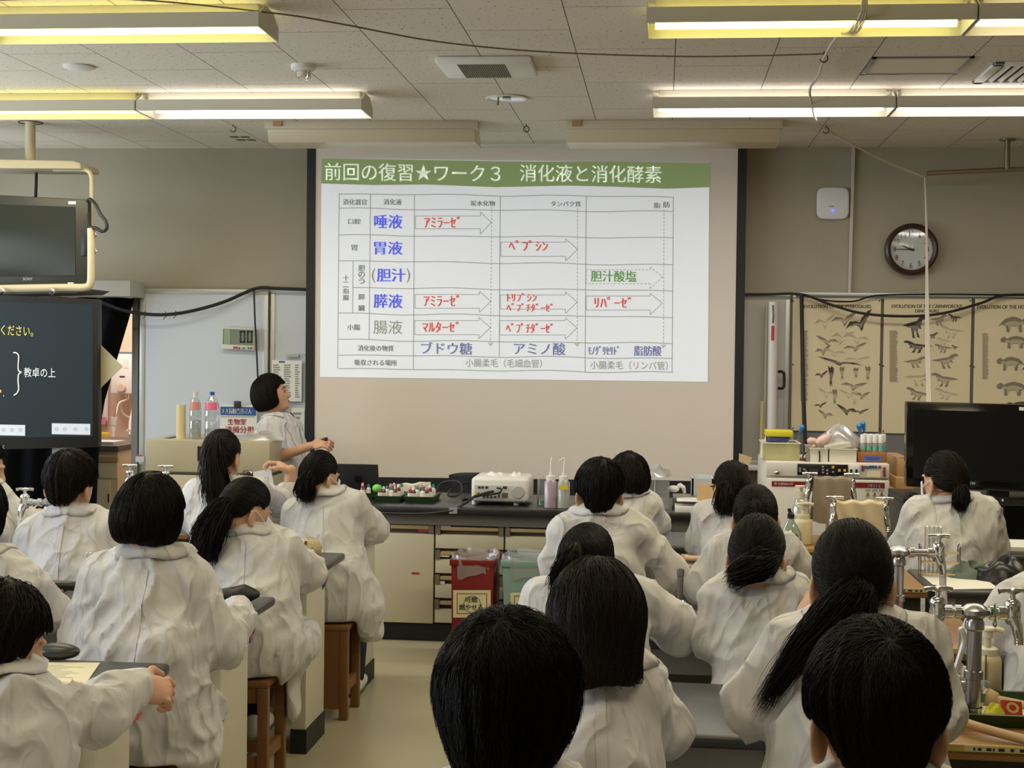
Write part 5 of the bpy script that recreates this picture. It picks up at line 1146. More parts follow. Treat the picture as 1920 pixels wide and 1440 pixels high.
# outlet on the front right bench, label strip and stickers
q = MB().boxc(P(1428, 1417, Y=3.7).x, P(1445, 1417, Y=3.7).x, 3.494, 3.512, P(1436, 1429, Y=3.5).z, P(1436, 1408, Y=3.5).z)
t = thing('power_outlet', 'beige double power outlet under the front right bench edge', 'outlet', P(1436, 1429, Y=3.5)); q.build('plate', mat('outlet_cream', (196, 184, 150), .5), t, bevel=.002)
for y in (1413, 1422): MB().px(1433.5, y, 1439.5, y + 2.6, 3.49, .01).build('socket', INK, t)
def edge_strip(x0, x1, k, label):
    y0 = ROWS[k][0]; t = thing('label_strip', label, 'label', ((x0 + x1) / 2, y0, TZ), 'strip labels on the sink edges')
    MB().boxc(x0, x1, y0 - .0062, y0 - .0042, TZ - .011, TZ + .003).build('tape', mat('strip_pale', (206, 196, 150), .6), t)
    m = MB(); x = x0 + .02
    while x < x1 - .02:
        w = RNG.uniform(.004, .016); m.boxc(x, x + w, y0 - .0068, y0 - .0062, TZ - .008, TZ - .001); x += w + RNG.uniform(.003, .014)
    m.build('print', INK, t)
edge_strip(SXR - .12, SXR + .2, 0, 'pale printed label strip along the front right sink edge'); edge_strip(SXR - .1, SXR + .2, 2, 'pale printed label strip along the third right sink edge')
def sticker_strip(k, py0, py1, px0, px1, label):
    X = LX - .0435 + .0; t = thing('sticker_strip', label, 'sticker', P(px0, py0, X=X)); j = 0
    n = 7
    for i in range(n):
        c = P(px0 + (px1 - px0) * i / (n - 1), py0 + (py1 - py0) * i / (n - 1), X=X)
        MB().box(c, (.003, .034, .042), Matrix.Rotation(.35, 3, 'X')).build('sticker', (mat('stick_blue', (62, 84, 120), .6), mat('stick_red', (196, 96, 84), .6))[1 if i in (1, 5, 6) else 0], t)
sticker_strip(0, 1352, 1332, 228, 260, 'row of small blue and red round stickers on the near left bench end')
sticker_strip(1, 1192, 1165, 470, 476, 'small coloured stickers on the second left bench end panel')
sticker_strip(2, 1094, 1080, 606, 613, 'small coloured stickers on the third left bench end panel')

# ---------------------------------------------------------------- sink taps
HOSE = clear('pale_hose', (222, 222, 220), .15, .75, .3)
def taps(cx, cy, ztop, half, label, h=(1, 1), hose=(.0, .17)):
    """chrome stand pipe with a cross bar carrying a bib tap at either end"""
    t = thing('sink_tap', label, 'tap', (cx, cy, TZ), 'sink tap stands'); z0 = TZ + .002
    MB().lathe([(.05, 0), (.05, .008), (.026, .016), (.0235, .03)], (cx, cy, z0), 20).build('base_flange', CHROME, t)
    MB().lathe([(.0185, .02), (.0185, .1), (.0235, .102), (.0235, .122), (.0185, .124), (.0185, ztop - z0 - .05), (.024, ztop - z0 - .045), (.024, ztop - z0 - .03), (.02, ztop - z0 - .02), (.036, ztop - z0 - .008), (.036, ztop - z0 + .004), (.02, ztop - z0 + .016), (0, ztop - z0 + .018)], (cx, cy, z0), 20).build('stand_pipe', mat('pipe_steel', (176, 178, 182), .25, 1), t)
    for s, on, hl in ((-1, h[0], hose[0]), (1, h[1], hose[1])):
        if not on: continue
        e = Vector((cx + s * half, cy, ztop - .004))
        m = MB(); m.cyl((cx, cy, ztop - .004), e, .0125, n=12); m.cyl((cx + s * .035, cy, ztop - .004), (cx + s * .05, cy, ztop - .004), .018, n=12); m.cyl((cx + s * (half - .035), cy, ztop - .004), (cx + s * (half - .015), cy, ztop - .004), .017, n=12)
        q = m.build('cross_bar', CHROME, t)
        m = MB(); m.lathe([(.014, -.028), (.019, -.018), (.021, 0), (.018, .014), (.02, .018), (.02, .026), (.014, .034), (.007, .038), (.007, .052)], e, 16)
        m.tube([e + Vector((0, -.005, -.01)), e + Vector((s * .008, -.014, -.032)), e + Vector((s * .012, -.016, -.055)), e + Vector((s * .013, -.016, -.075))], .012, 12, smooth=4, rs=[.016, .0145, .012, .0105])
        for dz in (-.06, -.067, -.074): m.lathe([(.0105, -.002), (.0125, 0), (.0105, .002)], e + Vector((s * .013, -.016, dz)), 12)
        m.build('faucet', CHROME, q)
        m = MB(); c = e + Vector((0, 0, .055)); m.tube([c + Vector((-.036, -.006, 0)), c + Vector((-.018, -.004, .003)), c, c + Vector((.018, .004, .003)), c + Vector((.036, .006, 0))], .008, 10, smooth=3, rs=[.0075, .006, .009, .006, .0075]); m.ell(c + Vector((0, 0, .003)), (.012, .012, .007), 12, 8); m.build('handle', CHROME, q)
        if hl: m = MB(); o = e + Vector((s * .013, -.016, -.062)); m.tube([o, o + Vector((.001, 0, -.05)), o + Vector((.004, -.004, -hl * .6)), o + Vector((.006, -.006, -hl))], .0115, 12, smooth=4); m.build('hose', HOSE, q)
    return t
ty = [(a + b) / 2 - .02 for a, b in ROWS]
def tap_at(px_c, py_top, k, half, label, **kw):
    Yt = ty[k]; c = P(px_c, py_top, Y=Yt); return taps(c.x, Yt, c.z, half, label, **kw)
tap_at(1828, 1145, 0, .092, 'nearest chrome double tap on the right, beside the soap pump bottle', hose=(.17, 0))
tap_at(1685, 1033, 1, .128, 'chrome double tap in the second right sink beside the pink sponge', hose=(0, .14))
tap_at(1611, 958, 2, .1, 'chrome double tap with a folded cream towel, third right sink', hose=(0, .0))
tap_at(1557, 909, 3, .1, 'farthest right chrome double tap, draped with a hanging grey towel', hose=(.2, .12))
tap_at(277, 893, 3, .095, 'farthest left chrome double tap before the beige cabinet', hose=(0, 0))
tap_at(92, 941, 2, .11, 'left chrome double tap near the blue label bottle', hose=(.16, 0))
tap_at(-120, 1010, 1, .1, 'chrome double tap in the second left sink', hose=(0, 0))

# towels on the taps
def drape(name, label, px0, px1, pyt, pyb, Yd, m_, amp=.012, skew=0, seed=0):
    r_ = random.Random(seed); f = r_.uniform(0, 6)
    def fn(u, v):
        p = P(px0 + (px1 - px0) * u + skew * (v if v < .5 else 1 - v), pyt, Y=Yd); zb_ = P(px0, pyb - 12 * math.sin(3 * u + f), Y=Yd).z
        k = abs(2 * v - 1); z = p.z + .030 - (p.z - zb_) * max(0, k - .12) / .88
        side = -1 if v < .5 else 1
        return (p.x + .004 * math.sin(9 * v + f), Yd + side * (.040 + amp * (.5 + .5 * math.sin(u * 15 + f + v * 3)) * min(1, k * 1.5)) * min(1, k / .15), z + .004 * math.sin(u * 17 + f))
    return tag(MB().grid(fn, 26, 40).build(name, m_, ang=0), label, 'towel')
drape('grey_towel', 'grey brown towel hanging from the farthest right tap bar', 1521, 1592, 906, 1000, ty[3] + .0, mat('towel_grey', (146, 134, 118), .95, bump=(300, .4)), .014, 10, 4)
drape('cream_towel', 'cream folded towel draped over the third right tap bar', 1567, 1656, 953, 1000, ty[2], mat('towel_cream', (216, 200, 168), .95, bump=(300, .4)), .012, 0, 7)
# bottles and glassware around the right sinks
def pump(c, r, h, label, body, pump_m):
    c = Vector(c); t = thing('soap_pump_bottle', label, 'bottle', c)
    MB().lathe([(0, 0), (r * .96, .002), (r, .012), (r, h * .52), (r * .9, h * .58), (r * .72, h * .61), (0, h * .61)], c, 26).build('body', body, t)
    MB().lathe([(r * .74, h * .6), (r * .74, h * .7), (r * .6, h * .72), (0, h * .72)], c, 22).build('collar', pump_m, t)
    m = MB(); m.lathe([(r * .26, h * .7), (r * .24, h * .84), (r * .34, h * .85), (r * .36, h * .95), (r * .6, h * .97), (r * .55, h), (0, h)], c, 20); m.tube([c + Vector((0, 0, h * .965)), c + Vector((r * .6, -.004, h * .975)), c + Vector((r * 1.05, -.006, h * .955))], r * .2, 10, smooth=3); m.build('pump_head', pump_m, t)
    return t
q = P(1850, 1300, Y=3.95); t = pump((q.x, 3.95, TZ + .003), .037, .19, 'white soap pump bottle beside the nearest right tap', mat('soap_cream', (222, 212, 178), .4), mat('soap_white', (232, 226, 206), .4))
m = MB(); c = Vector((q.x, 3.95, TZ)); m.tube([c + Vector((-.012, -.0368, .125)), c + Vector((-.012, -.0372, .03))], .002, 6); m.build('seam_line', mat('seam_brown', (120, 84, 56), .6), t)
q = P(1510, 975, Y=6.95); pump((q.x, 7.05, TZ + .002), .044, .2, 'cream foam soap pump bottle behind the clear wash flask', mat('soap_cream', 0), mat('soap_cream2', (218, 206, 176), .4))
c = Vector((.60, 6.72, TZ + .001)); t = thing('wash_flask', 'greenish clear wash flask with a black stopper left of the pump bottle', 'flask', c)
MB().lathe([(0, 0), (.05, .002), (.052, .02), (.05, .09), (.03, .13), (.014, .15), (.013, .165), (0, .165)], c, 24).build('body', clear('flask_green', (190, 212, 204), .2, .35), t)
m = MB(); m.lathe([(.016, .16), (.016, .18), (.006, .19), (0, .19)], c, 14); m.tube([c + Vector((0, 0, .18)), c + Vector((-.01, 0, .205))], .008, 8); m.build('stopper', BLACK, t)
t = thing('dispenser_bottle', 'tall clear and cream dispenser bottle near the farthest right tap', 'bottle', P(1500, 950, Y=7.2))
c = Vector((P(1503, 960, Y=7.25).x, 7.3, TZ + .001)); MB().lathe([(0, 0), (.042, 0), (.042, .14), (.03, .19), (.02, .2), (0, .2)], c, 22).build('body', clear('pet', 0), t); MB().lathe([(.024, .195), (.024, .225), (.008, .23), (.008, .25), (.03, .252), (.03, .26), (0, .262)], c, 18).build('pump_head', CREAM, t)
def burner(c, label, s=1.0, dark=False):
    """small laboratory gas burner: foot, gas inlet with valve, barrel with collar"""
    c = Vector(c); t = thing('gas_burner', label, 'burner', c, 'laboratory gas burners'); B = mat('burner_black', (28, 27, 27), .4)
    MB().lathe([(0, 0), (.045 * s, 0), (.045 * s, .008), (.02 * s, .02), (.012 * s, .03), (0, .03)], c, 22).build('foot', B if dark else STEEL, t)
    MB().lathe([(.022 * s, .03), (.026 * s, .035), (.018 * s, .065), (.0125 * s, .07)], c, 18).build('collar', CHROME, t)
    MB().lathe([(.0095 * s, .065), (.0095 * s, .15), (.0115 * s, .152), (.0115 * s, .175), (.008 * s, .175)], c, 16).build('barrel', mat('burner_steel', (132, 130, 128), .3, .9), t)
    m = MB(); m.cyl(c + Vector((0, 0, .025)), c + Vector((-.06 * s, -.01, .025)), .006, n=8); m.cyl(c + Vector((-.05 * s, -.01, .02)), c + Vector((-.085 * s, -.012, .02)), .011 * s, n=10); m.build('gas_inlet', B, t)
    return t
c = P(1275, 1126, Y=4.95); burner((c.x, 4.95, TZ + .001), 'metal gas burner on the second right bench between two students', 1.1)
c = P(27, 1034, Y=5.05); burner((c.x, 5.0, TZ + .001), 'black gas burner on the left bench beside a student\'s hand', 1, True)
c = P(213, 980, Y=6.2); burner((c.x, 6.2, TZ + .001), 'dark gas burner on the left bench between two boys', .9, True)
c = P(1508, 1075, Y=5.6); burner((c.x, 6.0, TZ + .001), 'dark gas burner on the third right bench beside the ponytailed girl', 1, True)
# test tube racks
WOODP = mat('rack_pale_wood', (214, 196, 160), .6)
def rack(x0, x1, y, n, label, tube_label, grp, z=TZ + .001, h=.11, wood=False, tl=.165, empty=0):
    t = thing('test_tube_rack', label, 'rack', ((x0 + x1) / 2, y, z)); L = x1 - x0
    m_ = WOODP if wood else STEEL
    for zz in ((.012, .06, .1) if wood else (.014, .062, .1)): MB().boxc(x0, x1, y - .02, y - .016, z + zz, z + zz + .006).build('rail', m_, t); MB().boxc(x0, x1, y + .016, y + .02, z + zz, z + zz + .006).build('rail', m_, t)
    for x in (x0, x1): m = MB(); m.tube([(x, y - .022, z), (x, y - .022, z + h), (x, y, z + h + .012), (x, y + .022, z + h), (x, y + .022, z)], .0025, 6); m.build('end_frame', STEEL, t)
    for i in range(n):
        dx = (L - .032) / (n + empty); k = min(1, dx * .46 / .0085); x = x0 + .016 + dx * (i + .5); c = Vector((x, y, z + .008))
        tb = MB().lathe([(r * k, q) for r, q in ((.001, 0), (.005, .001), (.0078, .006), (.0085, .012), (.0085, tl), (.0095, tl + .002), (.0078, tl), (.0075, .012), (.004, .004))], c, 14).build('test_tube', clear('tube_glass', (238, 242, 242), .3, .05), None, ang=0)
        tag(tb, tube_label, 'test tube', grp)
a = P(143, 1040, Y=4.85); b = P(206, 1040, Y=4.85)
rack(a.x, b.x, 4.9, 6, 'wire test tube rack behind the short haired student\'s shoulder', 'upright glass test tube in the rack beside the bobbed student', 'tubes beside the bobbed student', tl=.17)
a = P(363, 980, Y=6.1); b = P(404, 980, Y=6.1)
rack(a.x, b.x, 6.1, 4, 'test tube rack behind the big ponytail on the left', 'glass test tube rising behind the left ponytail', 'tubes behind the left ponytail', tl=.17)
a = P(1421, 1240, Y=3.85); b = P(1510, 1240, Y=3.85)
rack(a.x, b.x, 3.85, 5, 'test tube rack on the front right bench behind the ponytailed girl', 'glass test tube on the front right bench', 'tubes on the front right bench', tl=.175)
a = P(1724, 1085, Y=6.1); b = P(1797, 1085, Y=6.1)
rack(a.x, b.x, 6.1, 4, 'wooden test tube rack in front of the girl by the television', 'glass test tube in the rack by the far right girl', 'tubes by the far right girl', wood=True, tl=.2, h=.13, empty=3)
# sponge on its tray, papers, bags, towels on the right benches
t = thing('dish_sponge', 'thick pink sponge with a dark middle band beside the second right tap', 'sponge', P(1732, 1168, Y=4.75))
a = P(1714, 1168, Y=4.72); b = P(1752, 1127, Y=4.72); SPG = mat('sponge_pink', (216, 92, 96), .9, noise=(60, .15), bump=(160, .6)); zc = TZ + .006
MB().boxc(a.x, b.x, 4.70, 4.79, zc, zc + .033).build('lower_sponge', SPG, t, bevel=.006); MB().boxc(a.x, b.x, 4.70, 4.79, zc + .039, zc + .075).build('upper_sponge', SPG, t, bevel=.006)
MB().boxc(a.x + .002, b.x - .002, 4.702, 4.788, zc + .033, zc + .039).build('band', mat('band_navy', (30, 30, 48), .7), t)
tag(MB().boxc(a.x - .02, b.x + .05, 4.66, 4.83, TZ + .0025, TZ + .006).build('soap_mat', BLACK, bevel=.002), 'flat black rubber mat under the pink sponge', 'mat')
def sheet_on(name, label, pts, z=TZ + .0015, m_=PAPER, lines=0):
    w = [P(x, y, Z=z) for x, y in pts]; o = MB().prism(w, (0, 0, .0012)); t = thing(name, label, 'paper', w[0]); o.build('sheet', m_, t)
    if lines:
        m = MB()
        for i in range(lines):
            v = .12 + .76 * i / lines; l = w[0].lerp(w[3], v); r = w[1].lerp(w[2], v); e = l.lerp(r, .08); f = l.lerp(r, .2 + .7 * RNG.uniform(.4, 1)); dn = (w[3] - w[0]) * .012; m.poly([e + Vector((0, 0, .0016)), f + Vector((0, 0, .0016)), f + dn + Vector((0, 0, .0016)), e + dn + Vector((0, 0, .0016))])
        m.build('print', mat('grey_print', 0), t)
    return t
sheet_on('worksheet', 'cream worksheet on the third right bench before the far right girl', [(1729, 1080), (1840, 1080), (1872, 1104), (1760, 1106)], lines=0)
sheet_on('worksheet', 'printed cream worksheet on the front left bench beside the masked boy', [(60, 1242), (188, 1243), (150, 1298), (28, 1292)], lines=14, m_=mat('worksheet_cream', (226, 220, 190), .8))
sheet_on('worksheet', 'white worksheet on the left bench near the boy with hands on the table', [(0, 1041), (34, 1041), (30, 1062), (-10, 1062)])
sheet_on('worksheet', 'cream worksheet beside the fluffy haired pencil pouch on the left', [(300, 1032), (345, 1032), (345, 1046), (300, 1046)])
t = thing('white_papers', 'white paper stack on the far right bench beside the television rack', 'papers', P(1900, 1022, Y=6.9))
a = P(1884, 1024, Y=6.95); MB().boxc(a.x, a.x + .3, 7.0, 7.3, TZ + .001, TZ + .02).build('stack', PAPER, t)
lump('green_cloth', 'crumpled grey green cloth on the third right bench', 'cloth', P(1820, 1075, Y=6.1).x, 6.12, TZ + .002, .09, .07, .055, mat('green_grey_cloth', (104, 116, 108), .9), 31)
lump('black_bag', 'black glossy bag lying on the third right bench', 'bag', P(1896, 1070, Y=6.05).x, 6.1, TZ + .002, .15, .13, .075, mat('bag_black', (24, 24, 26), .3), 33, .45)
t = thing('bottle_brush', 'black bottle brush standing by the second right tap hose', 'brush', P(1750, 1110, Y=5.2))
c = P(1752, 1112, Y=5.05); m = MB(); m.tube([Vector((c.x, 5.05, TZ + .003)), Vector((c.x, 5.05, TZ + .1))], .004, 6); m.build('handle', BLACK, t); MB().lathe([(.004, .055), (.022, .07), (.024, .11), (.012, .13), (0, .132)], (c.x, 5.05, TZ), 16).build('bristles', mat('bristle_black', (16, 16, 16), .9, bump=(400, 1)), t)
# tray with glassware, hoses and match box on the front right bench
a = P(1775, 1372, Z=TZ); tx0 = P(1778, 1345, Y=3.72).x; 
t = tray('lab_tray', 'green tray with beakers, a yellow object and a match box, front right', tx0, tx0 + .34, 3.62, 3.9, TZ + .004, None, .032)
c = P(1806, 1330, Y=3.78); beaker((c.x, 3.78, TZ + .0135), .033, .06, 'wide glass beaker with a white written label in the front tray', lab=(.45, .75, PAPER), liquid=(.012, mat('grey_beads', (120, 116, 104), .5)))
c = P(1834, 1330, Y=3.83); beaker((c.x, 3.84, TZ + .0135), .027, .055, 'smaller glass beaker with a green label in the front tray', lab=(.15, .55, TEAL))
c = P(1781, 1335, Y=3.76); vial((c.x, 3.75, TZ + .0135), .013, .07, mat('bottle_white', 0), PINK, 'small white bottle with a pink rubber top in the front tray', None)
lump('yellow_lump', 'lemon yellow soft object lying in the front right tray', 'object', P(1862, 1350, Y=3.7).x, 3.69, TZ + .014, .028, .02, .028, mat('lemon_yellow', (222, 220, 70), .35), 41, .35)
t = thing('match_box', 'red and orange match box tilted in the front right tray', 'match box', P(1900, 1345, Y=3.72))
m = MB(); q = P(1898, 1345, Y=3.70); R_ = Matrix.Rotation(-.5, 3, 'X') @ Matrix.Rotation(.25, 3, 'Z'); qq = Vector((q.x, 3.71, TZ + .034)); m.box(qq, (.052, .012, .036), R_); m.build('box', mat('match_red', (196, 62, 34), .5), t, bevel=.001)
m = MB(); 
for j in range(24):
    a0, a1 = 2 * PI * j / 24, 2 * PI * (j + 1) / 24; m.poly([qq + R_ @ Vector((r * math.cos(g) * 1.2, -.0064, r * math.sin(g))) for r, g in ((.014, a0), (.014, a1), (.008, a1), (.008, a0))])
m.build('emblem', mat('match_cream', (226, 196, 130), .5), t)
TANH = mat('rubber_tan', (200, 170, 130), .55)
t = thing('gas_hose', 'tan rubber gas hose lying along the front right bench edge', 'hose', P(1800, 1350, Y=3.55))
m = MB(); hp = [P(1782, 1345, Z=TZ + .03), P(1830, 1362, Z=TZ + .026), P(1880, 1376, Z=TZ + .02), P(1940, 1392, Z=TZ + .015), P(2000, 1410, Z=TZ + .015)]; m.tube(hp, .0115, 12, smooth=5); m.build('hose', TANH, t)
m = MB(); m.tube([hp[0] + Vector((-.022, .01, 0)), hp[0], hp[0] + Vector((.012, -.004, 0))], .0135, 12); m.build('hose_clamp', STEEL, t)
c = P(1772, 1350, Z=TZ + .012); lump('burner_valve', 'dark metal burner valve at the end of the tan hose', 'valve', c.x, c.y, TZ + .003, .035, .03, .04, mat('burner_black', (28, 27, 27), .4), 44, .4)
t = thing('rubber_mallet', 'tan rubber headed mallet lying behind the front right tray', 'mallet', P(1850, 1310, Y=3.98))
a = P(1848, 1307, Z=TZ + .03); b = P(1874, 1312, Z=TZ + .03); m = MB(); m.lathe([(0, 0), (.022, .001), (.024, .01), (.018, .03), (.012, .035), (0, .035)], a, 18, (b - a)); m.build('head', TANH, t)
e = P(1935, 1325, Z=TZ + .02); m = MB(); m.tube([a + (b - a).normalized() * .03, b + (e - b) * .3, e], .0105, 12); m.build('handle', mat('mallet_wood', (202, 178, 140), .55), t)
t = thing('glue_stick', 'blue and orange glue stick standing left of the front right tray', 'glue stick', P(1784, 1300, Y=3.92))
c = Vector((P(1783, 1300, Y=3.92).x, 3.92, TZ + .003)); MB().lathe([(0, 0), (.0105, 0), (.0105, .035), (0, .035)], c, 14).build('barrel', mat('glue_orange', (190, 84, 40), .45), t); MB().lathe([(.011, .035), (.011, .056), (0, .056)], c, 14).build('cap', mat('glue_blue', (44, 54, 130), .4), t)
lump('plastic_pouch', 'clear plastic pouch behind the nearest right tap', 'plastic bag', P(1800, 1275, Y=4.0).x, 4.0, TZ + .003, .06, .04, .06, clear('bag_clear', 0), 47)
m = MB(); m.tube([P(1800, 1215, Y=3.95), P(1802, 1180, Y=3.9), P(1808, 1200, Y=3.9), P(1800, 1230, Y=3.9), P(1790, 1262, Y=3.9)], .008, 8, smooth=5); tag(m.build('pale_hose', HOSE), 'thin pale tube curling left of the nearest right tap', 'hose')
m = MB(); m.tube([P(1866, 1132, Y=3.70), P(1867, 1150, Y=3.68), P(1866, 1160, Y=3.68), P(1863, 1170, Y=3.68), P(1866, 1176, Y=3.68), P(1868, 1168, Y=3.68), P(1865, 1152, Y=3.69), P(1864, 1134, Y=3.70)], .0016, 6, smooth=4); tag(m.build('green_string', mat('string_green', (70, 110, 84), .7)), 'thin green string loop hanging from the nearest right tap bar', 'string')
# left side small things
t = thing('label_bottle', 'small clear bottle with a blue label and black cap on the left bench', 'bottle', P(72, 985, Y=6.1))
c = Vector((P(74, 985, Y=6.1).x, 6.1, TZ + .001)); MB().lathe([(0, 0), (.028, 0), (.028, .06), (.014, .075), (.012, .08), (0, .08)], c, 20).build('body', clear('pet', 0), t); MB().lathe([(.0285, .006), (.0285, .05)], c, 20).build('label', mat('bottle_blue', (44, 74, 120), .5), t); m = MB(); m.lathe([(.014, .078), (.014, .1), (.006, .104), (0, .104)], c, 14); m.build('cap', BLACK, t)
c = P(580, 1046, Z=TZ + .05)
t = thing('fluffy_pencil_case', 'fluffy cream animal shaped pencil case on the third left bench corner', 'pencil case', (c.x, 6.0, TZ))
FUR = mat('fur_cream', (206, 190, 156), .95, noise=(40, .2), bump=(120, 1.0)); c = Vector((P(580, 1030, Y=6.05).x, 6.05, TZ + .052)); m = MB()
vs0 = []
def fur(u, v):
    th = PI * v; ph = 2 * PI * u; n_ = 1 + .07 * math.sin(23 * u * 2 * PI + 9 * v) * math.sin(17 * v) ; return c + Vector((.052 * math.sin(th) * math.cos(ph), .06 * math.sin(th) * math.sin(ph), .05 * math.cos(th))) * n_
m.grid(fur, 60, 30); m.build('body', FUR, t, ang=0); MB().ell(c + Vector((-.045, -.03, -.015)), (.022, .02, .02)).build('ear', FUR, t); m = MB(); m.tube([c + Vector((-.008, -.045, .042)), c + Vector((-.02, -.058, .01)), c + Vector((-.028, -.058, -.02))], .004, 6, smooth=3); m.build('zip', mat('zip_pale', (226, 220, 206), .5), t); MB().box(c + Vector((-.002, -.052, .034)), (.009, .006, .014)).build('tag', mat('tag_brown', (120, 66, 40), .6), t)
q = P(445, 1118, Z=TZ + .03)
def case(u, v):
    th = 2 * PI * v; s_ = math.sin(PI * min(1, max(0, u))) ** .45; p = P(405, 1122, Y=4.95).lerp(P(488, 1108, Y=5.0), u); p.z = TZ + .034
    return p + Vector((0, .05 * s_ * math.cos(th), .031 * s_ * math.sin(th) * (1 + .15 * math.sin(u * 12))))
t = thing('black_pencil_case', 'soft black pencil case on the second left bench by the student\'s hand', 'pencil case', q)
MB().grid(case, 24, 20).build('body', mat('case_black', (26, 26, 28), .6), t, ang=0); m = MB(); m.tube([case(.08, .25) + Vector((0, 0, .002)), case(.35, .25) + Vector((0, 0, .002)), case(.65, .25) + Vector((0, 0, .002)), case(.92, .25) + Vector((0, 0, .002))], .0025, 6); m.build('zip', STEEL, t)
def case2(u, v):
    th = 2 * PI * v; s_ = math.sin(PI * u) ** .45; p = P(66, 1236, Y=4.0).lerp(P(150, 1236, Y=4.0), u); p.z = TZ + .026
    return p + Vector((0, .04 * s_ * math.cos(th), .024 * s_ * math.sin(th)))
t = thing('dark_pouch', 'dark clear topped pouch on the front left bench behind the worksheet', 'pouch', P(100, 1240, Y=4.0)); MB().grid(case2, 20, 16).build('body', mat('pouch_dark', (48, 48, 52), .35), t, ang=0)
# ---------------------------------------------------------------- people: signed distance shapes turned into one smooth mesh
V3 = lambda *a: np.array(a, float)
def nrm(v): v = np.asarray(v, float); return v / (np.linalg.norm(v) + 1e-12)
def capsule(p, a, b, ra, rb=None):
    rb = ra if rb is None else rb; ab = b - a; t = np.clip(((p - a) @ ab) / (ab @ ab + 1e-12), 0, 1)
    return np.linalg.norm(p - a - t[:, None] * ab, axis=1) - (ra + (rb - ra) * t)
def ellipsoid(p, c, r, R=None):
    q = p - c
    if R is not None: q = q @ R
    r = np.asarray(r, float); k0 = np.linalg.norm(q / r, axis=1); k1 = np.linalg.norm(q / (r * r), axis=1)
    return k0 * (k0 - 1) / np.maximum(k1, 1e-9)
def boxd(p, lo, hi):
    c = (lo + hi) / 2; q = np.abs(p - c) - (hi - lo) / 2
    return np.linalg.norm(np.maximum(q, 0), axis=1) + np.minimum(q.max(1), 0)
def smin(a, b, k):
    h = np.maximum(k - np.abs(a - b), 0) / k; return np.minimum(a, b) - h * h * k * .25
def smax(a, b, k): return -smin(-a, -b, k)
def _hash(i, j, k, s):
    n = (i * 374761393 + j * 668265263 + k * 1274126177 + s * 974711) & 0x7fffffff
    n = ((n ^ (n >> 13)) * 1274126177) & 0x7fffffff; return ((n ^ (n >> 16)) & 0xffff) / 65535.
def noise3(p, s=0):
    i = np.floor(p).astype(np.int64); f = p - i; f = f * f * (3 - 2 * f); r = 0
    for dx in (0, 1):
        for dy in (0, 1):
            for dz in (0, 1):
                w = (f[:, 0] if dx else 1 - f[:, 0]) * (f[:, 1] if dy else 1 - f[:, 1]) * (f[:, 2] if dz else 1 - f[:, 2])
                r = r + w * _hash(i[:, 0] + dx, i[:, 1] + dy, i[:, 2] + dz, s)
    return r
def nets(fn, lo, hi, h):
    """surface of fn = 0 by surface nets: returns vertices and quads"""
    n = np.maximum(np.ceil((np.asarray(hi) - lo) / h).astype(int) + 1, 3)
    ax = [lo[i] + h * np.arange(n[i]) for i in range(3)]
    g = np.stack(np.meshgrid(*ax, indexing='ij'), -1).reshape(-1, 3)
    d = np.concatenate([fn(c) for c in np.array_split(g, max(1, len(g) // 150000))]).reshape(n)
    s = d < 0; m = n - 1
    cnt = np.zeros(m); acc = np.zeros((*m, 3))
    sl = lambda o: tuple(slice(o[i], o[i] + m[i]) for i in range(3))
    for a in range(3):
        b, c = [i for i in range(3) if i != a]
        for u in (0, 1):
            for v in (0, 1):
                o0 = [0, 0, 0]; o0[b] = u; o0[c] = v; o1 = list(o0); o1[a] = 1
                d0 = d[sl(o0)]; d1 = d[sl(o1)]; x = (d0 < 0) != (d1 < 0)
                t = np.where(x, d0 / np.where(x, d0 - d1, 1), 0)
                cnt += x
                for k in range(3): acc[..., k] += np.where(x, (t if k == a else o0[k]), 0)
    act = cnt > 0; idx = -np.ones(m, int); idx[act] = np.arange(act.sum())
    cell = np.stack(np.nonzero(act), 1); V = lo + h * (cell + acc[act] / cnt[act][:, None])
    Fs = []
    for a in range(3):
        b, c = (a + 1) % 3, (a + 2) % 3
        q0 = [slice(None)] * 3; q1 = [slice(None)] * 3; q0[a] = slice(0, -1); q1[a] = slice(1, None)
        x = s[tuple(q0)] != s[tuple(q1)]; e = np.stack(np.nonzero(x), 1)
        e = e[(e[:, b] > 0) & (e[:, c] > 0) & (e[:, b] < m[b]) & (e[:, c] < m[c])]
        if not len(e): continue
        fl = s[tuple(e.T)]
        def at(db, dc):
            k = e.copy(); k[:, b] -= db; k[:, c] -= dc; return idx[tuple(k.T)]
        q = np.stack([at(1, 1), at(0, 1), at(0, 0), at(1, 0)], 1); q[~fl] = q[~fl][:, ::-1]; Fs.append(q)
    return V, np.concatenate(Fs)
def meshdata(parts):
    vs = []; fs = []; o = 0
    for v, f in parts:
        vs.append(v); fs += [tuple(i + o for i in q) for q in (f.tolist() if hasattr(f, 'tolist') else f)]; o += len(v)
    return np.concatenate(vs), fs
def npmesh(name, parts, m, parent, ang=None):
    v, f = meshdata(parts); me = bpy.data.meshes.new(name); me.from_pydata(v.tolist(), [], f); me.update()
    return link(name, me, m, parent, True, ang)
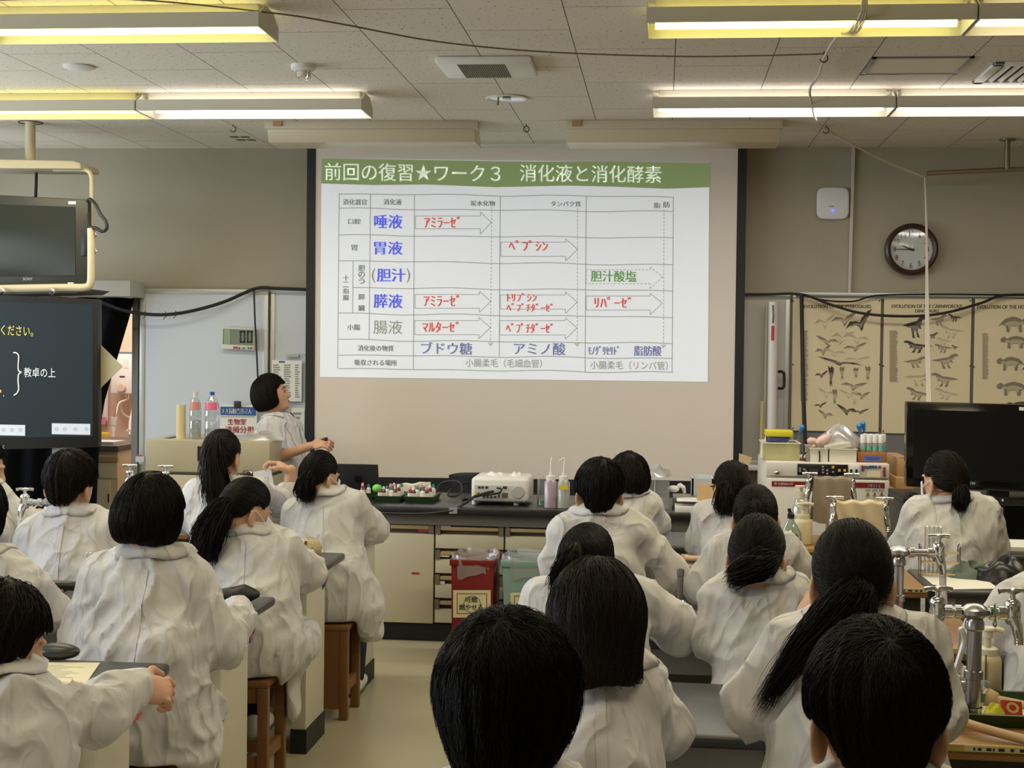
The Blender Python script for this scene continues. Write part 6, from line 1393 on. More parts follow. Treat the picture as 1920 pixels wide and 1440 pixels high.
def strands(paths, rad, taper=.15):
    """thin three sided hair strands along paths (N, M, 3)"""
    N, Mn, _ = paths.shape; t = np.gradient(paths, axis=1); t /= np.linalg.norm(t, axis=2, keepdims=True) + 1e-9
    ref = nrm(V3(.3, .5, .8)); u = np.cross(t, ref); u /= np.linalg.norm(u, axis=2, keepdims=True) + 1e-9; w = np.cross(t, u)
    k = np.linspace(0, 1, Mn); r = np.asarray(rad).reshape(-1, 1) * np.minimum(1, (1 - k) * 2.2 + taper)[None] * np.minimum(1, k * 6 + .3)[None]
    ring = [paths + (u * math.cos(a) + w * math.sin(a)) * r[..., None] for a in (0, 2.094, 4.189)]
    v = np.stack(ring, 2).reshape(-1, 3); b = (np.arange(N)[:, None] * Mn + np.arange(Mn - 1)[None]).reshape(-1) * 3
    f = np.concatenate([np.stack([b + i, b + (i + 1) % 3, b + 3 + (i + 1) % 3, b + 3 + i], 1) for i in range(3)])
    return v, f

def coat_mat():
    m = mat('coat_cloth', (207, 206, 208), .85, sheen=.1); nt = m.node_tree; L = nt.links.new; N = nt.nodes.new
    b = nt.nodes['Principled BSDF']; g = N('ShaderNodeNewGeometry')
    wn = N('ShaderNodeTexNoise'); wn.inputs['Scale'].default_value = 3.2; wn.inputs['Detail'].default_value = 2; L(g.outputs['Position'], wn.inputs['Vector'])
    va = N('ShaderNodeVectorMath'); va.operation = 'MULTIPLY_ADD'; va.inputs[1].default_value = (.16, .16, .16); L(wn.outputs['Color'], va.inputs[0]); L(g.outputs['Position'], va.inputs[2])
    hs = None
    for sc, rot, wgt, pw in (((9, 9, 2.6), (.1, .5, .3), 1., 13.), ((12, 12, 3.6), (.3, -.75, 1.2), .9, 15.), ((30, 30, 12), (.5, .3, .7), .2, 9.)):
        mp = N('ShaderNodeMapping'); mp.inputs['Scale'].default_value = sc; mp.inputs['Rotation'].default_value = rot; L(va.outputs[0], mp.inputs[0])
        n = N('ShaderNodeTexNoise'); n.inputs['Scale'].default_value = 1; n.inputs['Detail'].default_value = 0; L(mp.outputs[0], n.inputs['Vector'])
        a = N('ShaderNodeMath'); a.operation = 'MULTIPLY_ADD'; a.inputs[1].default_value = pw; a.inputs[2].default_value = -pw * .5; L(n.outputs['Fac'], a.inputs[0])
        c = N('ShaderNodeMath'); c.operation = 'MULTIPLY_ADD'; c.inputs[2].default_value = 1; L(a.outputs[0], c.inputs[0]); L(a.outputs[0], c.inputs[1])
        e = N('ShaderNodeMath'); e.operation = 'DIVIDE'; e.inputs[0].default_value = 1; L(c.outputs[0], e.inputs[1])
        f = N('ShaderNodeMath'); f.operation = 'MULTIPLY_ADD'; f.inputs[1].default_value = wgt; L(e.outputs[0], f.inputs[0])
        if hs: L(hs, f.inputs[2])
        else: f.inputs[2].default_value = 0
        hs = f.outputs[0]
    bp = N('ShaderNodeBump'); bp.inputs['Strength'].default_value = .55; bp.inputs['Distance'].default_value = .019; L(hs, bp.inputs['Height']); L(bp.outputs['Normal'], b.inputs['Normal'])
    return m
COAT = coat_mat()
SKIN = mat('skin', (206, 160, 132), .5, noise=(30, .06)); HAIR = mat('hair_black', (15, 12, 12), .55, spec=.16); HAIRB = mat('hair_brown_black', (24, 17, 15), .55, spec=.16)
MASK = mat('mask_white', (226, 228, 230), .8); NAVY = mat('navy_cloth', (26, 28, 42), .8); MAROON = mat('maroon_cloth', (74, 28, 40), .85); SOCK = mat('sock_black', (20, 20, 24), .9); SHOE = mat('shoe_white', (204, 206, 198), .6); SOLE = mat('shoe_green', (40, 110, 84), .6)
STW = mat('stool_wood', (126, 86, 46), .5, noise=(9, .22))

def hand_caps(w, d, n, side, curl, s=1.0):
    """palm, four fingers and a thumb as capsules; d points along the forearm, n out of the back of the hand"""
    d = nrm(d); n = nrm(n - d * (n @ d)); x = np.cross(d, n) * side      # x points to the thumb side
    pal = w + d * .045 * s; out = [('e', pal, V3(.042, .048, .016) * s, np.stack([x, d, n], 1))]
    for i, (off, L) in enumerate(((.030, .072), (.010, .08), (-.011, .075), (-.031, .06))):
        a = w + d * .082 * s + x * off * s; ang = 0; p = a
        for k, fr in enumerate((.45, .32, .23)):
            ang += curl * (.9, 1.1, .8)[k] * (1 + .08 * i); q = p + (d * math.cos(ang) - n * math.sin(ang)) * L * fr * s + x * off * .12 * s
            out.append(('c', p, q, (.0092 - .0008 * k) * s, (.0086 - .001 * k) * s)); p = q
    a = w + d * .025 * s + x * .036 * s; b = a + (d * .55 + x * .75 - n * .25) * .036 * s; c = b + (d * .85 + x * .15 - n * (.3 + .5 * curl)) * .034 * s
    out += [('c', w + d * .01 * s + x * .02 * s, a, .016 * s, .014 * s), ('c', a, b, .0125 * s, .0105 * s), ('c', b, c, .0102 * s, .0082 * s)]
    return out
def caps_sdf(cl, k=.006):
    def fn(p):
        r = None
        for c in cl:
            d_ = ellipsoid(p, c[1], c[2], c[3]) if c[0] == 'e' else capsule(p, *c[1:])
            r = d_ if r is None else smin(r, d_, k)
        return r
    return fn
def cap_bounds(cl, pad):
    pts = np.concatenate([[c[1] - .05, c[1] + .05] if c[0] == 'e' else [c[1], c[2]] for c in cl]); return pts.min(0) - pad, pts.max(0) + pad

def stool(x, y, label, panel=False):
    t = thing('wooden_stool', label, 'stool', (x, y, 0), 'wooden student stools'); w, d, z = .17, .14, .43
    MB().boxc(x - w, x + w, y - d, y + d, z - .025, z).build('seat', STW, t, bevel=.005)
    for sx in (-1, 1):
        for sy in (-1, 1): MB().boxc(x + sx * (w - .02) - .02, x + sx * (w - .02) + .02, y + sy * (d - .018) - .018, y + sy * (d - .018) + .018, 0, z - .025).build('leg', STW, t, bevel=.003)
    for sy in (-1, 1):
        MB().boxc(x - w + .04, x + w - .04, y + sy * (d - .02) - .01, y + sy * (d - .02) + .01, z - .085, z - .025).build('rail', STW, t)
        MB().boxc(x - w + .04, x + w - .04, y + sy * (d - .02) - .01, y + sy * (d - .02) + .01, .09, .14).build('rail', STW, t)
    for sx in (-1, 1): MB().boxc(x + sx * (w - .02) - .01, x + sx * (w - .02) + .01, y - d + .036, y + d - .036, .12, .17).build('rail', STW, t)
    if panel: MB().boxc(x - w + .036, x + w - .04, y - d + .002, y - d + .016, .05, z - .025).build('front_panel', STW, t)
    return t

class Head:
    def __init__(s, C, face, turn, nod, tilt, hs):
        R = Matrix.Rotation(-math.radians(face + turn), 3, 'Z') @ Matrix.Rotation(-math.radians(nod), 3, 'X') @ Matrix.Rotation(math.radians(tilt), 3, 'Y')
        s.R = np.array(R); s.C = np.asarray(C, float); s.s = hs
    def w(s, q): return (np.asarray(q, float) * s.s) @ s.R.T + s.C
    def l(s, p): return ((np.asarray(p, float) - s.C) @ s.R) / s.s
def skull(q):
    d = ellipsoid(q, V3(0, -.008, .002), (.077, .096, .1)); d = smin(d, ellipsoid(q, V3(0, .04, -.052), (.061, .060, .085)), .035)
    d = smin(d, ellipsoid(q, V3(0, .074, -.115), (.03, .026, .022)), .03); d = smin(d, capsule(q, V3(0, .094, -.012), V3(0, .112, -.052), .009, .0135), .014)
    for x in (-.033, .033):
        d = smax(d, -ellipsoid(q, V3(x, .108, -.018), (.018, .014, .012)), .012); d = smin(d, capsule(q, V3(x * .45, .1, .006), V3(x * 1.5, .088, .006), .006), .012)
    d = smin(d, ellipsoid(q, V3(0, .097, -.078), (.022, .011, .006)), .006); d = smin(d, ellipsoid(q, V3(0, .094, -.089), (.019, .012, .007)), .006)
    return d
def ears(q):
    r = None
    for sx in (-1, 1):
        a = math.radians(28) * sx; R = np.array(Matrix.Rotation(a, 3, 'Z')); c = V3(sx * .083, -.016, -.047)
        e = ellipsoid(q, c, (.010, .026, .036), R); e = smin(e, ellipsoid(q, c + V3(0, .004, -.03), (.008, .012, .013), R), .01)
        e = smax(e, -ellipsoid(q, c + V3(sx * .010, .004, .004), (.007, .015, .021), R), .006)
        r = e if r is None else np.minimum(r, e)
    return r
def hairline(q, kind):
    y = q[:, 1]
    if kind == 'short':
        z = np.interp(y, [-.13, -.075, -.04, -.02, .01, .03, .07, .13], [-.104, -.104, -.09, -.03, -.014, -.02, .045, .058])
        z = np.maximum(z, np.interp(np.abs(q[:, 0]), [.02, .05, .068, .085], [-.108, -.085, -.045, -.026]))
    elif kind == 'pony': z = np.interp(y, [-.13, -.075, -.045, -.02, .01, .035, .075, .13], [-.082, -.08, -.06, .0, .006, -.005, .05, .06])
    elif kind == 'bob': z = np.interp(y, [-.13, -.03, .03, .055, .07, .13], [-.115, -.118, -.10, -.08, .03, .05])
    elif kind == 'shag': z = np.interp(y, [-.13, -.05, .02, .05, .07, .13], [-.09, -.085, -.045, -.03, .03, .04])
    elif kind == 'round': z = np.interp(y, [-.13, -.05, .02, .05, .07, .13], [-.145, -.135, -.085, -.03, .045, .055])
    elif kind == 'long': z = np.interp(y, [-.2, .0, .04, .06, .13], [-.6, -.6, -.5, -.02, .05])
    return z
def hair_sdf(kind, seed, longz=-.2, wide=1.):
    def fn(q):
        if kind == 'short':
            d = ellipsoid(q, V3(0, -.010, .010), (.098, .114, .110)); d = smin(d, ellipsoid(q, V3(0, -.048, -.05), (.062, .056, .075)), .02)
        elif kind == 'pony':
            d = ellipsoid(q, V3(0, -.010, .006), (.0855, .107, .107)); d = smin(d, ellipsoid(q, V3(0, -.050, -.03), (.070, .062, .07)), .04)
        elif kind == 'bob':
            d = ellipsoid(q, V3(0, -.012, .008), (.096, .113, .112)); d = smin(d, ellipsoid(q, V3(0, -.018, -.055), (.099 * wide, .106, .09)), .06)
        elif kind == 'round':
            d = ellipsoid(q, V3(0, -.012, .002), (.099, .116, .114)); d = smin(d, ellipsoid(q, V3(0, -.042, -.072), (.064, .062, .085)), .035)
        elif kind == 'shag':
            d = ellipsoid(q, V3(0, -.010, .008), (.097, .115, .112)); d = smin(d, ellipsoid(q, V3(0, -.03, -.04), (.092, .09, .075)), .05)
        else:
            d = ellipsoid(q, V3(0, -.012, .006), (.093, .111, .11)); d = smin(d, capsule(q * V3(1, 1.15, 1), V3(0, -.03, -.03), V3(0, -.052, longz - .06), .096, .112 * wide), .06)
        z = hairline(q, kind); d = smax(d, (z - q[:, 2]) * .8, .012)
        if kind in ('bob', 'long'): d = smax(d, np.minimum(-(q[:, 2] - .02), q[:, 1] - .05), .02)
        if kind == 'long': d = smax(d, longz + .3 * (q[:, 1] + .08) - q[:, 2] + .006 * np.sin(q[:, 0] * 40), .012)
        k = np.arctan2(q[:, 0], -q[:, 1])
        st = noise3(np.stack([k * 9, q[:, 2] * (6 if kind != 'pony' else 14), np.full(len(q), seed * 1.7)], 1), seed)
        return d - (st - .5) * (.010 if kind in ('short', 'shag', 'round') else .005)
    return fn
def trace_hair(fn, kind, N, steps, L, seed, whorl, tie, messy, longz):
    r = np.random.default_rng(seed + 50); v = r.normal(size=(N * 2, 3)); v /= np.linalg.norm(v, axis=1, keepdims=True)
    if kind != 'pony':                                  # start more strands near the crown
        k = N // 2; v[:k] = nrm(whorl) + r.normal(size=(k, 3)) * .55; v[:k] /= np.linalg.norm(v[:k], axis=1, keepdims=True)
    t = np.full(len(v), .3); c = V3(0, -.01, 0)
    for _ in range(26): t = t - fn(c + v * t[:, None]) * .8
    q = c + v * t[:, None]; ok = (np.abs(fn(q)) < .006) & (q[:, 2] > hairline(q, kind) + .004); q = q[ok][:N]
    off = r.uniform(.0003, .0018 if kind == 'pony' else (.004 if messy < .5 else .007), len(q)); sw = r.normal(0, .25, len(q)); path = [q + 0]
    Ls = L * r.uniform(.6, 1.25, len(q))
    def grad(x):
        e = .002; g = np.stack([fn(x + V3(*(e if i == k else 0 for i in range(3)))) - fn(x - V3(*(e if i == k else 0 for i in range(3)))) for k in range(3)], 1)
        return g / (np.linalg.norm(g, axis=1, keepdims=True) + 1e-9)
    for k in range(steps):
        g = grad(q)
        if kind == 'pony': d = tie - q
        else:
            d = q - whorl; d = d / (np.linalg.norm(d, axis=1, keepdims=True) + 1e-6) + V3(0, 0, -.55 if kind in ('short', 'shag', 'round') else -1.3); d = d + np.cross(g, d) * (sw + .12)[:, None]
        d = d + r.normal(0, (.015 if kind == 'pony' else .05 + .25 * messy), q.shape); d = d - g * (d * g).sum(1, keepdims=True); d /= np.linalg.norm(d, axis=1, keepdims=True) + 1e-9
        st = Ls / steps
        if kind == 'pony': st = np.minimum(st, np.linalg.norm(tie - q, axis=1) * .5)
        if kind != 'pony':
            nx = q + d * st[:, None]; hem = longz + .3 * (nx[:, 1] + .08) + .010 if kind == 'long' else hairline(nx, kind) - .004 - .010 * messy; st = np.where(nx[:, 2] < hem, st * .04, st)
        q = q + d * st[:, None]; g = grad(q); q = q - g * (fn(q) - off)[:, None] * .9
        lift = messy * .012 * (k / steps) ** 2; path.append(q + g * lift)
    return np.stack(path, 1)

def W3(t, Y):
    v = P(t[0], t[1], Y=Y + (t[2] if len(t) > 2 else 0)); return V3(v.x, v.y, v.z)
PEOPLE = {}
def person(key, label, Y, hc, neck, sh, el, wr, hip, face=0, turn=0, nod=8, tilt=0, hs=1., hair='short', tail=None, tie=None, tiemat=None, longz=-.2, wide=1., hm=None, mask=None, shirt=None,
           hands=None, seat='stool', stool_label=None, panel=False, standing=False, extra=(), res=.011, nstr=700, messy=.2, sleeve=(1, 1), amp=.007, seed=1, legs='navy', hipz=.50, bare=None, sw=.0022, fore=(1, 1), seam=True, cut=None, drape_cut=None, hemz=None, kneepx=None, anklepx=None, whorl=(.012, -.070, .082), r_sl=.060, eyes=False, glasses=False, stoolpx=None, kneew=.11):
    NB = W3(neck, Y); SH = [W3(q, Y) for q in sh]; EL = [W3(q, Y) for q in el]; WR = [W3(q, Y) for q in wr]; HC = W3(hc, Y)
    hp = P(hip[0], 900, Y=Y + hip[1]); HP = V3(hp.x, Y + hip[1], hipz)
    r_ = nrm(SH[1] - SH[0]); sp = nrm(NB - HP); fw = nrm(np.cross(sp, r_)); sp = nrm(np.cross(r_, fw)); Rb = np.stack([r_, fw, sp], 1)
    root = thing('student' if not standing else 'teacher', label, 'person', (HP[0], HP[1], 0)); rg = np.random.default_rng(seed)
    hd = Head(HC, face, turn, nod, tilt, hs); Wd = np.linalg.norm(SH[1] - SH[0]) / 2
    # ---- coat
    ch = NB - sp * .17 + fw * .015; be = NB + (HP - NB) * .62 + fw * .01
    nk0 = hd.w(V3(0, -.025, -.075)); fdir = V3(math.sin(math.radians(face)), math.cos(math.radians(face)), 0)
    knee = [HP + fdir * .40 + nrm(np.cross(fdir, V3(0, 0, 1))) * s_ * kneew + V3(0, 0, -.02) for s_ in (-1, 1)]
    sx = P(hip[0], 900, Y=Y + hip[1]); ST = (P(stoolpx, 900, Y=Y + hip[1]).x if stoolpx else HP[0], HP[1])
    slo, shi = V3(ST[0] - .185, ST[1] - .155, -.1), V3(ST[0] + .185, ST[1] + .155, .437)
    seedf = rg.uniform(0, 50, 3); shear = rg.uniform(-.8, .8)
    def folds(p):
        a = (p - NB) @ Rb; w1 = noise3(a * 5 + seedf, seed) - .5
        b = np.stack([a[:, 0] * 8.5 + shear * a[:, 2] * 6 + w1 * 2.6, a[:, 1] * 8, a[:, 2] * 2.6 + w1 * 1.5], 1)
        n1 = noise3(b + seedf, seed + 1); n2 = noise3(np.stack([a[:, 0] * 13 - a[:, 2] * 11 + w1 * 2, a[:, 1] * 12, a[:, 2] * 5 + a[:, 0] * 4], 1) + seedf, seed + 2)
        n3 = noise3(a * 38 + seedf, seed + 3)
        rd = 1 / (1 + (9 * (n1 - .5)) ** 2); rd2 = 1 / (1 + (9 * (n2 - .5)) ** 2)
        boost = 1.0
        for E_ in EL: boost = boost + 1.3 * np.exp(-((p - E_) ** 2).sum(1) / .008)
        return amp * 1.4 * (rd * 1.3 + rd2 * .75 * boost + (n3 - .5) * .2 - .4)
    def coat(p):
        d = ellipsoid(p, ch, (Wd + .014, .116, .21), Rb); d = smin(d, ellipsoid(p, be, (Wd + .018, .130, .24), Rb), .08)
        d = smin(d, ellipsoid(p, HP + V3(0, 0, .03), (Wd + .03, .16, .17), Rb), .08)
        d = smin(d, capsule(p, SH[0] - sp * .004, SH[1] - sp * .004, .054), .05)
        for i in (0, 1): d = smin(d, capsule(p, NB + sp * .012, SH[i] + sp * .008, .048, .052), .05)
        if standing: d = smin(d, capsule(p * V3(1, 1, 1), HP + V3(0, 0, .05), V3(HP[0], HP[1], hemz or .7), .16, .19), .08)
        else:
            for i in (0, 1): d = smin(d, capsule(p, HP + r_ * (.09 * (2 * i - 1)), knee[i], .105, .085), .06)
        for a, b, ra, rb in extra: d = smin(d, capsule(p, W3(a, Y), W3(b, Y), ra, rb), .05)
        for i in (0, 1):
            u = smin(capsule(p, SH[i], EL[i], r_sl + .006, r_sl), 1e-3 + capsule(p, SH[i], EL[i], .01), 1e-4)
            if sleeve[i] >= 1:
                f_ = capsule(p, EL[i], WR[i], r_sl, .047); dr = nrm(WR[i] - EL[i]); f_ = smax(f_, (p - WR[i]) @ dr, .01); u = smin(u, f_, .03)
            else: dr = nrm(EL[i] - SH[i]); u = smax(u, (p - (SH[i] + (EL[i] - SH[i]) * (.0 + sleeve[i]))) @ dr, .01)
            d = smin(d, u, .018)
        d = d - folds(p)
        d = smax(d, -capsule(p, NB + sp * .012, nk0 + (nk0 - NB) * .6, .047), .008)
        d = smax(d, -((p - NB) @ -sp + .035), .02)
        if not standing: d = smax(d, -boxd(p, slo, shi), .012)
        z0 = hemz if hemz is not None else .30
        return smax(d, z0 - p[:, 2], .01)
    pts = np.array([NB, HP, *SH, *EL, *WR, *knee] + [W3(e[j], Y) for e in extra for j in (0, 1)]); lo = pts.min(0) - .22; hi = pts.max(0) + .2; lo[2] = max(lo[2], (hemz if hemz is not None else .30) - .03)
    co = npmesh('lab_coat', [nets(coat, lo, hi, res)], COAT, root)
    # collar: a folded band round the neck
    nkd = nrm(nk0 - NB)
    th = np.radians(np.linspace(-146, 146, 46)); dv = r_ * np.sin(th)[:, None] - fw * np.cos(th)[:, None]; ax = nrm(nkd + sp * .6)
    def proj_(q, off):
        for _ in range(7):
            e = .004; gr = np.stack([coat(q + V3(*(e if i == k else 0 for i in range(3)))) - coat(q - V3(*(e if i == k else 0 for i in range(3)))) for k in range(3)], 1); gr /= np.linalg.norm(gr, axis=1, keepdims=True) + 1e-9
            q = q - gr * (coat(q) - off)[:, None] * .9
        return q
    def push(q, off):
        for _ in range(4):
            dd = coat(q); e = .004; gr = np.stack([coat(q + V3(*(e if i == k else 0 for i in range(3)))) - coat(q - V3(*(e if i == k else 0 for i in range(3)))) for k in range(3)], 1); gr /= np.linalg.norm(gr, axis=1, keepdims=True) + 1e-9
            q = q + gr * np.maximum(0, off - dd)[:, None]
        for _ in range(3): q[1:-1] = (q[:-2] + 2 * q[1:-1] + q[2:]) / 4
        return q
    sn = np.abs(np.sin(th))[:, None]
    top = NB + sp * .034 + nkd * .012 + dv * .0615 - sp * .008 * sn; inn = NB - sp * .02 + dv * .050; low = push(NB - sp * (.016 + .012 * sn) + dv * .094, .006); mid = push((top + low) / 2 + dv * .008, .007)
    rows_ = [inn, (inn + top) / 2, top, top + dv * .006 - sp * .002, mid, (mid + low) / 2 + dv * .002, low, low - dv * .006 - sp * .001]
    g_ = np.stack(rows_, 1); nv_ = len(rows_)
    cv = g_.reshape(-1, 3); cf = np.array([(i * nv_ + j, i * nv_ + j + 1, (i + 1) * nv_ + j + 1, (i + 1) * nv_ + j) for i in range(45) for j in range(nv_ - 1)])
    npmesh('collar', [(cv, cf)], COAT, co)
    if seam:
        ts = np.linspace(.055, min(.52, np.linalg.norm(NB - HP) - .03), 26); rows = []
        for off in (-.0115, 0, .0115):
            o = NB - sp * ts[:, None] + r_ * off - fw * .34; dd = np.zeros(len(ts))
            for _ in range(40): dd += np.clip(coat(o + fw * dd[:, None]), -.02, .04) * .7
            rows.append(o + fw * (dd - .0025)[:, None])
        v = np.stack(rows, 1).reshape(-1, 3); f = np.array([(i * 3 + j, i * 3 + j + 1, i * 3 + j + 4, i * 3 + j + 3) for i in range(len(ts) - 1) for j in range(2)])
        npmesh('back_pleat', [(v, f)], COAT, co)
    if standing:
        for s_ in (1, -1):
            ln_ = [NB + fw * .09 + r_ * s_ * .06 - sp * .03, NB + fw * .2 + r_ * s_ * .075 - sp * .09, NB + fw * .2 + r_ * s_ * .035 - sp * .20, NB + fw * .2 + r_ * s_ * .008 - sp * .30]
            k_ = np.linspace(0, 3, 18); c_ = np.stack([np.interp(k_, range(4), [q[i] for q in ln_]) for i in range(3)], 1); wdt = np.interp(k_, [0, .8, 1, 3], [.012, .045, .03, .003])[:, None]
            A_ = proj_(c_ + r_ * s_ * wdt * .5, .006); B_ = proj_(c_ - r_ * s_ * wdt * .6, .004); v_ = np.stack([A_, B_], 1).reshape(-1, 3); npmesh('lapel', [(v_, np.array([(2 * i, 2 * i + 1, 2 * i + 3, 2 * i + 2) for i in range(17)]))], COAT, co)
    # ---- body
    hres = .0065 if Y < 4 else .0075
    def headf(p):
        q = hd.l(p); d = np.minimum(skull(q), 9) * hs
        e = ears(q) * hs
        if hair not in ('bob', 'long', 'round'): d = smin(d, e, .006)
        return smin(d, capsule(p, NB - sp * .05, nk0, .054, .05), .03)
    c8 = np.array([hd.w(V3(x, y, z)) for x in (-.11, .11) for y in (-.12, .14) for z in (-.15, .12)] + [NB - sp * .08]); parts = [nets(headf, c8.min(0) - .03, c8.max(0) + .03, hres)]
    def bodyf(p):
        d = ellipsoid(p, ch, (Wd - .02, .09, .17), Rb); d = smin(d, ellipsoid(p, be, (Wd - .02, .10, .2), Rb), .06); d = smin(d, ellipsoid(p, HP + V3(0, 0, .03), (Wd, .13, .12), Rb), .06)
        d = smin(d, capsule(p, NB - sp * .06, NB, .05), .03)
        for i in (0, 1): d = smin(d, capsule(p, SH[i], EL[i], .042, .036), .03); d = smin(d, capsule(p, EL[i], WR[i], .036, .026), .02)
        return d
    lo2 = np.minimum(pts[:-2].min(0), HP - .2) - .06; hi2 = pts[:-2].max(0) + .08; parts.append(nets(bodyf, lo2, hi2, .012))
    for i in (0, 1):
        hs_ = (hands or {}).get(i, {}); d_ = nrm(WR[i] - EL[i]); hd_d = nrm(V3(*hs_['d'])) if 'd' in hs_ else nrm(d_ * V3(1, 1, .25) + V3(0, .3, -.15)); n_ = V3(*hs_.get('n', (0, -.2, 1)))
        cl = hand_caps(WR[i] + d_ * .008, hd_d, n_, (1 if i == 0 else -1), hs_.get('curl', .35)) + [('c', EL[i] + (WR[i] - EL[i]) * .55, WR[i] + d_ * .02, .029, .024)]
        b0, b1 = cap_bounds(cl, .03); parts.append(nets(caps_sdf(cl), b0, b1, .005))
        if bare == i:
            cl = [('c', EL[i], WR[i], .036, .027)]; b0, b1 = cap_bounds(cl, .05); parts.append(nets(caps_sdf(cl), b0, b1, .007))
    npmesh('body', parts, SKIN, root)
    # ---- hair
    hmat = hm or HAIR; fn = hair_sdf(hair, seed, longz, wide); tl = V3(*(tie or (0, -.1, -.02)))
    V, Fq = nets(fn, V3(-.14, -.18, min(-.13, longz - .07 if hair == 'long' else -.16)), V3(.14, .13, .14), .0065 if Y < 4 else .0085)
    hp_ = [(hd.w(V), Fq)]
    L = {'short': .075, 'round': .085, 'shag': .11, 'bob': .15, 'long': .30, 'pony': .17}[hair]
    nstr = int(nstr * 1.7); sw = sw * .66
    pth = trace_hair(fn, hair, nstr, 8 if hair != 'long' else 12, L, seed, V3(*whorl), tl, messy, longz)
    hp_.append(strands(hd.w(pth.reshape(-1, 3)).reshape(pth.shape), sw * rg.uniform(.5, 1.1, len(pth))))
    npmesh('hair', hp_, hmat, root)
    if tail:
        k = [np.array(W3(q[:3], Y)) for q in tail]; rr = [q[3] for q in tail]; Mn = 14; sx_ = np.linspace(0, len(k) - 1, Mn)
        mb = MB().tube(k, .02, 10, smooth=4, rs=[q * .72 for q in rr]); cen = np.stack([np.interp(sx_, range(len(k)), [q[i] for q in k]) for i in range(3)], 1)
        for _ in range(2): cen[1:-1] = (cen[:-2] + 2 * cen[1:-1] + cen[2:]) / 4
        rad = np.interp(sx_, range(len(k)), rr); ns = max(160, nstr // 2); o = rg.normal(size=(ns, 3)); o /= np.linalg.norm(o, axis=1, keepdims=True); o *= rg.uniform(.55, 1.08, (ns, 1))
        stp = cen[None] + o[:, None] * rad[None, :, None]; wv = rg.normal(0, .006, (ns, 1, 3)) * (np.linspace(0, 1, Mn) ** 2)[None, :, None] * 1.6; stp = stp + wv + (rg.normal(0, .003, (ns, Mn, 3)) * np.linspace(0, 1, Mn)[None, :, None])
        ext = rg.uniform(.75, 1.1, ns); tt = np.linspace(0, 1, Mn)
        stp2 = np.empty_like(stp)
        for i in range(ns):
            q = np.clip(tt * ext[i], 0, 1) * (Mn - 1); a = np.floor(q).astype(int).clip(0, Mn - 2); f = (q - a)[:, None]; stp2[i] = stp[i, a] * (1 - f) + stp[i, a + 1] * f
            if ext[i] > 1: stp2[i] += (stp[i, -1] - stp[i, -2])[None] * ((tt * ext[i] - 1).clip(0) * Mn)[:, None]
        npmesh('ponytail', [(np.array(mb.v, float), mb.f), strands(stp2, sw * 1.1 * rg.uniform(.6, 1.2, ns))], hmat, root)
        dr = nrm(k[1] - k[0]); MB().lathe([(rr[0] * .7, -.008), (rr[0] * .95, -.004), (rr[0] * .95, .004), (rr[0] * .7, .008)], Vector(k[0] + dr * .004), 18, Vector(dr)).build('hair_tie', tiemat or mat('hair_tie_dark', (44, 26, 28), .8), root)
    if mask:
        def mk(u, v):
            th = math.radians(-72 + 144 * u); q = V3(.074 * math.sin(th),   .040 + .088 * math.cos(th) + .008 * math.sin(PI * v) * math.cos(th) ** 3, -.03 - .098 * v + .012 * (abs(2 * u - 1) ** 2) * (1 - 2 * v)); return hd.w(q)
        mo = MB().grid(mk, 20, 10).build('face_mask', MASK, root, ang=0, solid=.002)
        for s_ in (-1, 1):
            for z0, z1 in ((-.045, -.022), (-.11, -.072)):
                MB().tube([hd.w(V3(s_ * .070, .062, z0)), hd.w(V3(s_ * .080, .03, (z0 * .6 + z1 * .4))), hd.w(V3(s_ * .089, -.012, z1)), hd.w(V3(s_ * .086, -.036, (z1 - .025) / 1.6))], .0022, 6, smooth=4).build('ear_loop', MASK, mo)
    if shirt:
        m = MB().grid(lambda u, v: NB + nkd * (.012 + .036 * v) + (r_ * math.sin(u * 2 * PI) - fw * math.cos(u * 2 * PI)) * (.058 + .002 * v), 32, 3); m.build('shirt_collar', shirt, root, ang=0, solid=.003)
    if eyes:
        for s_ in (-1, 1):
            eo = MB().ell(Vector(hd.w(V3(s_ * .033, .084, -.018))), (.0115, .012, .0068), 14, 10).build('eye', mat('eye_white', (190, 176, 166), .3), root); MB().ell(Vector(hd.w(V3(s_ * .033, .0925, -.018))), (.0072, .005, .0064), 12, 8).build('iris', mat('iris_dark', (30, 20, 16), .2), eo)
            MB().tube([Vector(hd.w(V3(s_ * .018, .103, .008))), Vector(hd.w(V3(s_ * .034, .101, .012))), Vector(hd.w(V3(s_ * .05, .09, .007)))], .0028, 6, smooth=3).build('eyebrow', HAIR, root)
        MB().ell(Vector(hd.w(V3(0, .1035, -.083))), (.016, .006, .0065), 16, 8, Matrix(hd.R.tolist())).build('lips', mat('lips', (186, 100, 92), .45), root)
    if glasses:
        m = MB()
        for s_ in (-1, 1):
            m.tube([hd.w(V3(s_ * .034 + .026 * math.cos(a), .114, -.02 + .02 * math.sin(a))) for a in np.linspace(0, 2 * PI, 16)], .0022, 6); m.tube([hd.w(V3(s_ * .06, .112, -.015)), hd.w(V3(s_ * .088, .06, -.012)), hd.w(V3(s_ * .09, -.005, -.01))], .0025, 6)
        m.build('glasses', mat('glasses_frame', (60, 44, 36), .3, .4), root)
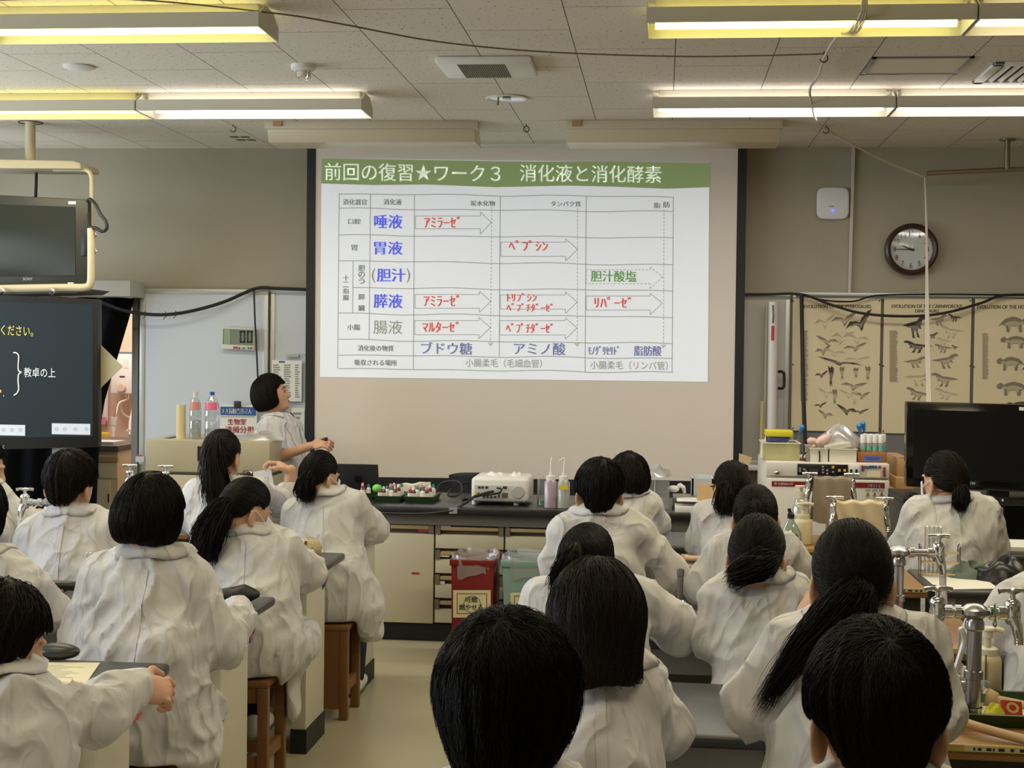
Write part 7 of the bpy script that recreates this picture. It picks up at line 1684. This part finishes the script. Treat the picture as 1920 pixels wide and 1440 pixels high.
    # ---- legs
    if not standing:
        lc = MAROON if legs == 'maroon' else NAVY; side = nrm(np.cross(fdir, V3(0, 0, 1)))
        KN = [knee[0], knee[1]]; AN = [knee[i] * V3(1, 1, 0) + V3(0, 0, .10) - fdir * .06 for i in (0, 1)]
        if kneepx: KN[1] = W3(kneepx, Y)
        if anklepx: AN[1] = W3(anklepx, Y)
        cl = []
        for i in (0, 1):
            h0 = HP + side * (2 * i - 1) * .085 + V3(0, 0, .005); cl.append(('c', h0, KN[i], .085, .064))
            if legs != 'maroon': cl.append(('c', KN[i], AN[i], .062, .048))
        b0, b1 = cap_bounds(cl, .1); f0 = caps_sdf(cl, .03)
        npmesh('shorts' if legs == 'maroon' else 'trousers', [nets(lambda p: smax(f0(p), -boxd(p, slo, shi), .01), b0, b1, .014)], lc, root)
        for i in (0, 1):
            if legs == 'maroon':
                cl = [('c', KN[i], AN[i] + (KN[i] - AN[i]) * .2, .055, .040)]; b0, b1 = cap_bounds(cl, .07); npmesh('shin', [nets(caps_sdf(cl), b0, b1, .01)], SKIN, root)
                cl = [('c', AN[i] + (KN[i] - AN[i]) * .3, AN[i] - V3(0, 0, .02), .047, .04)]; b0, b1 = cap_bounds(cl, .07); npmesh('sock', [nets(caps_sdf(cl), b0, b1, .01)], SOCK, root)
            a = AN[i] - V3(0, 0, .055); cl = [('c', a - fdir * .03, a + fdir * .15, .038, .034), ('c', a - fdir * .02 + V3(0, 0, .03), a + fdir * .06, .036, .03)]; b0, b1 = cap_bounds(cl, .06); zf = a[2] - .035
            so = npmesh('shoe', [nets(lambda p: smax(caps_sdf(cl, .02)(p), zf - p[:, 2], .006), b0, b1, .009)], SHOE, root)
            m = MB().tube([a - fdir * .055 + V3(0, 0, -.03), a + fdir * .05 + V3(0, 0, -.03), a + fdir * .175 + V3(0, 0, -.03)], .02, 10, rs=[.03, .038, .03]); m.v = [(x, y, zf + (z - zf) * .0 + (.012 if z > a[2] - .03 else 0)) for x, y, z in m.v]; m.build('sole', SOLE, so)
        if seat == 'stool': stool(ST[0], ST[1], stool_label or 'wooden stool under the ' + label.split(' in ')[0].split(' with ')[0] + ', ' + key, panel)
    PEOPLE[key] = dict(root=root, WR=WR, EL=EL, HP=HP, hd=hd, NB=NB)
    return root
# ---------------------------------------------------------------- the class
R0, R1, R2, R3, R4 = 2.05, 3.19, 4.33, 5.50, 6.60
person('teacher', 'teacher with a dark bob in a white lab coat, facing the screen', 9.25, (508, 734), (517, 784), [(548, 804, .15), (503, 806, -.13)], [(556, 840, .2), (524, 856, -.2)], [(565, 880, .1), (583, 836, -.26)], (530, 0),
       face=100, turn=-14, nod=-12, hair='bob', hs=1.0, standing=True, hipz=.86, hemz=.62, hm=HAIRB, hands={1: dict(d=(1, -.1, .22), n=(.1, -.6, .8), curl=.55)}, sleeve=(1, .88), bare=1, res=.014, nstr=700, sw=.003, seed=3, amp=.005, seam=False, r_sl=.062, eyes=True, wide=.96)
person('L4a', 'student with long half-tied black hair, hand raised holding a paper', R4, (417, 850), (421, 905), [(372, 925), (478, 925)], [(356, 975), (537, 948, .3)], [(385, 965, .38), (545, 888, .28)], (432, -.12),
       turn=10, nod=4, hair='pony', tie=(-.02, -.105, .06), tail=[(407, 822, -.09, .02), (399, 850, -.135, .048), (400, 885, -.15, .066), (405, 915, -.15, .075), (402, 940, -.13, .05)], res=.014, nstr=500, sw=.003, seed=5, amp=.007, hm=HAIRB,
       hands={1: dict(d=(-.75, .2, .45), n=(.5, .0, .8), curl=.6)}, stool_label='wooden stool under the girl raising a paper')
person('L4b', 'student with a short low ponytail and mask by the aisle, fourth left row', R4, (601, 886), (609, 926), [(555, 962), (662, 950)], [(549, 1012, .02), (698, 992, .10)], [(590, 985, .38), (665, 968, .40)], (608, -.10), kneew=.08,
       turn=30, nod=12, hs=0.91, hair='pony', tie=(-.035, -.105, -.01), tail=[(584, 884, -.09, .02), (574, 902, -.115, .042), (570, 920, -.12, .05), (577, 936, -.11, .03)], mask=True, res=.013, nstr=500, sw=.003, seed=6, stoolpx=600, panel=True, hemz=.32,
       extra=[((640, 1080, -.08), (668, 1140, -.05), .13, .12), ((672, 1120, -.02), (694, 1185, 0), .09, .065)], stool_label='wooden box stool with a solid front, beside the aisle in the fourth row')
person('L4z', 'student at the far left edge, white sleeve stretched over the bench, holding a pen', 6.45, (-34, 868), (-38, 905), [(-85, 930, .12), (-8, 935)], [(-80, 980, .3), (58, 988, .05)], [(-20, 985, .45), (44, 966, .28)], (-45, -.1), turn=55, face=20, nod=15, hair='short', res=.014, nstr=250, sw=.003, seed=7, hands={1: dict(d=(.6, .4, .1), n=(0, -.3, 1), curl=.5)}, stool_label='wooden stool of the student at the far left edge, fourth row')
person('L3a', 'short haired boy on a dark backed chair, left of the bobbed student', R3, (133, 899), (135, 960), [(66, 1004), (202, 1000)], [(50, 1072, .0), (228, 1055, .03)], [(80, 1045, .36), (210, 1030, .38)], (140, -.1),
       turn=8, nod=8, hair='short', hs=1.0, res=.012, nstr=900, sw=.0028, seed=8, hm=HAIRB, seat='chair', messy=.25)
person('L3z', 'student mostly beyond the left edge, one hand showing on the third bench', R3, (-85, 905), (-85, 965), [(-150, 1000), (-22, 1000)], [(-160, 1060), (-15, 1062, .08)], [(-110, 1040, .36), (2, 1040, .30)], (-85, -.1), nod=18, hair='short', res=.015, nstr=200, sw=.003, seed=9, hands={1: dict(d=(.8, .35, -.1), n=(0, -.3, 1), curl=.4)}, stool_label='wooden stool beyond the left edge, third row')
person('L3b', 'student with a big loose ponytail swept left and a mask, third left row', R3, (464, 948), (470, 999), [(388, 1042), (527, 1030)], [(372, 1100, .02), (578, 1074, .10)], [(420, 1062, .36), (520, 1052, .42)], (462, -.12),
       turn=38, nod=24, hs=0.96, hair='pony', tie=(-.05, -.105, .01), tail=[(428, 940, -.07, .024), (412, 960, -.11, .052), (395, 990, -.14, .064), (384, 1018, -.15, .066), (388, 1048, -.13, .045)], mask=True, res=.012, nstr=700, sw=.0026, seed=10, hemz=.20, legs='maroon', stoolpx=443, kneepx=(528, 1165, .30), anklepx=(480, 1340, .12),
       extra=[((480, 1140, -.1), (520, 1215, -.06), .13, .125), ((520, 1200, -.02), (538, 1330, .0), .075, .04)], amp=.009, stool_label='open framed wooden stool beside the aisle in the third row')
person('L2a', 'student in lab coat cut off by the left edge, only shoulder and elbow showing', R2, (-50, 958), (-42, 1035), [(-130, 1090), (42, 1098)], [(-150, 1170), (86, 1148, .06)], [(-90, 1130, .4), (50, 1130, .42)], (-40, -.1), nod=22, turn=15, hair='bob', res=.012, nstr=300, sw=.0026, seed=11, stool_label='wooden stool cut off by the left edge, second row')
person('L2b', 'student with a chin length black bob and dark collar, hand by a pencil case', R2, (286, 956), (292, 1036), [(196, 1092), (352, 1094)], [(168, 1196, .0), (413, 1210, .02)], [(215, 1160, .38), (446, 1158, .38)], (246, -.1), kneew=.07,
       turn=22, nod=16, hair='bob', hs=0.97, shirt=mat('dark_collar', (22, 24, 34), .8), res=.0095, nstr=1100, sw=.0022, seed=12, amp=.013, hands={1: dict(d=(-.35, .8, .15), n=(.3, -.4, .9), curl=.75)}, extra=[((215, 1230, -.02), (232, 1380, -.02), .13, .14), ((300, 1230, -.06), (318, 1400, -.06), .14, .14)], hemz=.33, stool_label='wooden stool under the bobbed student by the aisle, second row')
person('L1', 'boy with a white mask at the lower left, arm stretched to the bench corner', R1, (2, 1184), (-16, 1262, -.03), [(-150, 1330, .1), (58, 1342, .0)], [(-190, 1440, .2), (166, 1340, .10)], [(-110, 1400, .45), (250, 1294, .30)], (-40, -.12),
       face=10, turn=42, nod=22, hair='shag', mask=True, res=.0095, nstr=1100, sw=.002, seed=13, amp=.011, hm=HAIRB, hands={1: dict(d=(.9, .45, -.1), n=(-.3, -.75, .55), curl=1.15)}, stool_label='wooden stool of the masked boy at the lower left', whorl=(.0, -.03, .1))
person('R5', 'boy with short dark hair in the fourth right row, near the clear tub', R4, (1180, 894), (1176, 928), [(1126, 955), (1216, 950)], [(1108, 995, .05), (1228, 985, .08)], [(1140, 975, .36), (1195, 978, .38)], (1172, -.1), turn=14, nod=12, hs=0.94, hair='shag', res=.014, nstr=500, sw=.003, seed=14, hm=HAIRB, stool_label='wooden stool of the boy near the clear tub')
person('R4a', 'boy in lab coat with close cropped black hair and visible ears, third right row', R3, (1125, 914), (1124, 958), [(1062, 1002), (1198, 1000)], [(1043, 1062, .03), (1256, 1082, .05)], [(1085, 1050, .36), (1225, 1060, .40)], (1132, -.1), nod=8, hs=0.95, hair='short', res=.012, nstr=900, sw=.0024, seed=15, amp=.008, messy=.1, stool_label='wooden stool of the close cropped boy, third row')
person('R5b', 'bespectacled girl in lab coat with a low ponytail, beside the cardboard sheet', R4, (1371, 907), (1375, 947), [(1325, 970), (1418, 968)], [(1308, 1016, .03), (1436, 1010, .05)], [(1335, 990, .36), (1415, 990, .38)], (1368, -.1), turn=-14, nod=6, hs=0.93, hair='pony', tie=(.0, -.105, -.01), tail=[(1364, 906, -.09, .024), (1359, 925, -.12, .046), (1359, 945, -.12, .05), (1362, 960, -.1, .03)], glasses=True, res=.014, nstr=450, sw=.003, seed=16, hm=HAIRB, seat='chair')
person('R4b', 'girl in lab coat with half-tied dark hair in the third right row, behind another head', R3, (1416, 962), (1412, 1012), [(1352, 1042), (1472, 1036)], [(1316, 1100, .0), (1498, 1082, .05)], [(1350, 1070, .34), (1465, 1065, .38)], (1402, -.1), nod=10, hs=0.95, hair='pony', tie=(.0, -.11, .03), tail=[(1416, 945, -.11, .02), (1415, 965, -.13, .04), (1413, 995, -.12, .06), (1412, 1020, -.1, .05)], res=.012, nstr=600, sw=.0026, seed=17, hm=HAIRB, stool_label='wooden stool of the girl with half-tied hair')
person('R3a', 'girl in lab coat bending forward with a side ponytail, second right row', R2, (1102, 1046, .04), (1114, 1092, -.06), [(1022, 1128), (1190, 1122)], [(996, 1195, .02), (1268, 1180, .08)], [(1040, 1160, .36), (1220, 1158, .42)], (1105, -.14), turn=22, nod=34, hs=0.91, hair='pony', tie=(-.035, -.105, .045), tail=[(1079, 1026, -.06, .02), (1068, 1050, -.1, .036), (1054, 1078, -.11, .036), (1044, 1108, -.1, .02)], res=.011, nstr=700, sw=.0022, seed=18, amp=.008, tiemat=mat('hair_tie_brown', (120, 70, 56), .8), stool_label='wooden stool of the girl bending forward')
person('R3b', 'girl in lab coat with a messy low bun, second right row', R2, (1421, 1031), (1424, 1084), [(1360, 1128), (1486, 1120)], [(1342, 1200, .0), (1510, 1180, .06)], [(1375, 1165, .34), (1480, 1155, .4)], (1412, -.1), turn=12, nod=14, hs=0.94, hair='pony', tie=(.0, -.105, -.03), tail=[(1446, 1050, -.10, .028), (1424, 1058, -.13, .05), (1400, 1066, -.12, .042), (1382, 1078, -.10, .028), (1375, 1086, -.08, .012)], mask=True, res=.0105, nstr=800, sw=.0022, seed=19, amp=.008, stool_label='wooden stool of the girl with the messy low bun')
person('RF', 'girl in lab coat with navy collar and low ponytail in front of the flat television', R4, (1770, 892), (1783, 936), [(1722, 964), (1846, 960)], [(1697, 1030, .06), (1866, 1026, .06)], [(1730, 1040, .36), (1835, 1040, .36)], (1782, -.1), turn=-26, nod=8, hs=1.0, hair='pony', tie=(.03, -.105, -.02), tail=[(1797, 908, -.09, .022), (1802, 924, -.11, .036), (1803, 940, -.11, .038), (1800, 952, -.1, .022)], shirt=NAVY, mask=True, res=.0125, nstr=500, sw=.003, seed=20, hm=HAIRB, extra=[((1740, 1000), (1725, 1060, .05), .1, .1), ((1830, 1000), (1840, 1060, .05), .1, .1)], stool_label='wooden stool of the girl by the flat television')
person('RP', 'student in lab coat cut off by the right edge, elbow on the second bench', R2, (2010, 1010), (2000, 1085), [(1905, 1140), (2080, 1140)], [(1846, 1196, .02), (2110, 1220)], [(1900, 1190, .35), (2060, 1180, .4)], (1990, -.1), nod=20, hair='short', res=.0115, nstr=200, sw=.003, seed=21, stool_label='wooden stool cut off by the right edge')
person('R2a', 'girl in lab coat with long straight loose black hair, front right bench', R1, (1120, 1142), (1128, 1236), [(1052, 1300), (1192, 1296)], [(1020, 1372, .05), (1232, 1362, .08)], [(1070, 1340, .38), (1195, 1338, .42)], (1125, -.1), turn=4, nod=14, hair='long', longz=-.165, wide=1.0, res=.0095, nstr=1500, sw=.0019, seed=22, amp=.009, hm=HAIRB, whorl=(.0, -.02, .11), messy=.05, extra=[((1100, 1420, -.05), (1110, 1520, -.05), .15, .15)], stool_label='wooden stool of the girl with long loose hair')
person('R2b', 'girl in lab coat with a high volume ponytail and maroon hair tie, front right bench', R1, (1596, 1066), (1602, 1162), [(1498, 1218), (1712, 1216)], [(1424, 1322, .04), (1742, 1335, .03)], [(1494, 1190, .07), (1700, 1310, .38)], (1602, -.1), turn=0, nod=4, hs=0.96, hair='pony', tie=(.008, -.112, -.03), tail=[(1604, 1097, -.10, .026), (1601, 1125, -.14, .05), (1584, 1152, -.15, .062), (1552, 1178, -.14, .052), (1512, 1208, -.12, .034), (1475, 1250, -.10, .018), (1445, 1300, -.08, .006)], tiemat=mat('hair_tie_maroon', (84, 40, 44), .8), res=.0095, nstr=1600, sw=.0017, seed=23, amp=.010, hands={0: dict(d=(.42, .1, .9), n=(-.85, -.35, .3), curl=.75)}, extra=[((1560, 1400, -.02), (1560, 1500, -.02), .14, .15), ((1640, 1400, -.02), (1640, 1500, -.02), .14, .15)], stool_label='wooden stool of the girl with the maroon hair tie')
person('R1a', 'boy with tousled black hair seen from above, nearest the aisle at the bottom edge', R0, (953, 1298), (955, 1470), [(790, 1590), (1115, 1590)], [(740, 1790, .05), (1180, 1790, .05)], [(830, 1720, .4), (1080, 1720, .4)], (955, -.1), nod=24, hs=0.98, hair='round', res=.011, nstr=4200, sw=.0011, messy=.6, seed=24, stool_label='wooden stool of the tousled boy, nearest row', whorl=(-.008, -.088, .07))
person('R1b', 'boy with thick black hair and visible ears at the lower right, nearest row', R0, (1640, 1316), (1652, 1468), [(1490, 1580), (1815, 1580)], [(1430, 1780, .05), (1880, 1780, .05)], [(1520, 1720, .4), (1790, 1720, .4)], (1650, -.1), turn=-2, nod=8, hs=0.975, hair='short', res=.011, nstr=3400, sw=.0012, messy=.3, seed=25, stool_label='wooden stool of the boy at the lower right', whorl=(.006, -.082, .08))
# things held in hands
pq = PEOPLE['teacher']; h = pq['WR'][1]
t = thing('remote_control', 'black remote control held in the teacher\'s hand', 'remote control', Vector(h + V3(.1, 0, .03)))
a = P(595, 830, Y=9.0); b = P(613, 823, Y=8.98); MB().prism([a + Vector((0, 0, .012)), b + Vector((0, 0, .012)), b + Vector((0, 0, -.012)), a + Vector((0, 0, -.012))], (0, .035, 0)).build('body', BLACK, t, bevel=.006)
MB().box(a.lerp(b, .7) + Vector((0, .015, .0125)), (.02, .016, .004), Matrix.Rotation(-.35, 3, 'Y')).build('button', DARK, t)
q = [P(474, 885, Y=6.9), P(508, 878, Y=6.88), P(516, 925, Y=6.92), P(482, 934, Y=6.94)]
t = thing('held_paper', 'white printed paper held up by the raised hand of a girl', 'paper', q[3]); MB().prism(q, (0, .0015, 0)).build('sheet', PAPER, t)
m = MB()
for i in range(3):
    f = .42 + i * .16; u0 = q[0].lerp(q[1], f); u1 = q[3].lerp(q[2], f); A_ = u0.lerp(u1, .28); B_ = u0.lerp(u1, .28 + .38 - .06 * i); dx = Vector((.003, 0, 0)); e = Vector((0, -.0006, 0)); m.poly([A_ + e, A_ + dx + e, B_ + dx + e, B_ + e])
m.build('print', mat('grey_print', 0), t)
h = PEOPLE['L4z']['WR'][1]; a = P(60, 958, Y=6.62); tag(MB().tube([a + Vector((-.04, .0, -.035)), a + Vector((.03, -.01, .03)), a + Vector((.05, -.012, .045))], .0045, 8).build('white_pen', WHITE), 'white pen held by the student at the far left edge', 'pen')
# chairs with backs
t = thing('student_chair', 'chair with a dark green black curved backrest behind the short haired boy', 'chair', P(128, 1140, Y=5.22))
def bk(u, v):
    p = P(22 + 110 * u, 1138 - 52 * v + 26 * max(0, u - .55) * v, Y=5.2); return p + Vector((0, .09 * (2 * u - 1) ** 2 - .04, 0))
CHB = mat('chair_green_black', (24, 32, 28), .35)
MB().grid(bk, 20, 8).build('backrest', CHB, t, ang=0, solid=-.018)
m = MB(); m.tube([bk(u, 1.02) for u in np.linspace(0, 1, 10)] + [bk(1.0, .5), bk(1.0, 0)], .008, 8); m.build('frame', STEEL, t)
m = MB(); m.tube([bk(u, .45) - Vector((0, .012, 0)) for u in np.linspace(.3, 1, 8)], .006, 8); m.build('frame', STEEL, t)
hp = PEOPLE['L3a']['HP']; MB().boxc(hp[0] - .19, hp[0] + .19, hp[1] - .17, hp[1] + .17, .40, .435).build('seat', CHB, t, bevel=.015)
for sx in (-.18, .18):
    for sy in (-.16, .16): MB().cyl((hp[0] + sx, hp[1] + sy, 0), (hp[0] + sx, hp[1] + sy, .4), .011, n=10).build('leg', STEEL, t)
for u in (0.02, .98): q = bk(u, 0); MB().tube([q, Vector((q.x, q.y + .05, .42))], .011, 8).build('upright', STEEL, t)
t = thing('wooden_chair', 'tan wooden railed chair behind the bespectacled girl', 'chair', P(1370, 1090, Y=6.25)); TW = mat('tan_chair', (206, 168, 130), .5)
hp = PEOPLE['R5b']['HP']
for py in (1047, 1064):
    m = MB(); m.tube([P(1282, py + 1, Y=6.24) + Vector((0, .06, 0)), P(1300, py, Y=6.22), P(1340, py, Y=6.19), P(1400, py + 1, Y=6.19), P(1440, py + 2, Y=6.22), P(1458, py + 4, Y=6.3)], .012, 10, smooth=4); m.build('back_rail', TW, t)
for px in (1284, 1455): q = P(px, 1040, Y=6.28); MB().cyl((q.x, 6.28, 0), (q.x, 6.28, q.z), .016, n=12).build('leg', TW, t); MB().cyl((q.x, 6.62, 0), (q.x, 6.62, .42), .016, n=12).build('leg', TW, t)
a = P(1284, 1040, Y=6.28).x; b = P(1455, 1040, Y=6.28).x; MB().boxc(a, b, 6.27, 6.64, .405, .435).build('seat', TW, t, bevel=.006)
